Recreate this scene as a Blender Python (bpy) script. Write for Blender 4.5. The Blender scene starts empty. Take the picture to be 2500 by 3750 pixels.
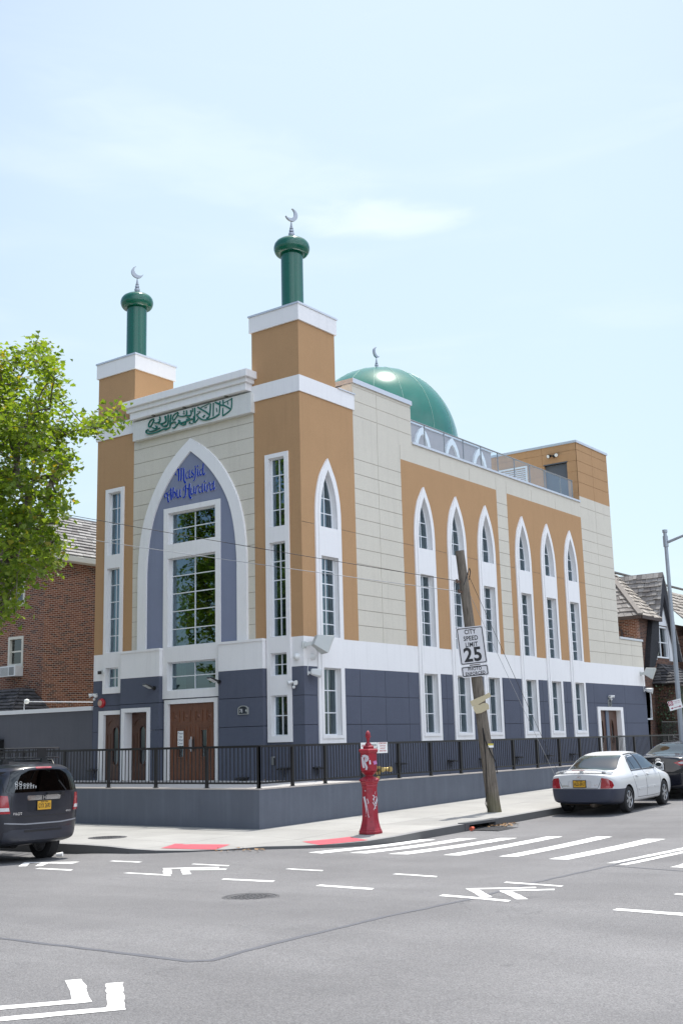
import bpy, bmesh, math, random
from mathutils import Vector, Matrix
from mathutils.geometry import tessellate_polygon, delaunay_2d_cdt
from mathutils.bvhtree import BVHTree

R = math.radians
scene = bpy.context.scene
COL = scene.collection
random.seed(11)
ORI = {}

# ------------------------------------------------------------------ helpers
class MB:
    """Collects faces; build() links them as ONE mesh object."""
    def __init__(s, T=None):
        s.v = []; s.f = []; s.m = []; s.t = []; s.T = T
    def add(s, vs, fs, m=0, tint=0.5):
        b = len(s.v)
        if s.T:
            vs = [s.T(*p) for p in vs]
        s.v += [tuple(p) for p in vs]
        s.f += [tuple(i + b for i in f) for f in fs]
        s.m += [m] * len(fs); s.t += [tint] * len(fs)
    def box(s, x0, x1, y0, y1, z0, z1, m=0, tint=0.5):
        vs = [(x, y, z) for z in (z0, z1) for y in (y0, y1) for x in (x0, x1)]
        s.add(vs, [(0, 2, 3, 1), (4, 5, 7, 6), (0, 1, 5, 4), (2, 6, 7, 3), (0, 4, 6, 2), (1, 3, 7, 5)], m, tint)
    def hexa(s, p, m=0, tint=0.5):      # 8 points: bottom loop then top loop
        s.add(p, [(3, 2, 1, 0), (4, 5, 6, 7), (0, 1, 5, 4), (1, 2, 6, 5), (2, 3, 7, 6), (3, 0, 4, 7)], m, tint)
    def tube(s, pts, r, n=8, m=0, cap=True):
        pts = [Vector(p) for p in pts]
        rs = r if isinstance(r, (list, tuple)) else [r] * len(pts)
        rings = []; up = None
        for i, p in enumerate(pts):
            d = (pts[min(i + 1, len(pts) - 1)] - pts[max(i - 1, 0)]).normalized()
            if up is None:
                a = Vector((0, 0, 1)) if abs(d.z) < .9 else Vector((1, 0, 0))
                up = (a - d * a.dot(d)).normalized()
            else:
                up = (up - d * up.dot(d)).normalized()
            w = d.cross(up)
            rings.append([p + (up * math.cos(2 * math.pi * k / n) + w * math.sin(2 * math.pi * k / n)) * rs[i] for k in range(n)])
        vs = [q for g in rings for q in g]; fs = []
        for i in range(len(pts) - 1):
            for k in range(n):
                fs.append((i * n + k, i * n + (k + 1) % n, (i + 1) * n + (k + 1) % n, (i + 1) * n + k))
        if cap:
            fs.append(tuple(range(n))[::-1]); fs.append(tuple((len(pts) - 1) * n + k for k in range(n)))
        s.add(vs, fs, m)
    def bar(s, a, b, w, h, m=0):        # square bar from a to b, w across, h up
        a = Vector(a); b = Vector(b); d = (b - a).normalized()
        u = Vector((0, 0, 1)) if abs(d.z) < .9 else Vector((0, 1, 0))
        x = d.cross(u).normalized(); u = x.cross(d)
        o = [x * w / 2 + u * h / 2, -x * w / 2 + u * h / 2, -x * w / 2 - u * h / 2, x * w / 2 - u * h / 2]
        s.hexa([a + q for q in o] + [b + q for q in o], m)
    def lathe(s, prof, c=(0, 0, 0), n=24, m=0, axis='z', sx=1.0):
        vs = []; fs = []
        for (r, z) in prof:
            for k in range(n):
                a = 2 * math.pi * k / n
                x, y = r * math.cos(a), r * math.sin(a)
                if axis == 'z': q = (c[0] + x, c[1] + y, c[2] + z)
                elif axis == 'x': q = (c[0] + z, c[1] + x, c[2] + y)
                else: q = (c[0] + x, c[1] + z, c[2] + y)
                vs.append(q)
        for i in range(len(prof) - 1):
            for k in range(n):
                fs.append((i * n + k, i * n + (k + 1) % n, (i + 1) * n + (k + 1) % n, (i + 1) * n + k))
        if prof[0][0] > 1e-6: fs.append(tuple(range(n))[::-1])
        if prof[-1][0] > 1e-6: fs.append(tuple((len(prof) - 1) * n + k for k in range(n)))
        s.add(vs, fs, m)
    def plate(s, face, outer, holes, d0, d1, m=0, back=False, tint=.5):
        """prism on a facade: polygon with holes, from depth d0 to d1 (d grows outward)"""
        loops = [outer] + list(holes)
        flat = [q for l in loops for q in l]; n = len(flat)
        tri = tessellate_polygon([[Vector((a, b, 0)) for a, b in l] for l in loops])
        vs = [face(a, b, d1) for a, b in flat] + [face(a, b, d0) for a, b in flat]
        fs = [tuple(t) for t in tri]
        if back: fs += [tuple(i + n for i in t)[::-1] for t in tri]
        o = 0
        for l in loops:
            k = len(l)
            for i in range(k):
                j = (i + 1) % k
                fs.append((o + i, o + j, n + o + j, n + o + i))
            o += k
        s.add(vs, fs, m, tint)

def FF(u, v, d): return (u, -d, v)          # front facade, outward is -Y
def FS(u, v, d): return (d, u, v)           # side facade, outward is +X
def rc(a, b, c, d): return [(a, c), (b, c), (b, d), (a, d)]

def build(name, mb, mats, parent=None, smooth=None, bevel=0, norm=True):
    me = bpy.data.meshes.new(name)
    o0 = ORI.get(parent.name, Vector()) if parent else Vector()
    me.from_pydata([Vector(p) - o0 for p in mb.v], [], mb.f)
    if not isinstance(mats, (list, tuple)): mats = [mats]
    for m in mats: me.materials.append(m)
    if len(mats) > 1: me.polygons.foreach_set('material_index', mb.m)
    if len(set(mb.t)) > 1:
        at = me.attributes.new('tint', 'FLOAT', 'FACE'); at.data.foreach_set('value', mb.t)
    if norm:
        bm = bmesh.new(); bm.from_mesh(me); bmesh.ops.recalc_face_normals(bm, faces=bm.faces); bm.to_mesh(me); bm.free()
    if smooth is not None:
        me.polygons.foreach_set('use_smooth', [True] * len(me.polygons)); me.set_sharp_from_angle(angle=R(smooth))
    ob = bpy.data.objects.new(name, me); COL.objects.link(ob)
    if parent:
        ob.parent = parent; ORI[ob.name] = o0
    if bevel:
        b = ob.modifiers.new('bevel', 'BEVEL'); b.width = bevel; b.segments = 2; b.limit_method = 'ANGLE'
    return ob

def tag(o, label=None, cat=None, group=None, kind=None):
    if label: o['label'] = label
    if cat: o['category'] = cat
    if group: o['group'] = group
    if kind: o['kind'] = kind
    return o
def thing(name, loc, label, cat, group=None, rz=0, local=False):
    o = bpy.data.objects.new(name, None); COL.objects.link(o)
    o.location = loc; o.rotation_euler = (0, 0, rz); o.empty_display_size = .3
    ORI[o.name] = Vector() if local else Vector(loc)
    return tag(o, label, cat, group)
def solo(name, mb, mats, loc, label, cat, group=None, smooth=None, bevel=0):
    """a thing that is one mesh, its origin at loc"""
    mb.v = [tuple(Vector(p) - Vector(loc)) for p in mb.v]
    o = build(name, mb, mats, None, smooth, bevel); o.location = loc
    return tag(o, label, cat, group)
def copy_tree(o, parent=None):
    c = o.copy(); COL.objects.link(c)
    if parent: c.parent = parent; c.matrix_parent_inverse = o.matrix_parent_inverse.copy()
    for ch in list(o.children): copy_tree(ch, c)
    return c

# ------------------------------------------------------------------ materials
def srgb(r, g, b):
    f = lambda c: (c / 255 / 12.92) if c / 255 <= .04045 else ((c / 255 + .055) / 1.055) ** 2.4
    return (f(r), f(g), f(b), 1)
class NT:
    def __init__(s, name):
        s.mat = bpy.data.materials.new(name); s.mat.use_nodes = True
        s.t = s.mat.node_tree; s.n = s.t.nodes; s.l = s.t.links
        s.p = s.n['Principled BSDF']; s.out = s.n['Material Output']
        s.co = s.n.new('ShaderNodeTexCoord').outputs['Object']
    def noise(s, scale, detail=3, rough=.6, vec=None, dist=0):
        n = s.n.new('ShaderNodeTexNoise'); n.inputs['Scale'].default_value = scale
        n.inputs['Detail'].default_value = detail; n.inputs['Roughness'].default_value = rough; n.inputs['Distortion'].default_value = dist
        s.l.new(vec or s.co, n.inputs['Vector']); return n.outputs['Fac']
    def ramp(s, fac, stops):
        n = s.n.new('ShaderNodeValToRGB'); s.l.new(fac, n.inputs[0]); e = n.color_ramp.elements
        while len(e) < len(stops): e.new(.5)
        for i, (p, c) in enumerate(stops):
            e[i].position = p; e[i].color = c if isinstance(c, tuple) else (c, c, c, 1)
        return n.outputs[0]
    def mix(s, fac, a, b, mode='MIX'):
        n = s.n.new('ShaderNodeMix'); n.data_type = 'RGBA'; n.blend_type = mode
        for sock, v in ((n.inputs[0], fac), (n.inputs[6], a), (n.inputs[7], b)):
            if isinstance(v, (int, float)): sock.default_value = v
            elif isinstance(v, tuple): sock.default_value = v
            else: s.l.new(v, sock)
        return n.outputs[2]
    def math(s, op, a, b=0.0):
        n = s.n.new('ShaderNodeMath'); n.operation = op
        for sock, v in ((n.inputs[0], a), (n.inputs[1], b)):
            if isinstance(v, (int, float)): sock.default_value = v
            else: s.l.new(v, sock)
        return n.outputs[0]
    def bump(s, h, strength=.3, dist=.01):
        n = s.n.new('ShaderNodeBump'); n.inputs['Strength'].default_value = strength; n.inputs['Distance'].default_value = dist
        s.l.new(h, n.inputs['Height']); s.l.new(n.outputs[0], s.p.inputs['Normal'])
    def set(s, color=None, rough=None, metal=None, spec=None):
        for k, v in (('Base Color', color), ('Roughness', rough), ('Metallic', metal), ('Specular IOR Level', spec)):
            if v is None: continue
            if isinstance(v, (int, float, tuple)): s.p.inputs[k].default_value = v
            else: s.l.new(v, s.p.inputs[k])
        return s.mat
    def sep(s):
        n = s.n.new('ShaderNodeSeparateXYZ'); s.l.new(s.co, n.inputs[0]); return n.outputs
    def comb(s, x, y, z=0.0):
        n = s.n.new('ShaderNodeCombineXYZ')
        for i, v in enumerate((x, y, z)):
            if isinstance(v, (int, float)): n.inputs[i].default_value = v
            else: s.l.new(v, n.inputs[i])
        return n.outputs[0]
    def attr(s, name):
        n = s.n.new('ShaderNodeAttribute'); n.attribute_name = name; return n.outputs['Fac']

def sc(c, k): return (c[0] * k, c[1] * k, c[2] * k, 1)
def stucco(name, col, mott=.10, grain=.16, bump=.35, gs=110, stain=0, streak=.24):
    m = NT(name)
    a = m.mix(m.noise(1.3, 4, .6), sc(col, 1 - mott), sc(col, 1 + mott))
    g = m.noise(gs, 2, .7)
    a = m.mix(m.ramp(g, [(.3, 0.0), (.7, 1.0)]), m.mix(1.0, a, (1 - grain,) * 3 + (1,), 'MULTIPLY'), m.mix(1.0, a, (1 + grain * .6,) * 3 + (1,), 'MULTIPLY'))
    x, y, z = m.sep()
    v = m.comb(m.math('MULTIPLY', m.math('ADD', x, y), 5.0), m.math('MULTIPLY', z, .35))
    if streak:      # faint rain streaks and grime
        st = m.math('MULTIPLY', m.ramp(m.noise(1.3, 5, .65, v), [(.50, 0.0), (.78, 1.0)]), m.ramp(m.noise(.6, 3), [(.35, .2), (.7, 1.0)]))
        a = m.mix(m.math('MULTIPLY', st, streak), a, sc(col, .45))
    if stain:
        st = m.ramp(m.noise(1.0, 4, .6, v), [(.5, 0.0), (.75, 1.0)])
        a = m.mix(m.math('MULTIPLY', st, stain), a, sc(col, 1.5))
        sp = m.ramp(m.noise(3.5, 5, .75), [(.66, 0.0), (.74, 1.0)])
        a = m.mix(m.math('MULTIPLY', sp, stain * .8), a, sc(col, .6))
    m.bump(m.math('ADD', g, m.noise(38, 3, .6)), bump, .004)
    return m.set(a, .88, spec=.25)
def plain(name, col, rough=.5, metal=0, spec=.5, var=0, vs=6, bump=0, bs=60):
    m = NT(name); c = col
    if var: c = m.mix(m.noise(vs, 4, .65), sc(col, 1 - var), sc(col, 1 + var))
    if bump: m.bump(m.noise(bs, 3), bump, .003)
    return m.set(c, rough, metal, spec)

ORANGE = stucco('orange_stucco', (.445, .268, .138, 1), .06)
BEIGE = stucco('beige_stucco', (.62, .58, .495, 1), .05, gs=90)
WHITE = stucco('white_stucco', (.79, .78, .775, 1), .03, .05, gs=70, bump=.15)
GREY = stucco('slate_grey_stucco', (.097, .108, .145, 1), .08, .2)
GREYWALL = stucco('weathered_grey_stucco', (.115, .128, .155, 1), .16, .2, stain=.28)
BLUEGREY = stucco('blue_grey_stucco', (.22, .245, .335, 1), .06)
JOINT = plain('joint_beige', (.34, .30, .25, 1), .95)
JOINTD = plain('joint_dark', (.03, .034, .045, 1), .95)
METAL = plain('pale_metal', (.62, .63, .65, 1), .38, .6, var=.06)
ALUM = plain('white_aluminium', (.72, .74, .76, 1), .35, .1)
BLACK = plain('black_metal', (.012, .012, .013, 1), .38, .0, .5, var=.3, vs=20)
DARK = plain('dark_interior', (.018, .022, .022, 1), .9)
BLUELET = plain('blue_letter', (.006, .036, .36, 1), .7, 0, .15)
LETSIDE = plain('letter_side', (.42, .46, .58, 1), .5)
GREENLET = plain('green_letter', (.008, .13, .095, 1), .4)
GREEN = plain('green_enamel', (.004, .098, .062, 1), .14, 0, .6, var=.12, vs=2)
_m = NT('dome_green')
_m.set(_m.mix(_m.noise(2.2, 3), (.009, .125, .092, 1), (.015, .16, .118, 1)), .20, 0, .5); _m.p.inputs['Coat Weight'].default_value = .0; _m.p.inputs['Coat Roughness'].default_value = .12
DOMEG = _m.mat
SEAM = plain('pale_seam', (.26, .42, .34, 1), .4)
CRESC = plain('crescent_grey', (.36, .385, .43, 1), .4, .3)
BRASS = plain('brass', (.62, .47, .2, 1), .3, .9, var=.15)
PLASTW = plain('white_plastic', (.68, .69, .68, 1), .4, var=.04)
SPKGREY = plain('speaker_grey', (.50, .52, .50, 1), .5, var=.05, bump=.1)
GRILLE = plain('speaker_grille', (.46, .45, .40, 1), .7, var=.1, vs=200, bump=.6, bs=260)
REDP = plain('alarm_red', (.42, .02, .025, 1), .35)
PAPER = plain('paper', (.8, .8, .78, 1), .8)
INK = plain('ink_black', (.012, .012, .014, 1), .6)
SIGNW = plain('sign_white', (.60, .59, .60, 1), .45, .0, .4, var=.03, vs=40)
RUBBER = plain('tyre_rubber', (.018, .018, .019, 1), .85, var=.3, vs=9)
LENS = plain('lamp_lens', (.75, .76, .72, 1), .25)

def wood(name, a, b):
    m = NT(name); x, y, z = m.sep()
    v = m.comb(m.math('MULTIPLY', x, 14.0), m.math('MULTIPLY', y, 14.0), m.math('MULTIPLY', z, 1.6))
    n = m.noise(2.2, 5, .6, v, .8); m.bump(n, .15, .003)
    return m.set(m.mix(m.ramp(n, [(.25, 0.0), (.8, 1.0)]), a, b), .42, 0, .5)
DOORW = wood('stained_door_wood', (.10, .036, .018, 1), (.215, .085, .042, 1))
DOORD = wood('dark_door_wood', (.052, .022, .014, 1), (.13, .056, .032, 1))

def glass(name, refl, tint, ior=1.9, gcol=(.92, .97, 1, 1)):
    m = NT(name); n = m.n; l = m.l
    n.remove(m.p)
    tr = n.new('ShaderNodeBsdfTransparent'); tr.inputs[0].default_value = tint
    gl = n.new('ShaderNodeBsdfGlossy'); gl.inputs['Roughness'].default_value = .015; gl.inputs[0].default_value = gcol
    fr = n.new('ShaderNodeFresnel'); fr.inputs[0].default_value = ior
    mx = n.new('ShaderNodeMath'); mx.operation = 'ADD'; mx.inputs[1].default_value = refl; l.new(fr.outputs[0], mx.inputs[0]); mx.use_clamp = True
    bp = n.new('ShaderNodeBump'); bp.inputs['Strength'].default_value = .04; bp.inputs['Distance'].default_value = .02
    l.new(m.noise(1.4, 2), bp.inputs['Height']); l.new(bp.outputs[0], gl.inputs['Normal'])
    ms = n.new('ShaderNodeMixShader'); l.new(mx.outputs[0], ms.inputs[0]); l.new(tr.outputs[0], ms.inputs[1]); l.new(gl.outputs[0], ms.inputs[2])
    l.new(ms.outputs[0], m.out.inputs['Surface']); return m.mat
PANE = glass('window_glass', .10, (.60, .78, .76, 1), 1.9, (.66, .86, 1, 1))
PANES = glass('side_window_glass', .06, (.42, .56, .56, 1), 1.9, (.72, .9, 1, 1))
CLEAR = glass('clear_railing_glass', .06, (.86, .92, .93, 1), 1.5)
HPANE = glass('house_glass', .06, (.5, .55, .55, 1), 1.6)
CARGL = glass('car_glass', .05, (.30, .36, .34, 1), 1.55)
CARGLD = glass('privacy_glass', .025, (.03, .035, .045, 1), 1.4)
def blinds(name, a, b, f):
    m = NT(name); x, y, z = m.sep()
    w = m.math('SINE', m.math('MULTIPLY', z, f)); 
    return m.set(m.mix(m.ramp(w, [(.0, 0.0), (.6, 1.0)]), a, b), .7)
BLIND = blinds('slat_blind', (.05, .06, .06, 1), (.30, .33, .33, 1), 190.0)
CURTAIN = plain('grey_curtain', (.125, .16, .175, 1), .9, var=.25, vs=1.2)
CURTG = plain('green_curtain', (.20, .28, .26, 1), .9, var=.3, vs=1.5)

def brick(name, c1, c2, mortar, bw=.21, bh=.068):
    m = NT(name); x, y, z = m.sep(); v = m.comb(m.math('ADD', x, y), z)
    b = m.n.new('ShaderNodeTexBrick'); m.l.new(v, b.inputs['Vector'])
    b.inputs['Color1'].default_value = c1; b.inputs['Color2'].default_value = c2; b.inputs['Mortar'].default_value = mortar
    b.inputs['Scale'].default_value = 1.0; b.inputs['Brick Width'].default_value = bw; b.inputs['Row Height'].default_value = bh
    b.inputs['Mortar Size'].default_value = .007; b.inputs['Mortar Smooth'].default_value = .2; b.inputs['Bias'].default_value = -.15
    # a few burnt, almost black bricks: a coarse cell value quantised to the brick rows
    cell = m.n.new('ShaderNodeTexWhiteNoise'); cell.noise_dimensions = '2D'
    row = m.math('FLOOR', m.math('DIVIDE', z, bh))
    off = m.math('MULTIPLY', m.math('FRACT', m.math('MULTIPLY', row, .5)), bw)
    colx = m.math('FLOOR', m.math('DIVIDE', m.math('ADD', m.math('ADD', x, y), off), bw))
    m.l.new(m.comb(colx, row), cell.inputs['Vector'])
    k = m.ramp(cell.outputs['Value'], [(.72, 0.0), (.8, 1.0)])
    c = m.mix(m.math('MULTIPLY', m.math('MULTIPLY', k, .72), m.math('SUBTRACT', 1.0, b.outputs['Fac'])), b.outputs['Color'], (.035, .022, .024, 1))
    c = m.mix(.5, c, m.mix(1.0, c, m.ramp(m.noise(24, 4), [(.3, .7), (.7, 1.35)]), 'MULTIPLY'))
    inv = m.math('SUBTRACT', 1.0, b.outputs['Fac']); m.bump(inv, .6, .008)
    return m.set(c, .85, 0, .3)
BRICK = brick('red_brick', (.15, .048, .027, 1), (.24, .095, .052, 1), (.45, .37, .29, 1))
BRICKD = brick('brown_brick', (.085, .04, .028, 1), (.15, .072, .048, 1), (.17, .14, .115, 1))

def shingle(name, a, b):
    m = NT(name); t = m.attr('tint'); n = m.noise(14, 5, .7)
    c = m.mix(t, a, b); c = m.mix(m.math('MULTIPLY', m.ramp(n, [(.45, 0.0), (.8, 1.0)]), .5), c, sc(a, .45))
    m.bump(n, .4, .006); return m.set(c, .85, 0, .3)
SLATE = shingle('grey_roof_slate', (.16, .15, .145, 1), (.34, .33, .315, 1))
SLATED = shingle('dark_roof_slate', (.035, .036, .042, 1), (.12, .115, .115, 1))
WSHING = shingle('weathered_shingle', (.20, .18, .155, 1), (.40, .37, .33, 1))
BROWNT = plain('brown_trim', (.045, .028, .022, 1), .6, var=.2)
CREAM = plain('cream_trim', (.62, .60, .52, 1), .6, var=.08)
STUCW = stucco('house_white_stucco', (.62, .64, .66, 1), .06)
# ------------------------------------------------------------------ ground
def sp(t): return math.log1p(math.exp(min(t, 50) * 2)) / 2
def sst(t):
    t = min(max(t, 0), 1); return t * t * (3 - 2 * t)
PADC = ((1.85, -5.65), (3.7, -3.75))
def zside(x, y):
    d = min(math.hypot(x - a, y - b) for a, b in PADC)
    return .0167 * sp(y + 3) - .045 * sst((1.9 - d) / 1.3)
def zroad(x, y):
    d = math.hypot(max(x - 4.4, 0), max(-6.75 - y, 0))
    c = math.exp(-((x - 2.8) ** 2 + (y + 5.7) ** 2) / (2 * 1.6 ** 2))
    return -.155 - .038 * sst(-x / 1.2 + .3) * sst((y + 12) / 5) + .095 * c + .0167 * sp(min(y, 70) + 3) + .175 * sst(d / 8)

def asphalt():
    m = NT('asphalt')
    a = m.mix(m.ramp(m.noise(.28, 5, .6), [(.3, 0.0), (.7, 1.0)]), (.130, .128, .129, 1), (.196, .194, .194, 1))
    g = m.noise(75, 3, .75)
    a = m.mix(m.ramp(g, [(.32, 0.0), (.68, 1.0)]), m.mix(1.0, a, (.55, .55, .56, 1), 'MULTIPLY'), m.mix(1.0, a, (1.42, 1.42, 1.42, 1), 'MULTIPLY'))
    v = m.n.new('ShaderNodeTexVoronoi'); v.inputs['Scale'].default_value = 60; m.l.new(m.co, v.inputs['Vector'])
    a = m.mix(m.ramp(v.outputs['Distance'], [(.07, .5), (.16, 0.0)]), a, (.38, .37, .36, 1))
    st = m.ramp(m.noise(1.1, 6, .72), [(.60, 0.0), (.72, 1.0)])
    a = m.mix(m.math('MULTIPLY', st, .28), a, (.07, .07, .074, 1))
    x, y, z = m.sep()
    lane = m.ramp(m.noise(1.0, 4, .6, m.comb(m.math('MULTIPLY', x, .12), m.math('MULTIPLY', y, 1.1))), [(.45, 0.0), (.62, 1.0)])
    a = m.mix(m.math('MULTIPLY', lane, .16), a, (.085, .085, .088, 1))
    oil = m.ramp(m.noise(2.6, 3, .5), [(.70, 0.0), (.76, 1.0)]); a = m.mix(m.math('MULTIPLY', oil, .35), a, (.055, .055, .06, 1))
    ck = m.n.new('ShaderNodeTexVoronoi'); ck.feature = 'DISTANCE_TO_EDGE'; ck.inputs['Scale'].default_value = .33
    wv = m.n.new('ShaderNodeVectorMath'); wv.operation = 'ADD'; nz_ = m.n.new('ShaderNodeTexNoise'); nz_.inputs['Scale'].default_value = 1.7; nz_.inputs['Detail'].default_value = 5; m.l.new(m.co, nz_.inputs['Vector']); m.l.new(m.co, wv.inputs[0]); m.l.new(nz_.outputs['Color'], wv.inputs[1]); m.l.new(wv.outputs[0], ck.inputs['Vector'])
    crk = m.math('MULTIPLY', m.ramp(ck.outputs['Distance'], [(.0, 1.0), (.004, 0.0)]), m.ramp(m.noise(.35, 3), [(.52, 0.0), (.6, 1.0)]))
    a = m.mix(m.math('MULTIPLY', crk, .45), a, (.06, .06, .063, 1))
    m.bump(m.math('ADD', g, v.outputs['Distance']), .6, .008)
    return m.set(a, .82, 0, .35)
ASPH = asphalt()
def concrete(name, c, joints=True):
    m = NT(name); x, y, z = m.sep()
    a = m.mix(m.ramp(m.noise(.7, 5, .65), [(.3, 0.0), (.7, 1.0)]), sc(c, .88), sc(c, 1.08))
    g = m.noise(120, 2, .7); a = m.mix(1.0, a, m.ramp(g, [(.3, .84), (.7, 1.12)]), 'MULTIPLY')
    st = m.ramp(m.noise(2.3, 6, .75), [(.62, 0.0), (.72, 1.0)]); a = m.mix(m.math('MULTIPLY', st, .25), a, sc(c, .6))
    if joints:
        b = m.n.new('ShaderNodeTexBrick'); b.offset = 0; m.l.new(m.comb(m.math('ADD', x, .55), m.math('ADD', y, .6)), b.inputs['Vector'])
        b.inputs['Scale'].default_value = 1; b.inputs['Brick Width'].default_value = 1.62; b.inputs['Row Height'].default_value = 1.55
        b.inputs['Mortar Size'].default_value = .008; b.inputs['Mortar Smooth'].default_value = .3
        a = m.mix(m.math('MULTIPLY', b.outputs['Fac'], .75), a, sc(c, .3))
        gum = m.ramp(m.noise(7, 2, .5), [(.735, 0.0), (.75, 1.0)]); a = m.mix(m.math('MULTIPLY', gum, .5), a, sc(c, .4))
        slab = m.n.new('ShaderNodeTexWhiteNoise'); slab.noise_dimensions = '2D'; m.l.new(m.comb(m.math('FLOOR', m.math('DIVIDE', m.math('ADD', x, .55), 1.62)), m.math('FLOOR', m.math('DIVIDE', m.math('ADD', y, .6), 1.55))), slab.inputs['Vector'])
        a = m.mix(1.0, a, m.ramp(slab.outputs['Value'], [(0.0, .9), (1.0, 1.06)]), 'MULTIPLY')
    m.bump(g, .25, .003); return m.set(a, .9, 0, .25)
CONC = concrete('sidewalk_concrete', (.335, .33, .312, 1))
CURBC = concrete('curb_concrete', (.25, .25, .25, 1), False)
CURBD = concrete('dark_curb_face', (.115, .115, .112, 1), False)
PLATC = concrete('terrace_concrete', (.42, .41, .40, 1), False)

gm = MB(); gm.add([(-900, -900, -.6), (900, -900, -.6), (900, 900, -.6), (-900, 900, -.6)], [(0, 1, 2, 3)])
tag(build('ground', gm, plain('bare_ground', (.16, .15, .14, 1), .95, var=.2, vs=.2)), kind='structure')
def axis(a, b, fine0, fine1, sf, scs):
    out = []; t = a
    while t < b:
        out.append(t); t += sf if fine0 <= t < fine1 else scs
    out.append(b); return out
xs = axis(-60, 60, -4, 16, .5, 2); ys = axis(-60, 90, -18, 10, .5, 2)
rm = MB(); nx = len(xs)
rm.add([(x, y, zroad(x, y)) for y in ys for x in xs],
       [(j * nx + i, j * nx + i + 1, (j + 1) * nx + i + 1, (j + 1) * nx + i) for j in range(len(ys) - 1) for i in range(nx - 1)])
tag(build('road', rm, ASPH, smooth=60), kind='structure')

# curb line (plan), from far left round the corner to far up the side street
CURB = [(-45, -6.5)] + [(x, -6.5) for x in (-30, -20, -12, -8, -5, -3, -2, -1, -.3)] + \
       [(.4, -6.55), (1.0, -6.58), (1.6, -6.48), (2.2, -6.22), (2.75, -5.82), (3.25, -5.32), (3.65, -4.78), (3.98, -4.15), (4.2, -3.45), (4.34, -2.7)] + \
       [(4.4, y) for y in (-1.8, -1, -.12, 1.35, 2.2, 4, 6, 9, 12, 16, 22, 30, 45, 70)]
def offset(line, d):
    out = []
    for i, p in enumerate(line):
        a = Vector(line[max(i - 1, 0)]); b = Vector(line[min(i + 1, len(line) - 1)])
        t = (b - a).normalized(); out.append((p[0] - t.y * d, p[1] + t.x * d))
    return out
INN = offset(CURB, .17)
poly = INN + [(-45, 70)]
def drape_poly(mb, poly, zf, off, step, m=0, region=None, jit=0):
    """triangulate a plan polygon with interior points and lay it on zf"""
    pts = []
    n = len(poly)
    for i in range(n):
        a = Vector(poly[i]); b = Vector(poly[(i + 1) % n]); k = max(1, int((b - a).length / step)) if (b - a).length < 40 else 1
        for j in range(k): pts.append(a + (b - a) * j / k)
    nb = len(pts); edges = [(i, (i + 1) % nb) for i in range(nb)]
    if jit: rj = random.Random(int(poly[0][0] * 977)); pts = [p + Vector((rj.gauss(0, jit), rj.gauss(0, jit))) for p in pts]
    x0, x1 = min(p[0] for p in poly), max(p[0] for p in poly); y0, y1 = min(p[1] for p in poly), max(p[1] for p in poly)
    rx0, rx1, ry0, ry1 = region or (x0, x1, y0, y1)
    y = max(y0, ry0) + step * .5
    while y < min(y1, ry1):
        x = max(x0, rx0) + step * .5
        while x < min(x1, rx1):
            pts.append(Vector((x, y))); x += step
        y += step
    r = delaunay_2d_cdt(pts, edges, [list(range(nb))], 1, 1e-5)
    mb.add([(p.x, p.y, zf(p.x, p.y) + off) for p in r[0]], [tuple(f) for f in r[2]], m)
sm = MB(); drape_poly(sm, poly, zside, 0, .6, region=(-6, 4.6, -7, 14))
tag(build('sidewalk', sm, CONC, smooth=40), kind='structure')
cm = MB()
for i in range(len(CURB) - 1):
    a, b, c, d = CURB[i], CURB[i + 1], INN[i + 1], INN[i]
    z = [zside(*p) for p in (a, b, c, d)]; zr = [zroad(*p) for p in (a, b)]
    if a == (4.4, -.12): continue                      # catch basin takes this length
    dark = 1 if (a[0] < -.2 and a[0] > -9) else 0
    cm.add([(a[0], a[1], z[0]), (b[0], b[1], z[1]), (c[0], c[1], z[2]), (d[0], d[1], z[3]), (a[0], a[1], zr[0] - .1), (b[0], b[1], zr[1] - .1)],
           [(0, 1, 2, 3)], 0)
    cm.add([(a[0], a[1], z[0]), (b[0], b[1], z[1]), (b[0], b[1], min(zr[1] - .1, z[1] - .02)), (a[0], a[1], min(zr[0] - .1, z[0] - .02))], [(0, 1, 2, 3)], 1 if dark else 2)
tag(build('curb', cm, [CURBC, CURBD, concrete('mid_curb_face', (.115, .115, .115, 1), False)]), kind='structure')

# catch basin in the curb
cb = thing('catch_basin', (4.4, .6, zside(4.4, .6)), 'dark cast iron storm drain opening in the curb below the leaning pole', 'storm drain')
b = MB(); z1 = zside(4.4, .6); z0 = zroad(4.4, .6)
b.box(4.23, 4.41, -.12, 1.35, z1 - .05, z1 + .006); b.box(4.23, 4.41, -.12, .06, z0 - .1, z1 - .05); b.box(4.23, 4.41, 1.2, 1.35, z0 - .1, z1 - .05)
b.box(3.7, 3.72, -.12, 1.35, -.5, z1 - .05, 1); b.box(3.72, 4.41, .06, 1.2, -.5, -.48, 1)
b.box(3.72, 4.23, -.12, -.1, -.5, z1 - .05, 1); b.box(3.72, 4.23, 1.33, 1.35, -.5, z1 - .05, 1)
build('curb_inlet', b, [plain('worn_steel', (.10, .105, .11, 1), .6, .3, var=.4, vs=14), DARK], cb)
b = MB()
for k in range(13): b.box(4.5, 5.08, .08 + k * .078, .08 + k * .078 + .045, zroad(4.8, .6) - .03, zroad(4.8, .6) + .010)
for x in (4.46, 4.79, 5.08): b.box(x, x + .03, .06, 1.12, zroad(4.8, .6) - .03, zroad(4.8, .6) + .009)
build('grate', b, plain('iron_grate', (.06, .06, .062, 1), .7, .3), cb)

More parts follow.
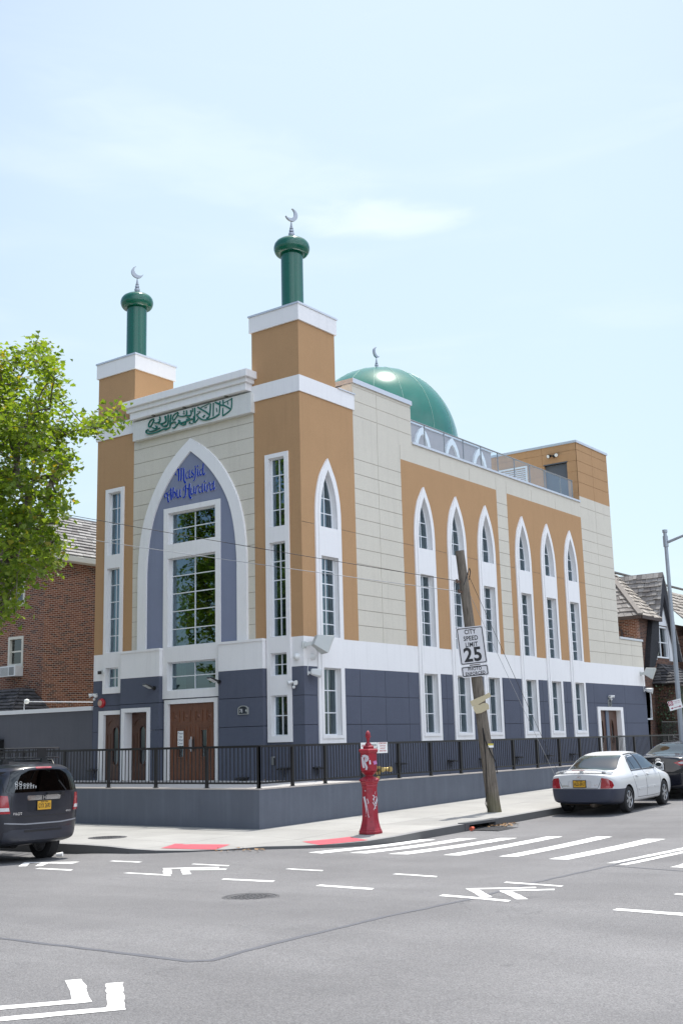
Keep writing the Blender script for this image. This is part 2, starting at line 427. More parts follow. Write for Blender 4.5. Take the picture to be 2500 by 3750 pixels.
# painted markings
def paint(name, wear, dirt=.0):
    m = NT(name); n = m.math('ADD', m.math('MULTIPLY', m.noise(34, 5, .8), .75), m.math('MULTIPLY', m.noise(3.2, 4, .6), .25)); k = m.ramp(n, [(wear, 0.0), (wear + .07, 1.0)])
    m.set(m.mix(k, (.16, .16, .16, 1), m.mix(m.noise(4, 3), (.70, .70, .68, 1), (.82, .82, .80, 1))), .7)
    return m.mat
PAINT = paint('road_paint', .35); PAINTW = paint('worn_road_paint', .40)
def mark(name, polys, mat=PAINT, step=.35):
    b = MB()
    for p in polys: drape_poly(b, p, zroad, .004, min(step, .09), jit=.0055)
    return tag(build(name, b, mat, norm=True), kind='structure')
def band(a, b, w):
    a = Vector(a); b = Vector(b); t = (b - a).normalized(); n = Vector((-t.y, t.x)) * w / 2
    return [tuple(a - n), tuple(b - n), tuple(b + n), tuple(a + n)]
def joined(a, b, c, w):       # L-shaped chevron stroke with a mitre at b
    a, b, c = Vector(a), Vector(b), Vector(c); t1 = (b - a).normalized(); t2 = (c - b).normalized()
    n1 = Vector((-t1.y, t1.x)); n2 = Vector((-t2.y, t2.x)); mt = (n1 + n2).normalized(); k = w / 2 / max(.35, mt.dot(n1))
    return [tuple(a + n1 * w / 2), tuple(b + mt * k), tuple(c + n2 * w / 2), tuple(c - n2 * w / 2), tuple(b - mt * k), tuple(a - n1 * w / 2)]
mark('crosswalk_stripes', [[(4.22, -5.28), (4.5, -5.22), (4.72, -1.8), (4.40, -1.86)], [(4.81, -4.83), (5.12, -4.72), (5.43, -1.38), (5.07, -1.45)],
    [(5.50, -4.63), (5.88, -4.56), (6.26, -1.24), (5.9, -1.27)], [(6.56, -4.5), (6.91, -4.52), (7.08, -.92), (6.74, -.91)],
    [(7.71, -4.62), (8.06, -4.64), (8.14, -1.0), (7.8, -.99)], [(8.81, -4.98), (9.17, -5.04), (9.36, -1.5), (8.98, -1.45)],
    [(11.12, -5.85), (11.5, -5.9), (11.5, -2.4), (11.12, -2.4)], [(12.3, -5.9), (12.7, -5.9), (12.7, -2.4), (12.3, -2.4)]])
mark('centre_line', [[(10.01, -5.51), (10.14, -5.49), (10.40, -2.9), (10.30, 4), (10.25, 30), (10.13, 30), (10.17, 4), (10.22, -2.9)],
    [(10.27, -5.66), (10.42, -5.71), (10.60, -3.2), (10.55, 4), (10.50, 30), (10.38, 30), (10.42, 4), (10.45, -3.2)]], PAINTW)
mark('bike_crossing_dashes', [[(3.39, -8.92), (3.42, -8.82), (4.26, -8.72), (4.36, -8.84)], [(5.41, -8.86), (5.36, -8.72), (6.32, -8.69), (6.43, -8.87)],
    [(7.41, -9.14), (7.36, -8.97), (8.42, -9.18), (8.49, -9.36)], [(9.72, -9.7), (9.70, -9.55), (10.75, -9.77), (10.78, -9.9)],
    [(1.47, -9.1), (1.45, -8.97), (2.2, -8.91), (2.32, -9.06)], [(12.08, -10.01), (12.07, -9.87), (12.95, -9.89), (12.95, -10.05)],
    [(7.49, -7.41), (7.5, -7.30), (8.37, -7.55), (8.43, -7.68)], [(5.33, -7.27), (5.34, -7.18), (6.03, -7.16), (6.07, -7.27)],
    [(3.53, -7.54), (3.52, -7.46), (4.22, -7.34), (4.26, -7.42)], [(1.72, -7.70), (1.72, -7.61), (2.44, -7.6), (2.46, -7.70)],
    [(9.75, -8.16), (9.73, -8.05), (10.68, -8.27), (10.69, -8.38)], [(12.2, -8.58), (12.2, -8.46), (13.1, -8.6), (13.1, -8.72)]])
W_ = .13
mark('bike_chevrons', [joined((4.24, -7.62), (3.56, -8.12), (4.12, -8.66), W_), joined((4.50, -7.72), (3.94, -8.1), (4.42, -8.55), W_),
    joined((10.43, -8.55), (9.72, -8.91), (10.36, -9.64), W_), joined((10.74, -8.67), (10.22, -8.97), (10.82, -9.64), W_),
    joined((1.22, -7.97), (.33, -8.36), (.88, -8.9), W_), joined((1.32, -8.16), (.72, -8.27), (1.1, -8.74), W_)])
mark('near_bike_chevrons', [joined((9.84, -15.37), (10.5, -15.86), (10.12, -16.36), .13), joined((10.22, -15.29), (10.91, -15.9), (10.42, -16.58), .13)], paint('fresh_road_paint', .30), .15)
# tar seam
def seam(pts, w, name):
    b = MB(); rnd = random.Random(4); L = []; 
    for i in range(len(pts) - 1):
        a, c = Vector(pts[i]), Vector(pts[i + 1]); k = max(1, int((c - a).length / .22))
        for j in range(k): L.append(a + (c - a) * j / k)
    L.append(Vector(pts[-1])); vs = []
    for i, p in enumerate(L):
        t = (L[min(i + 1, len(L) - 1)] - L[max(i - 1, 0)]).normalized(); n = Vector((-t.y, t.x)); o = rnd.uniform(-.012, .012)
        for s in (-1, 1):
            q = p + n * (o + s * w * rnd.uniform(.35, .6)); vs.append((q.x, q.y, zroad(q.x, q.y) + .003))
    b.add(vs, [(2 * i, 2 * i + 1, 2 * i + 3, 2 * i + 2) for i in range(len(L) - 1)])
    return tag(build(name, b, plain('tar', (.098, .101, .114, 1), .6, var=.25, vs=12)), kind='structure')
seam([(-20, -14.3), (7.6, -14.38), (9.5, -14.34), (10.1, -14.34), (10.24, -14.2), (10.17, -13.3), (10.19, -12.2), (10.16, -11.7), (10.24, -9.9), (10.13, -8.0), (10.2, -5.83), (10.2, -1), (10.22, 20)], .075, 'tar_seam')
seam([(10.2, -5.83), (11.46, -6.28), (16, -7.0)], .05, 'tar_crack')

# iron covers
def cover(name, x, y, r, zf, label):
    z = zf(x, y); b = MB()
    b.lathe([(r, -.03), (r, .006), (r - .035, .008), (r - .04, .002), (r - .055, .002), (r - .06, .009), (0, .009)], (x, y, z), 40)
    k = -r + .1
    while k < r - .09:
        h = math.sqrt(max(0, (r - .1) ** 2 - k * k)); j = -h
        while j < h - .05:
            b.box(x + k, x + k + .04, y + j, y + min(j + .04, h), z + .009, z + .0135); j += .075
        k += .075
    return solo(name, b, plain(name + '_iron', (.085, .085, .088, 1), .65, .25, var=.35, vs=18), (x, y, z), label, 'manhole cover')
cover('manhole_cover', 7.53, -10.6, .36, zroad, 'round iron manhole cover sunk in the asphalt road')
cover('sidewalk_manhole_cover', -1.23, -5.1, .40, zside, 'round rusty iron cover in the pavement left of the red ramp pad')
# tactile pads
def pad(q, label):
    c = Vector((sum(p[0] for p in q) / 4, sum(p[1] for p in q) / 4)); b = MB()
    drape_poly(b, q, zside, .006, .25)
    a, d = Vector(q[0]), Vector(q[3])
    u = (Vector(q[1]) - a); w = (d - a); nu, nw = int(u.length / .06), int(w.length / .06)
    for i in range(1, nu):
        for j in range(1, nw):
            p = a + u * i / nu + w * j / nw; r = .014; z = zside(p.x, p.y) + .006
            b.add([(p.x - r, p.y - r, z), (p.x + r, p.y - r, z), (p.x + r, p.y + r, z), (p.x - r, p.y + r, z), (p.x, p.y, z + .007)], [(0, 1, 4), (1, 2, 4), (2, 3, 4), (3, 0, 4)])
    return solo('tactile_pad', b, plain('tactile_red', (.46, .075, .098, 1), .7, var=.12, vs=5), (c.x, c.y, zside(c.x, c.y)), label, 'tactile paving', 'red tactile pads at the corner')
pad([(1.36, -6.11), (.97, -5.34), (2.12, -5.02), (2.57, -5.92)], 'red studded ramp pad facing the front street, farther from the red alarm post')
pad([(3.84, -4.46), (3.08, -4.02), (3.39, -2.89), (4.13, -3.29)], 'red studded ramp pad at the foot of the red alarm post')

# ------------------------------------------------------------------ the mosque (plan units below are scaled about one point)
CAM = (17.3726, -21.8076, 1.8404); K = 1.08
def BT(x, y, z): return (CAM[0] + (x - CAM[0]) * K, CAM[1] + (y - CAM[1]) * K, CAM[2] + (z - CAM[2]) * K)
def NB(): return MB(T=BT)
mosque = thing('mosque', BT(-3.8, 9.5, .86), 'orange, cream and slate grey mosque with green dome and two green minarets', 'mosque')
def P(name, mb, mats, parent=None, **k): return build(name, mb, mats, parent or mosque, **k)
CX = -3.775
def arc_poly(half, apex, spring, bottom, shape):
    """pointed arch outline, counter-clockwise from bottom left; shape = [(x, z)] right half from spring up to the apex"""
    r = [(x, z) for x, z in shape]
    return [(-half, bottom), (half, bottom)] + r + [(0, apex)] + [(-x, z) for x, z in reversed(r)]
def smooth_pts(pts, n=4):
    out = []
    for i in range(len(pts) - 1):
        p0 = pts[max(i - 1, 0)]; p1 = pts[i]; p2 = pts[i + 1]; p3 = pts[min(i + 2, len(pts) - 1)]
        for k in range(n):
            t = k / n
            out.append(tuple(.5 * (2 * p1[j] + (p2[j] - p0[j]) * t + (2 * p0[j] - 5 * p1[j] + 4 * p2[j] - p3[j]) * t * t + (3 * p1[j] - p0[j] - 3 * p2[j] + p3[j]) * t ** 3) for j in (0, 1)))
    return out
def shift(poly, du): return [(u + du, v) for u, v in poly]

class Strip:      # an opening in the wall behind a window frame
    def __init__(s, u0, u1, v0, v1, top=None): s.u0, s.u1, s.v0, s.v1, s.top = u0, u1, v0, v1, top
def region(mb, face, u0, u1, v0, v1, strips, d0, d1, m=0, back=False):
    act = [s for s in sorted(strips, key=lambda s: s.u0) if s.u0 < u1 and s.u1 > u0 and s.v0 < v1 and s.v1 > v0]
    for s in act:
        full = s.v0 <= v0 and (s.v1 >= v1 if not s.top else min(v for u, v in s.top) >= v1)
        if full or s.u0 <= u0 or s.u1 >= u1:
            if s.u0 > u0: region(mb, face, u0, s.u0, v0, v1, strips, d0, d1, m, back)
            if s.v0 > v0 + .02: region(mb, face, max(u0, s.u0), min(u1, s.u1), v0, s.v0, [], d0, d1, m, back)
            if s.v1 < v1 - .02 and not s.top: region(mb, face, max(u0, s.u0), min(u1, s.u1), s.v1, v1, [], d0, d1, m, back)
            if s.u1 < u1: region(mb, face, s.u1, u1, v0, v1, strips, d0, d1, m, back)
            return
    if u1 - u0 < .01 or v1 - v0 < .01: return
    bot = [(u0, v0)]; top = [(u1, v1)]; holes = []
    tops = []
    for s in act:
        if s.v0 <= v0:
            bot += [(s.u0, v0)] + (s.top if s.top else [(s.u0, s.v1), (s.u1, s.v1)]) + [(s.u1, v0)]
        elif s.v1 >= v1:
            tops.append([(s.u1, v1), (s.u1, s.v0), (s.u0, s.v0), (s.u0, v1)])
        else:
            holes.append([(s.u0, s.v0), (s.u1, s.v0)] + (list(reversed(s.top)) if s.top else [(s.u1, s.v1), (s.u0, s.v1)]))
    for t in reversed(tops): top += t
    mb.plate(face, bot + [(u1, v0)] + top + [(u0, v1)], holes, d0, d1, m, back)
def cells(mb, face, us, vs, strips, d0=-.012, d1=0, m=0, g=.007):
    for i in range(len(us) - 1):
        for j in range(len(vs) - 1):
            region(mb, face, us[i] + (g if i else 0), us[i + 1] - (g if i < len(us) - 2 else 0), vs[j] + (g if j else 0), vs[j + 1] - (g if j < len(vs) - 2 else 0), strips, d0, d1, m)

def halfwidth(poly, v, c):
    """half width of an opening at height v"""
    xs = []
    n = len(poly)
    for i in range(n):
        (a, b), (e, f) = poly[i], poly[(i + 1) % n]
        if (b - v) * (f - v) < 0: xs.append(a + (e - a) * (v - b) / (f - b))
    return (max(xs) - c) if xs else 0
def window(face, c, outer, openings, d1, dg, rows, ncol=2, blind=None, extra=None, frame_parts=None):
    b = NB(); b.plate(face, outer, openings, -.27, d1)
    if extra: extra(b)
    w = P('window', b, WHITE)
    g = NB(); mu = NB(); bl = NB()
    for op, rw in zip(openings, rows):
        g.plate(face, op, [], dg - .008, dg)
        us = [p[0] for p in op]; vs = [p[1] for p in op]; u0, u1, v0, v1 = min(us), max(us), min(vs), max(vs)
        inn = [(c + (u - c) * (1 - .035 / ((u1 - u0) / 2)), v0 + .03 + (v - v0) * (1 - .06 / (v1 - v0))) for u, v in op]
        mu.plate(face, op, [inn], dg - .02, dg + .022)
        for k in range(1, ncol):
            u = u0 + (u1 - u0) * k / ncol; h = v1 - .04
            mu.box(*sorted((face(u - .012, 0, 0)[0], face(u + .012, 0, 0)[0])), *sorted((face(u - .012, 0, 0)[1], face(u + .012, 0, 0)[1])), 0, 0) if 0 else None
            p = [face(u - .013, v0 + .02, dg + .001), face(u + .013, v0 + .02, dg + .001), face(u + .013, v0 + .02, dg + .018), face(u - .013, v0 + .02, dg + .018)]
            q = [face(u - .013, h, dg + .001), face(u + .013, h, dg + .001), face(u + .013, h, dg + .018), face(u - .013, h, dg + .018)]
            mu.hexa(p + q)
        for v in rw:
            hw = halfwidth(op, v, c) - .01
            p = [face(c - hw, v - .013, dg + .001), face(c + hw, v - .013, dg + .001), face(c + hw, v - .013, dg + .015), face(c - hw, v - .013, dg + .015)]
            q = [face(c - hw, v + .013, dg + .001), face(c + hw, v + .013, dg + .001), face(c + hw, v + .013, dg + .015), face(c - hw, v + .013, dg + .015)]
            mu.hexa(p + q)
        if blind:
            a0, a1, mt = blind
            x0 = u0 + (u1 - u0) * a0; x1 = u0 + (u1 - u0) * a1
            n = max(4, int((x1 - x0) / .03)); hi = v1 - .02
            tp = hi
            ring = []
            for i in range(n + 1):
                u = x0 + (x1 - x0) * i / n; zz = .02 * math.sin(i * 1.9) if mt is not BLIND else 0
                ring.append((u, dg - .10 + zz))
            vs_ = [face(u, v0, d) for u, d in ring] + [face(u, tp, d) for u, d in ring]
            bl.add(vs_, [(i, i + 1, n + 2 + i, n + 1 + i) for i in range(n)])
    P('pane', g, PANES if face is FS else PANE, w)
    P('muntin', mu, ALUM, w)
    if blind: P('blind', bl, blind[2], w, smooth=60 if blind[2] is not BLIND else None)
    return w
def lin(a, b, n): return [a + (b - a) * k / n for k in range(1, n)]

# ---- openings
ZB, Z1, Z2, ZT, ZB2 = .60, 3.67, 4.40, 10.65, 11.08      # base, grey top, white top, tower band, band top
lts = Strip(-7.12, -6.46, 3.34, 9.08); cts = Strip(-1.10, -.42, 1.90, 9.08)
cwin = Strip(-4.76, -2.74, 3.10, 8.18); doorm = Strip(-4.68, -2.88, 0, 2.97)
door2 = Strip(-6.17, -5.19, 0, 2.80); door1 = Strip(-7.2, -6.24, 0, 2.77)
sh_out = smooth_pts([(.54, 7.35), (.535, 7.65), (.49, 8.05), (.36, 8.50), (.20, 8.78), (0, 9.05)])[:-1]
sh_in = smooth_pts([(.355, 7.30), (.35, 7.60), (.315, 7.95), (.225, 8.30), (.115, 8.55), (0, 8.76)])[:-1]
WC = [1.07, 5.66, 7.46, 9.26, 11.70, 13.52, 15.31]
def side_strip(c):
    k = [(x * .86, z - .06) for x, z in sh_out]
    top = [(c - .54 * .86, 7.29)] + [(c - x, z) for x, z in k] + [(c, 8.97)] + [(c + x, z) for x, z in reversed(k)] + [(c + .54 * .86, 7.29)]
    return Strip(c - .54 * .86, c + .54 * .86, 1.86, 8.97, top)
SS = [side_strip(c) for c in WC]; sdoor = Strip(16.84, 18.88, 0, 2.74)
FSTR = [lts, cts, cwin, doorm, door2, door1]

# ---- wall cores behind the finish (seen only in the joints), a dark interior, back and left walls
b = NB(); b2 = NB()
region(b2, FF, -7.57, -.02, ZB, 4.0, FSTR, -.30, -.012); region(b, FF, -7.57, -.02, 4.0, 10.4, [lts, cts, cwin], -.30, -.012)
region(b2, FS, .30, 21.36, ZB, 4.0, SS + [sdoor], -.30, -.012); region(b, FS, .30, 19.17, 4.0, 10.25, SS, -.30, -.012)
b.plate(FS, rc(19.17, 21.36, 4.0, 5.42), [], -.3, -.012)
P('wall_core', b, JOINT); P('base_wall_core', b2, JOINTD)
b = NB(); b.box(-6.9, -1.3, 1.7, 1.75, .9, 10); b.box(-1.45, -1.4, 1.7, 19, .9, 10); b.box(-7.3, -.35, .4, 19, 4.05, 4.2); b.box(-7.3, -.35, .4, 19, .7, .86)
P('interior', b, DARK)
b = NB(); b.box(-7.59, -7.40, .31, 19.19, ZB, 10.4); b.box(-7.40, -.31, 19.0, 19.19, ZB, 10.4); b.box(-7.4, -.31, 19.19, 21.38, ZB, 5.4); b.box(-7.4, -.02, .31, 16.44, 10.15, 10.25)
b.box(-7.58, -7.38, .02, .31, ZB, 10.4)
P('rear_wall', b, BEIGE)

# ---- front finish
for x0, x1, st_ in ((-7.59, -6.05, lts), (-1.54, 0, cts)):
    b = NB(); cells(b, FF, [x0, x1], [Z2, ZT], [st_])
    if x0 > -5: cells(b, FS, [.0125, 2.31], [Z2, 7.26, ZT], SS)
    b.box(x0 + .001, x1 - .013, .013, 2.30, 10.2, ZT - .01); tf = P('tower_facade', b, ORANGE)
    b = NB(); b.box(x0 - .0 if x0 < -5 else -1.59, x1, 0, 1.55, ZB2, 12.60); P('tower_top', b, ORANGE)
b = NB()
rows = [Z2 + .4085 * k for k in range(0, 15)] + [10.36]
for (u0, u1, lo, hi) in ((-6.05, -4.74, 0, 9), (-2.80, -1.54, 0, 9)):
    for j in range(9): region(b, FF, u0, u1, rows[j] + (.007 if j else 0), rows[j + 1] - .007, [], -.012, 0)
for j in range(9, 15): region(b, FF, -6.05, -1.54, rows[j] + .007, rows[j + 1] - .007, [cwin], -.012, 0)
b.box(-6.05, -1.54, .02, .30, 10.3, 11.30)
P('stone_block_facade', b, BEIGE)
# bands and caps
for x0, x1 in ((-7.63, -6.05), (-1.58, .04)): b = NB(); b.box(x0, x1, -.04, 2.35, ZT, ZB2); P('tower_band', b, WHITE)
for x0, x1 in ((-7.64, -6.0), (-1.64, .05)): b = NB(); b.box(x0, x1, -.05, 1.60, 12.57, 13.0); P('tower_cap', b, WHITE)
for q in ((-7.665, -5.975, -.075, 1.63, 13.0, 13.05), (-1.665, .075, -.075, 1.63, 13.0, 13.05), (-.06, .075, 1.6, 2.37, ZB2, ZB2 + .03)): b = NB(); b.box(*q); P('tower_coping', b, METAL)
# big arch
OUTA = smooth_pts([(2.0, 6.2), (2.0, 6.5), (1.97, 7.0), (1.9, 7.5), (1.77, 8.0), (1.56, 8.48), (1.27, 8.95), (.93, 9.37), (.5, 9.74), (0, 10.07)])[:-1]
INNA = smooth_pts([(1.665, 6.2), (1.665, 6.5), (1.63, 7.0), (1.55, 7.53), (1.40, 8.05), (1.15, 8.53), (.80, 9.0), (.42, 9.38), (0, 9.71)])[:-1]
ao = shift(arc_poly(2.0, 10.07, 0, Z2 + .02, OUTA), CX); ai = shift(arc_poly(1.665, 9.71, 0, Z2 + .02, INNA), CX)
ring = [ao[0]] + [ai[0]] + list(reversed(ai[2:])) + [ai[1]] + [ao[1]] + ao[2:]
b = NB(); b.plate(FF, ring, [], -.02, .07); P('arch_surround', b, WHITE)
b = NB(); 
inf = [(u, v) for u, v in ai]
b.plate(FF, [(ai[0][0], Z2 + .02), (cwin.u0, Z2 + .02), (cwin.u0, cwin.v1), (cwin.u1, cwin.v1), (cwin.u1, Z2 + .02)] + ai[1:], [], -.005, .02)
P('arch_infill', b, BLUEGREY)
# lower part: white band, grey base, panels proud of the wall
LP = (-6.31, -4.81); RP = (-2.67, -1.18); PD = .16
for q in ((-7.59, lts.u0), (lts.u1, LP[0]), (RP[1], cts.u0), (cts.u1, 0)): w = NB(); w.plate(FF, rc(*q, Z1, Z2), [], -.012, 0); P('white_band', w, WHITE)
for (u0, u1) in (LP, RP):
    w = NB(); w.plate(FF, rc(u0, u1, Z1, Z2), [], 0, PD); w = P('white_band', w, WHITE)
    b = NB(); b.plate(FF, rc(u0 - .01, u1 + .01, Z2 - .045, Z2 + .015), [], -.001, PD + .025); P('ledge', b, WHITE, w)
ed = [.0125] + [q for s_ in SS for q in (s_.u0, s_.u1)] + [21.38]
for i in range(0, len(ed), 2): w = NB(); w.plate(FS, rc(ed[i], ed[i + 1], Z1, Z2), [], -.012, 0); P('white_band', w, WHITE)
b = NB()
GV = [ZB, 2.26, 2.97, Z1]
for j in range(3):
    g0 = .007 if j else 0; g1 = .007 if j < 2 else 0
    region(b, FF, -7.59, LP[0], GV[j] + g0, GV[j + 1] - g1, [lts, door1], -.012, 0); region(b, FF, RP[1], 0, GV[j] + g0, GV[j + 1] - g1, [cts], -.012, 0)
    region(b, FF, *LP, GV[j] + g0, GV[j + 1] - g1, [door2], 0, PD); region(b, FF, *RP, GV[j] + g0, GV[j + 1] - g1, [], 0, PD)
    region(b, FF, LP[1], RP[0], GV[j] + g0, GV[j + 1] - g1, [doorm, cwin], -.012, 0)
us = [.0125, 2.32, 3.46, 4.58, 6.56, 8.36, 9.93, 10.95, 12.6, 14.4, 16.57, 19.32, 21.38]
cells(b, FS, us, GV, SS + [sdoor])
P('base_facade', b, GREY)

# ---- front windows
z3 = lambda a, b_, n: lin(a, b_, n)
def strip_front(c, hw, ho, vb, ops, rows, bl):
    return window(FF, c, rc(c - ho, c + ho, vb, 9.13), [rc(c - hw, c + hw, a, e) for a, e in ops], .05, -.10, rows, 2, bl)
strip_front(-6.79, .26, .375, 3.30, [(3.46, 4.01), (4.43, 6.82), (7.2, 9.02)], [lin(3.46, 4.01, 2), lin(4.43, 6.82, 5), lin(7.2, 9.02, 4)], (0, .45, CURTG))
strip_front(-.76, .26, .38, 1.86, [(2.01, 2.99), (3.47, 4.03), (4.43, 6.82), (7.22, 9.02)], [lin(2.01, 2.99, 2), lin(3.47, 4.03, 2), lin(4.43, 6.82, 5), lin(7.22, 9.02, 4)], (0, 1, BLIND))
window(FF, -3.755, rc(-4.80, -2.70, 3.06, 8.23), [rc(-4.63, -2.88, 3.27, 4.02), rc(-4.63, -2.88, 4.43, 6.83), rc(-4.63, -2.88, 7.22, 8.09)], .045, -.13,
       [lin(3.27, 4.02, 2), lin(4.43, 6.83, 5), lin(7.22, 8.09, 2)], 2, (0, .24, CURTG))
# ---- side windows: one frame from the base to the arch tip
def side_window(c, bl):
    outer = shift(arc_poly(.54, 9.05, 0, 1.80, sh_out), c); inner = shift(arc_poly(.355, 8.76, 0, 7.22, sh_in), c)
    ops = [rc(c - .355, c + .355, 2.0, 3.65), rc(c - .355, c + .355, 4.42, 6.47), inner]
    def rim(b):   # a thin raised band inside the outer edge
        k0 = shift([(u * .80, 1.92 + (v - 1.80) * .985) for u, v in arc_poly(.54, 9.05, 0, 1.80, sh_out)], c)
        b.plate(FS, k0, ops, .03, .065)
    return window(FS, c, outer, ops, .04, -.12, [lin(2.0, 3.65, 3), lin(4.42, 6.47, 6), [7.62, 8.02]], 2, bl, rim)
for i, c in enumerate(WC): side_window(c, (.0, .8, BLIND) if i == 0 else (.38, 1.0, CURTAIN))

# ---- side finish
b = NB()
cells(b, FS, [4.57, 10.13], [Z2, 7.26, 9.71], SS); cells(b, FS, [10.82, 16.46], [Z2, 7.26, 9.71], SS)
P('side_facade', b, ORANGE)
b = NB()
rows = [Z2 + .4085 * k for k in range(14)]
cells(b, FS, [2.31, 3.44, 4.57], rows, SS); cells(b, FS, [10.13, 10.82], rows, SS); cells(b, FS, [16.46, 17.80, 19.19], rows, SS)
cells(b, FS, [2.31, 3.44, 4.57, 6.7, 8.45, 10.13, 10.82, 12.6, 14.4, 16.46], [9.71, 10.12], SS); cells(b, FS, [16.46, 17.8, 19.19], [9.71, 10.12, 10.52], SS)
cells(b, FS, [5.19, 16.46], [10.12, 10.27], SS)
cells(b, FS, [2.31, 3.45, 5.19], [10.12, 10.53, 10.94, 11.35, 11.43], SS)
cells(b, FS, [19.20, 20.3, 21.38], [4.40, 4.81, 5.22, 5.40], SS)
b.box(-.35, -.013, 2.32, 5.18, 10.2, 11.42); b.box(-1.9, -.35, 2.32, 2.6, 10.2, 11.40); b.box(-.35, -.012, 5.19, 16.44, 10.2, 10.26); b.box(-.35, -.013, 16.46, 19.18, 9.7, 10.51)
P('stone_block_side', b, BEIGE)
b = NB(); b.box(-.42, .05, 5.20, 16.44, 10.27, 10.335); b.box(-1.95, .05, 2.29, 5.215, 11.43, 11.56); b.box(-.4, .04, 19.20, 21.42, 5.41, 5.49); b.box(-7.4, -.4, 19.2, 21.42, 5.41, 5.47)
P('parapet_coping', b, METAL)

# ---- penthouse, roof room, dome
ph = NB(); rows = [10.25, 10.65, 11.06, 11.47, 11.88, 12.29, 12.56]
pdoor = Strip(-1.33, -.40, 0, 11.86)
FP = lambda u, v, d: (u, 16.44 - d, v)
cells(ph, FP, [-5.2, -3.4, -1.4, 0], rows, [pdoor]); cells(ph, FS, [16.44, 17.8, 19.19], [10.52] + rows[2:], [])
ph.box(-5.2, -.013, 16.62, 19.18, 10.3, 12.55); ph.plate(FP, rc(-5.2, -.013, 10.25, 12.55), [rc(-1.33, -.40, 10.3, 11.86)], -.17, -.012)
pent = P('penthouse', ph, ORANGE)
b = NB(); b.plate(FP, rc(-1.33, -.40, 10.25, 11.86), [], -.14, -.10); b.plate(FP, rc(-1.36, -.37, 11.86, 11.90), [], -.1, .02); P('penthouse_door', b, plain('grey_door', (.09, .10, .115, 1), .5), pent)
b = NB(); b.box(-5.25, .04, 16.40, 19.23, 12.56, 12.65); P('roof_edge', b, METAL, pent)
b = NB(); 
for k in range(8): b.hexa([FP(-3.2, 11.28 + k * .08, .0), FP(-2.1, 11.28 + k * .08, .0), FP(-2.1, 11.28 + k * .08, .05), FP(-3.2, 11.28 + k * .08, .05), FP(-3.2, 11.34 + k * .08, 0), FP(-2.1, 11.34 + k * .08, 0), FP(-2.1, 11.33 + k * .08, .02), FP(-3.2, 11.33 + k * .08, .02)])
b.plate(FP, rc(-3.27, -2.03, 11.21, 11.99), [rc(-3.2, -2.1, 11.27, 11.93)], 0, .06); P('louver', b, ALUM, pent)
rr = NB(); rr.box(-6.6, -1.0, 6.41, 11.73, 10.2, 11.42)
room = P('roof_room', rr, stucco('mauve_stucco', (.36, .325, .33, 1), .05))
b = NB(); b.box(-6.65, -.95, 6.36, 11.78, 11.42, 11.52); P('coping', b, METAL, room)
FR_ = lambda u, v, d: (-1.0 + d, u, v)
for c in (7.31, 9.08, 10.84):
    o = shift(arc_poly(.46, 11.40, 0, 10.2, [(.46, 10.6), (.43, 10.85), (.33, 11.10), (.17, 11.30)]), c); i_ = shift(arc_poly(.33, 11.18, 0, 10.2, [(.33, 10.55), (.30, 10.78), (.215, 10.98), (.11, 11.11)]), c)
    b = NB(); b.plate(FR_, [o[0], i_[0]] + list(reversed(i_[2:])) + [i_[1], o[1]] + o[2:], [], 0, .07); w = P('niche_surround', b, ALUM, room)
dm = NB(); DC = (-3.8, 9.07, 11.52); DR = 2.68; DV = 1.045
prof = [(DR * math.cos(t), DR * math.sin(t) * DV) for t in [R(90 * k / 40) for k in range(41)]]; prof[-1] = (0, prof[-1][1])
dm.lathe(prof[:-1] + [(0.0, DR * DV)], DC, 96)
dome = P('dome', dm, DOMEG, smooth=40)
b = NB()
for k in range(16):
    a = R(22.5 * k + 9)
    b.tube([(DC[0] + (DR + .004) * math.cos(t) * math.cos(a), DC[1] + (DR + .004) * math.cos(t) * math.sin(a), DC[2] + (DR * DV + .004) * math.sin(t)) for t in [R(j * 6) for j in range(15)]], .008, 6)
P('seam', b, SEAM, dome)
def finial(cx, cy, z, s, ang, parent, spin):
    b = NB()
    pr = [(.09, 0), (.09, .02), (.05, .035), (.075, .07), (.085, .12), (.07, .16), (.035, .18), (.06, .19), (.065, .22), (.055, .25), (.03, .265), (.05, .28), (.05, .30), (.03, .315), (.035, .33), (.012, .50), (0, .50)]
    b.lathe([(r * s, h * s) for r, h in pr], (cx, cy, z), 16)
    # crescent, a thick flat plate standing on the stem, turned towards the street
    R0, R1 = .185 * s, .158 * s; zc = z + .5 * s + .176 * s; off = .082 * s
    th = math.acos((R0 * R0 - R1 * R1 + off * off) / (2 * off * R0)); th1 = math.acos((R0 * R0 - R1 * R1 - off * off) / (2 * off * R1))
    o = [(R0 * math.cos(t), R0 * math.sin(t)) for t in [th + (2 * math.pi - 2 * th) * k / 28 for k in range(29)]]
    i_ = [(off + R1 * math.cos(t), R1 * math.sin(t)) for t in [2 * math.pi - th1 - (2 * math.pi - 2 * th1) * k / 24 for k in range(1, 24)]]
    pl = o + i_; ca, sa = math.cos(ang), math.sin(ang); cs, sn = math.cos(spin), math.sin(spin)
    def fc(u, v, d): return (cx + (u * ca - v * sa) * cs - d * sn, cy + (u * ca - v * sa) * sn + d * cs, zc + u * sa + v * ca)
    b.plate(fc, pl, [], -.03 * s, .03 * s, back=True)
    return P('crescent_finial', b, CRESC, parent, smooth=35)
finial(-3.8, 9.07, DC[2] + DR * DV - .02, 1.0, R(33), dome, R(92))
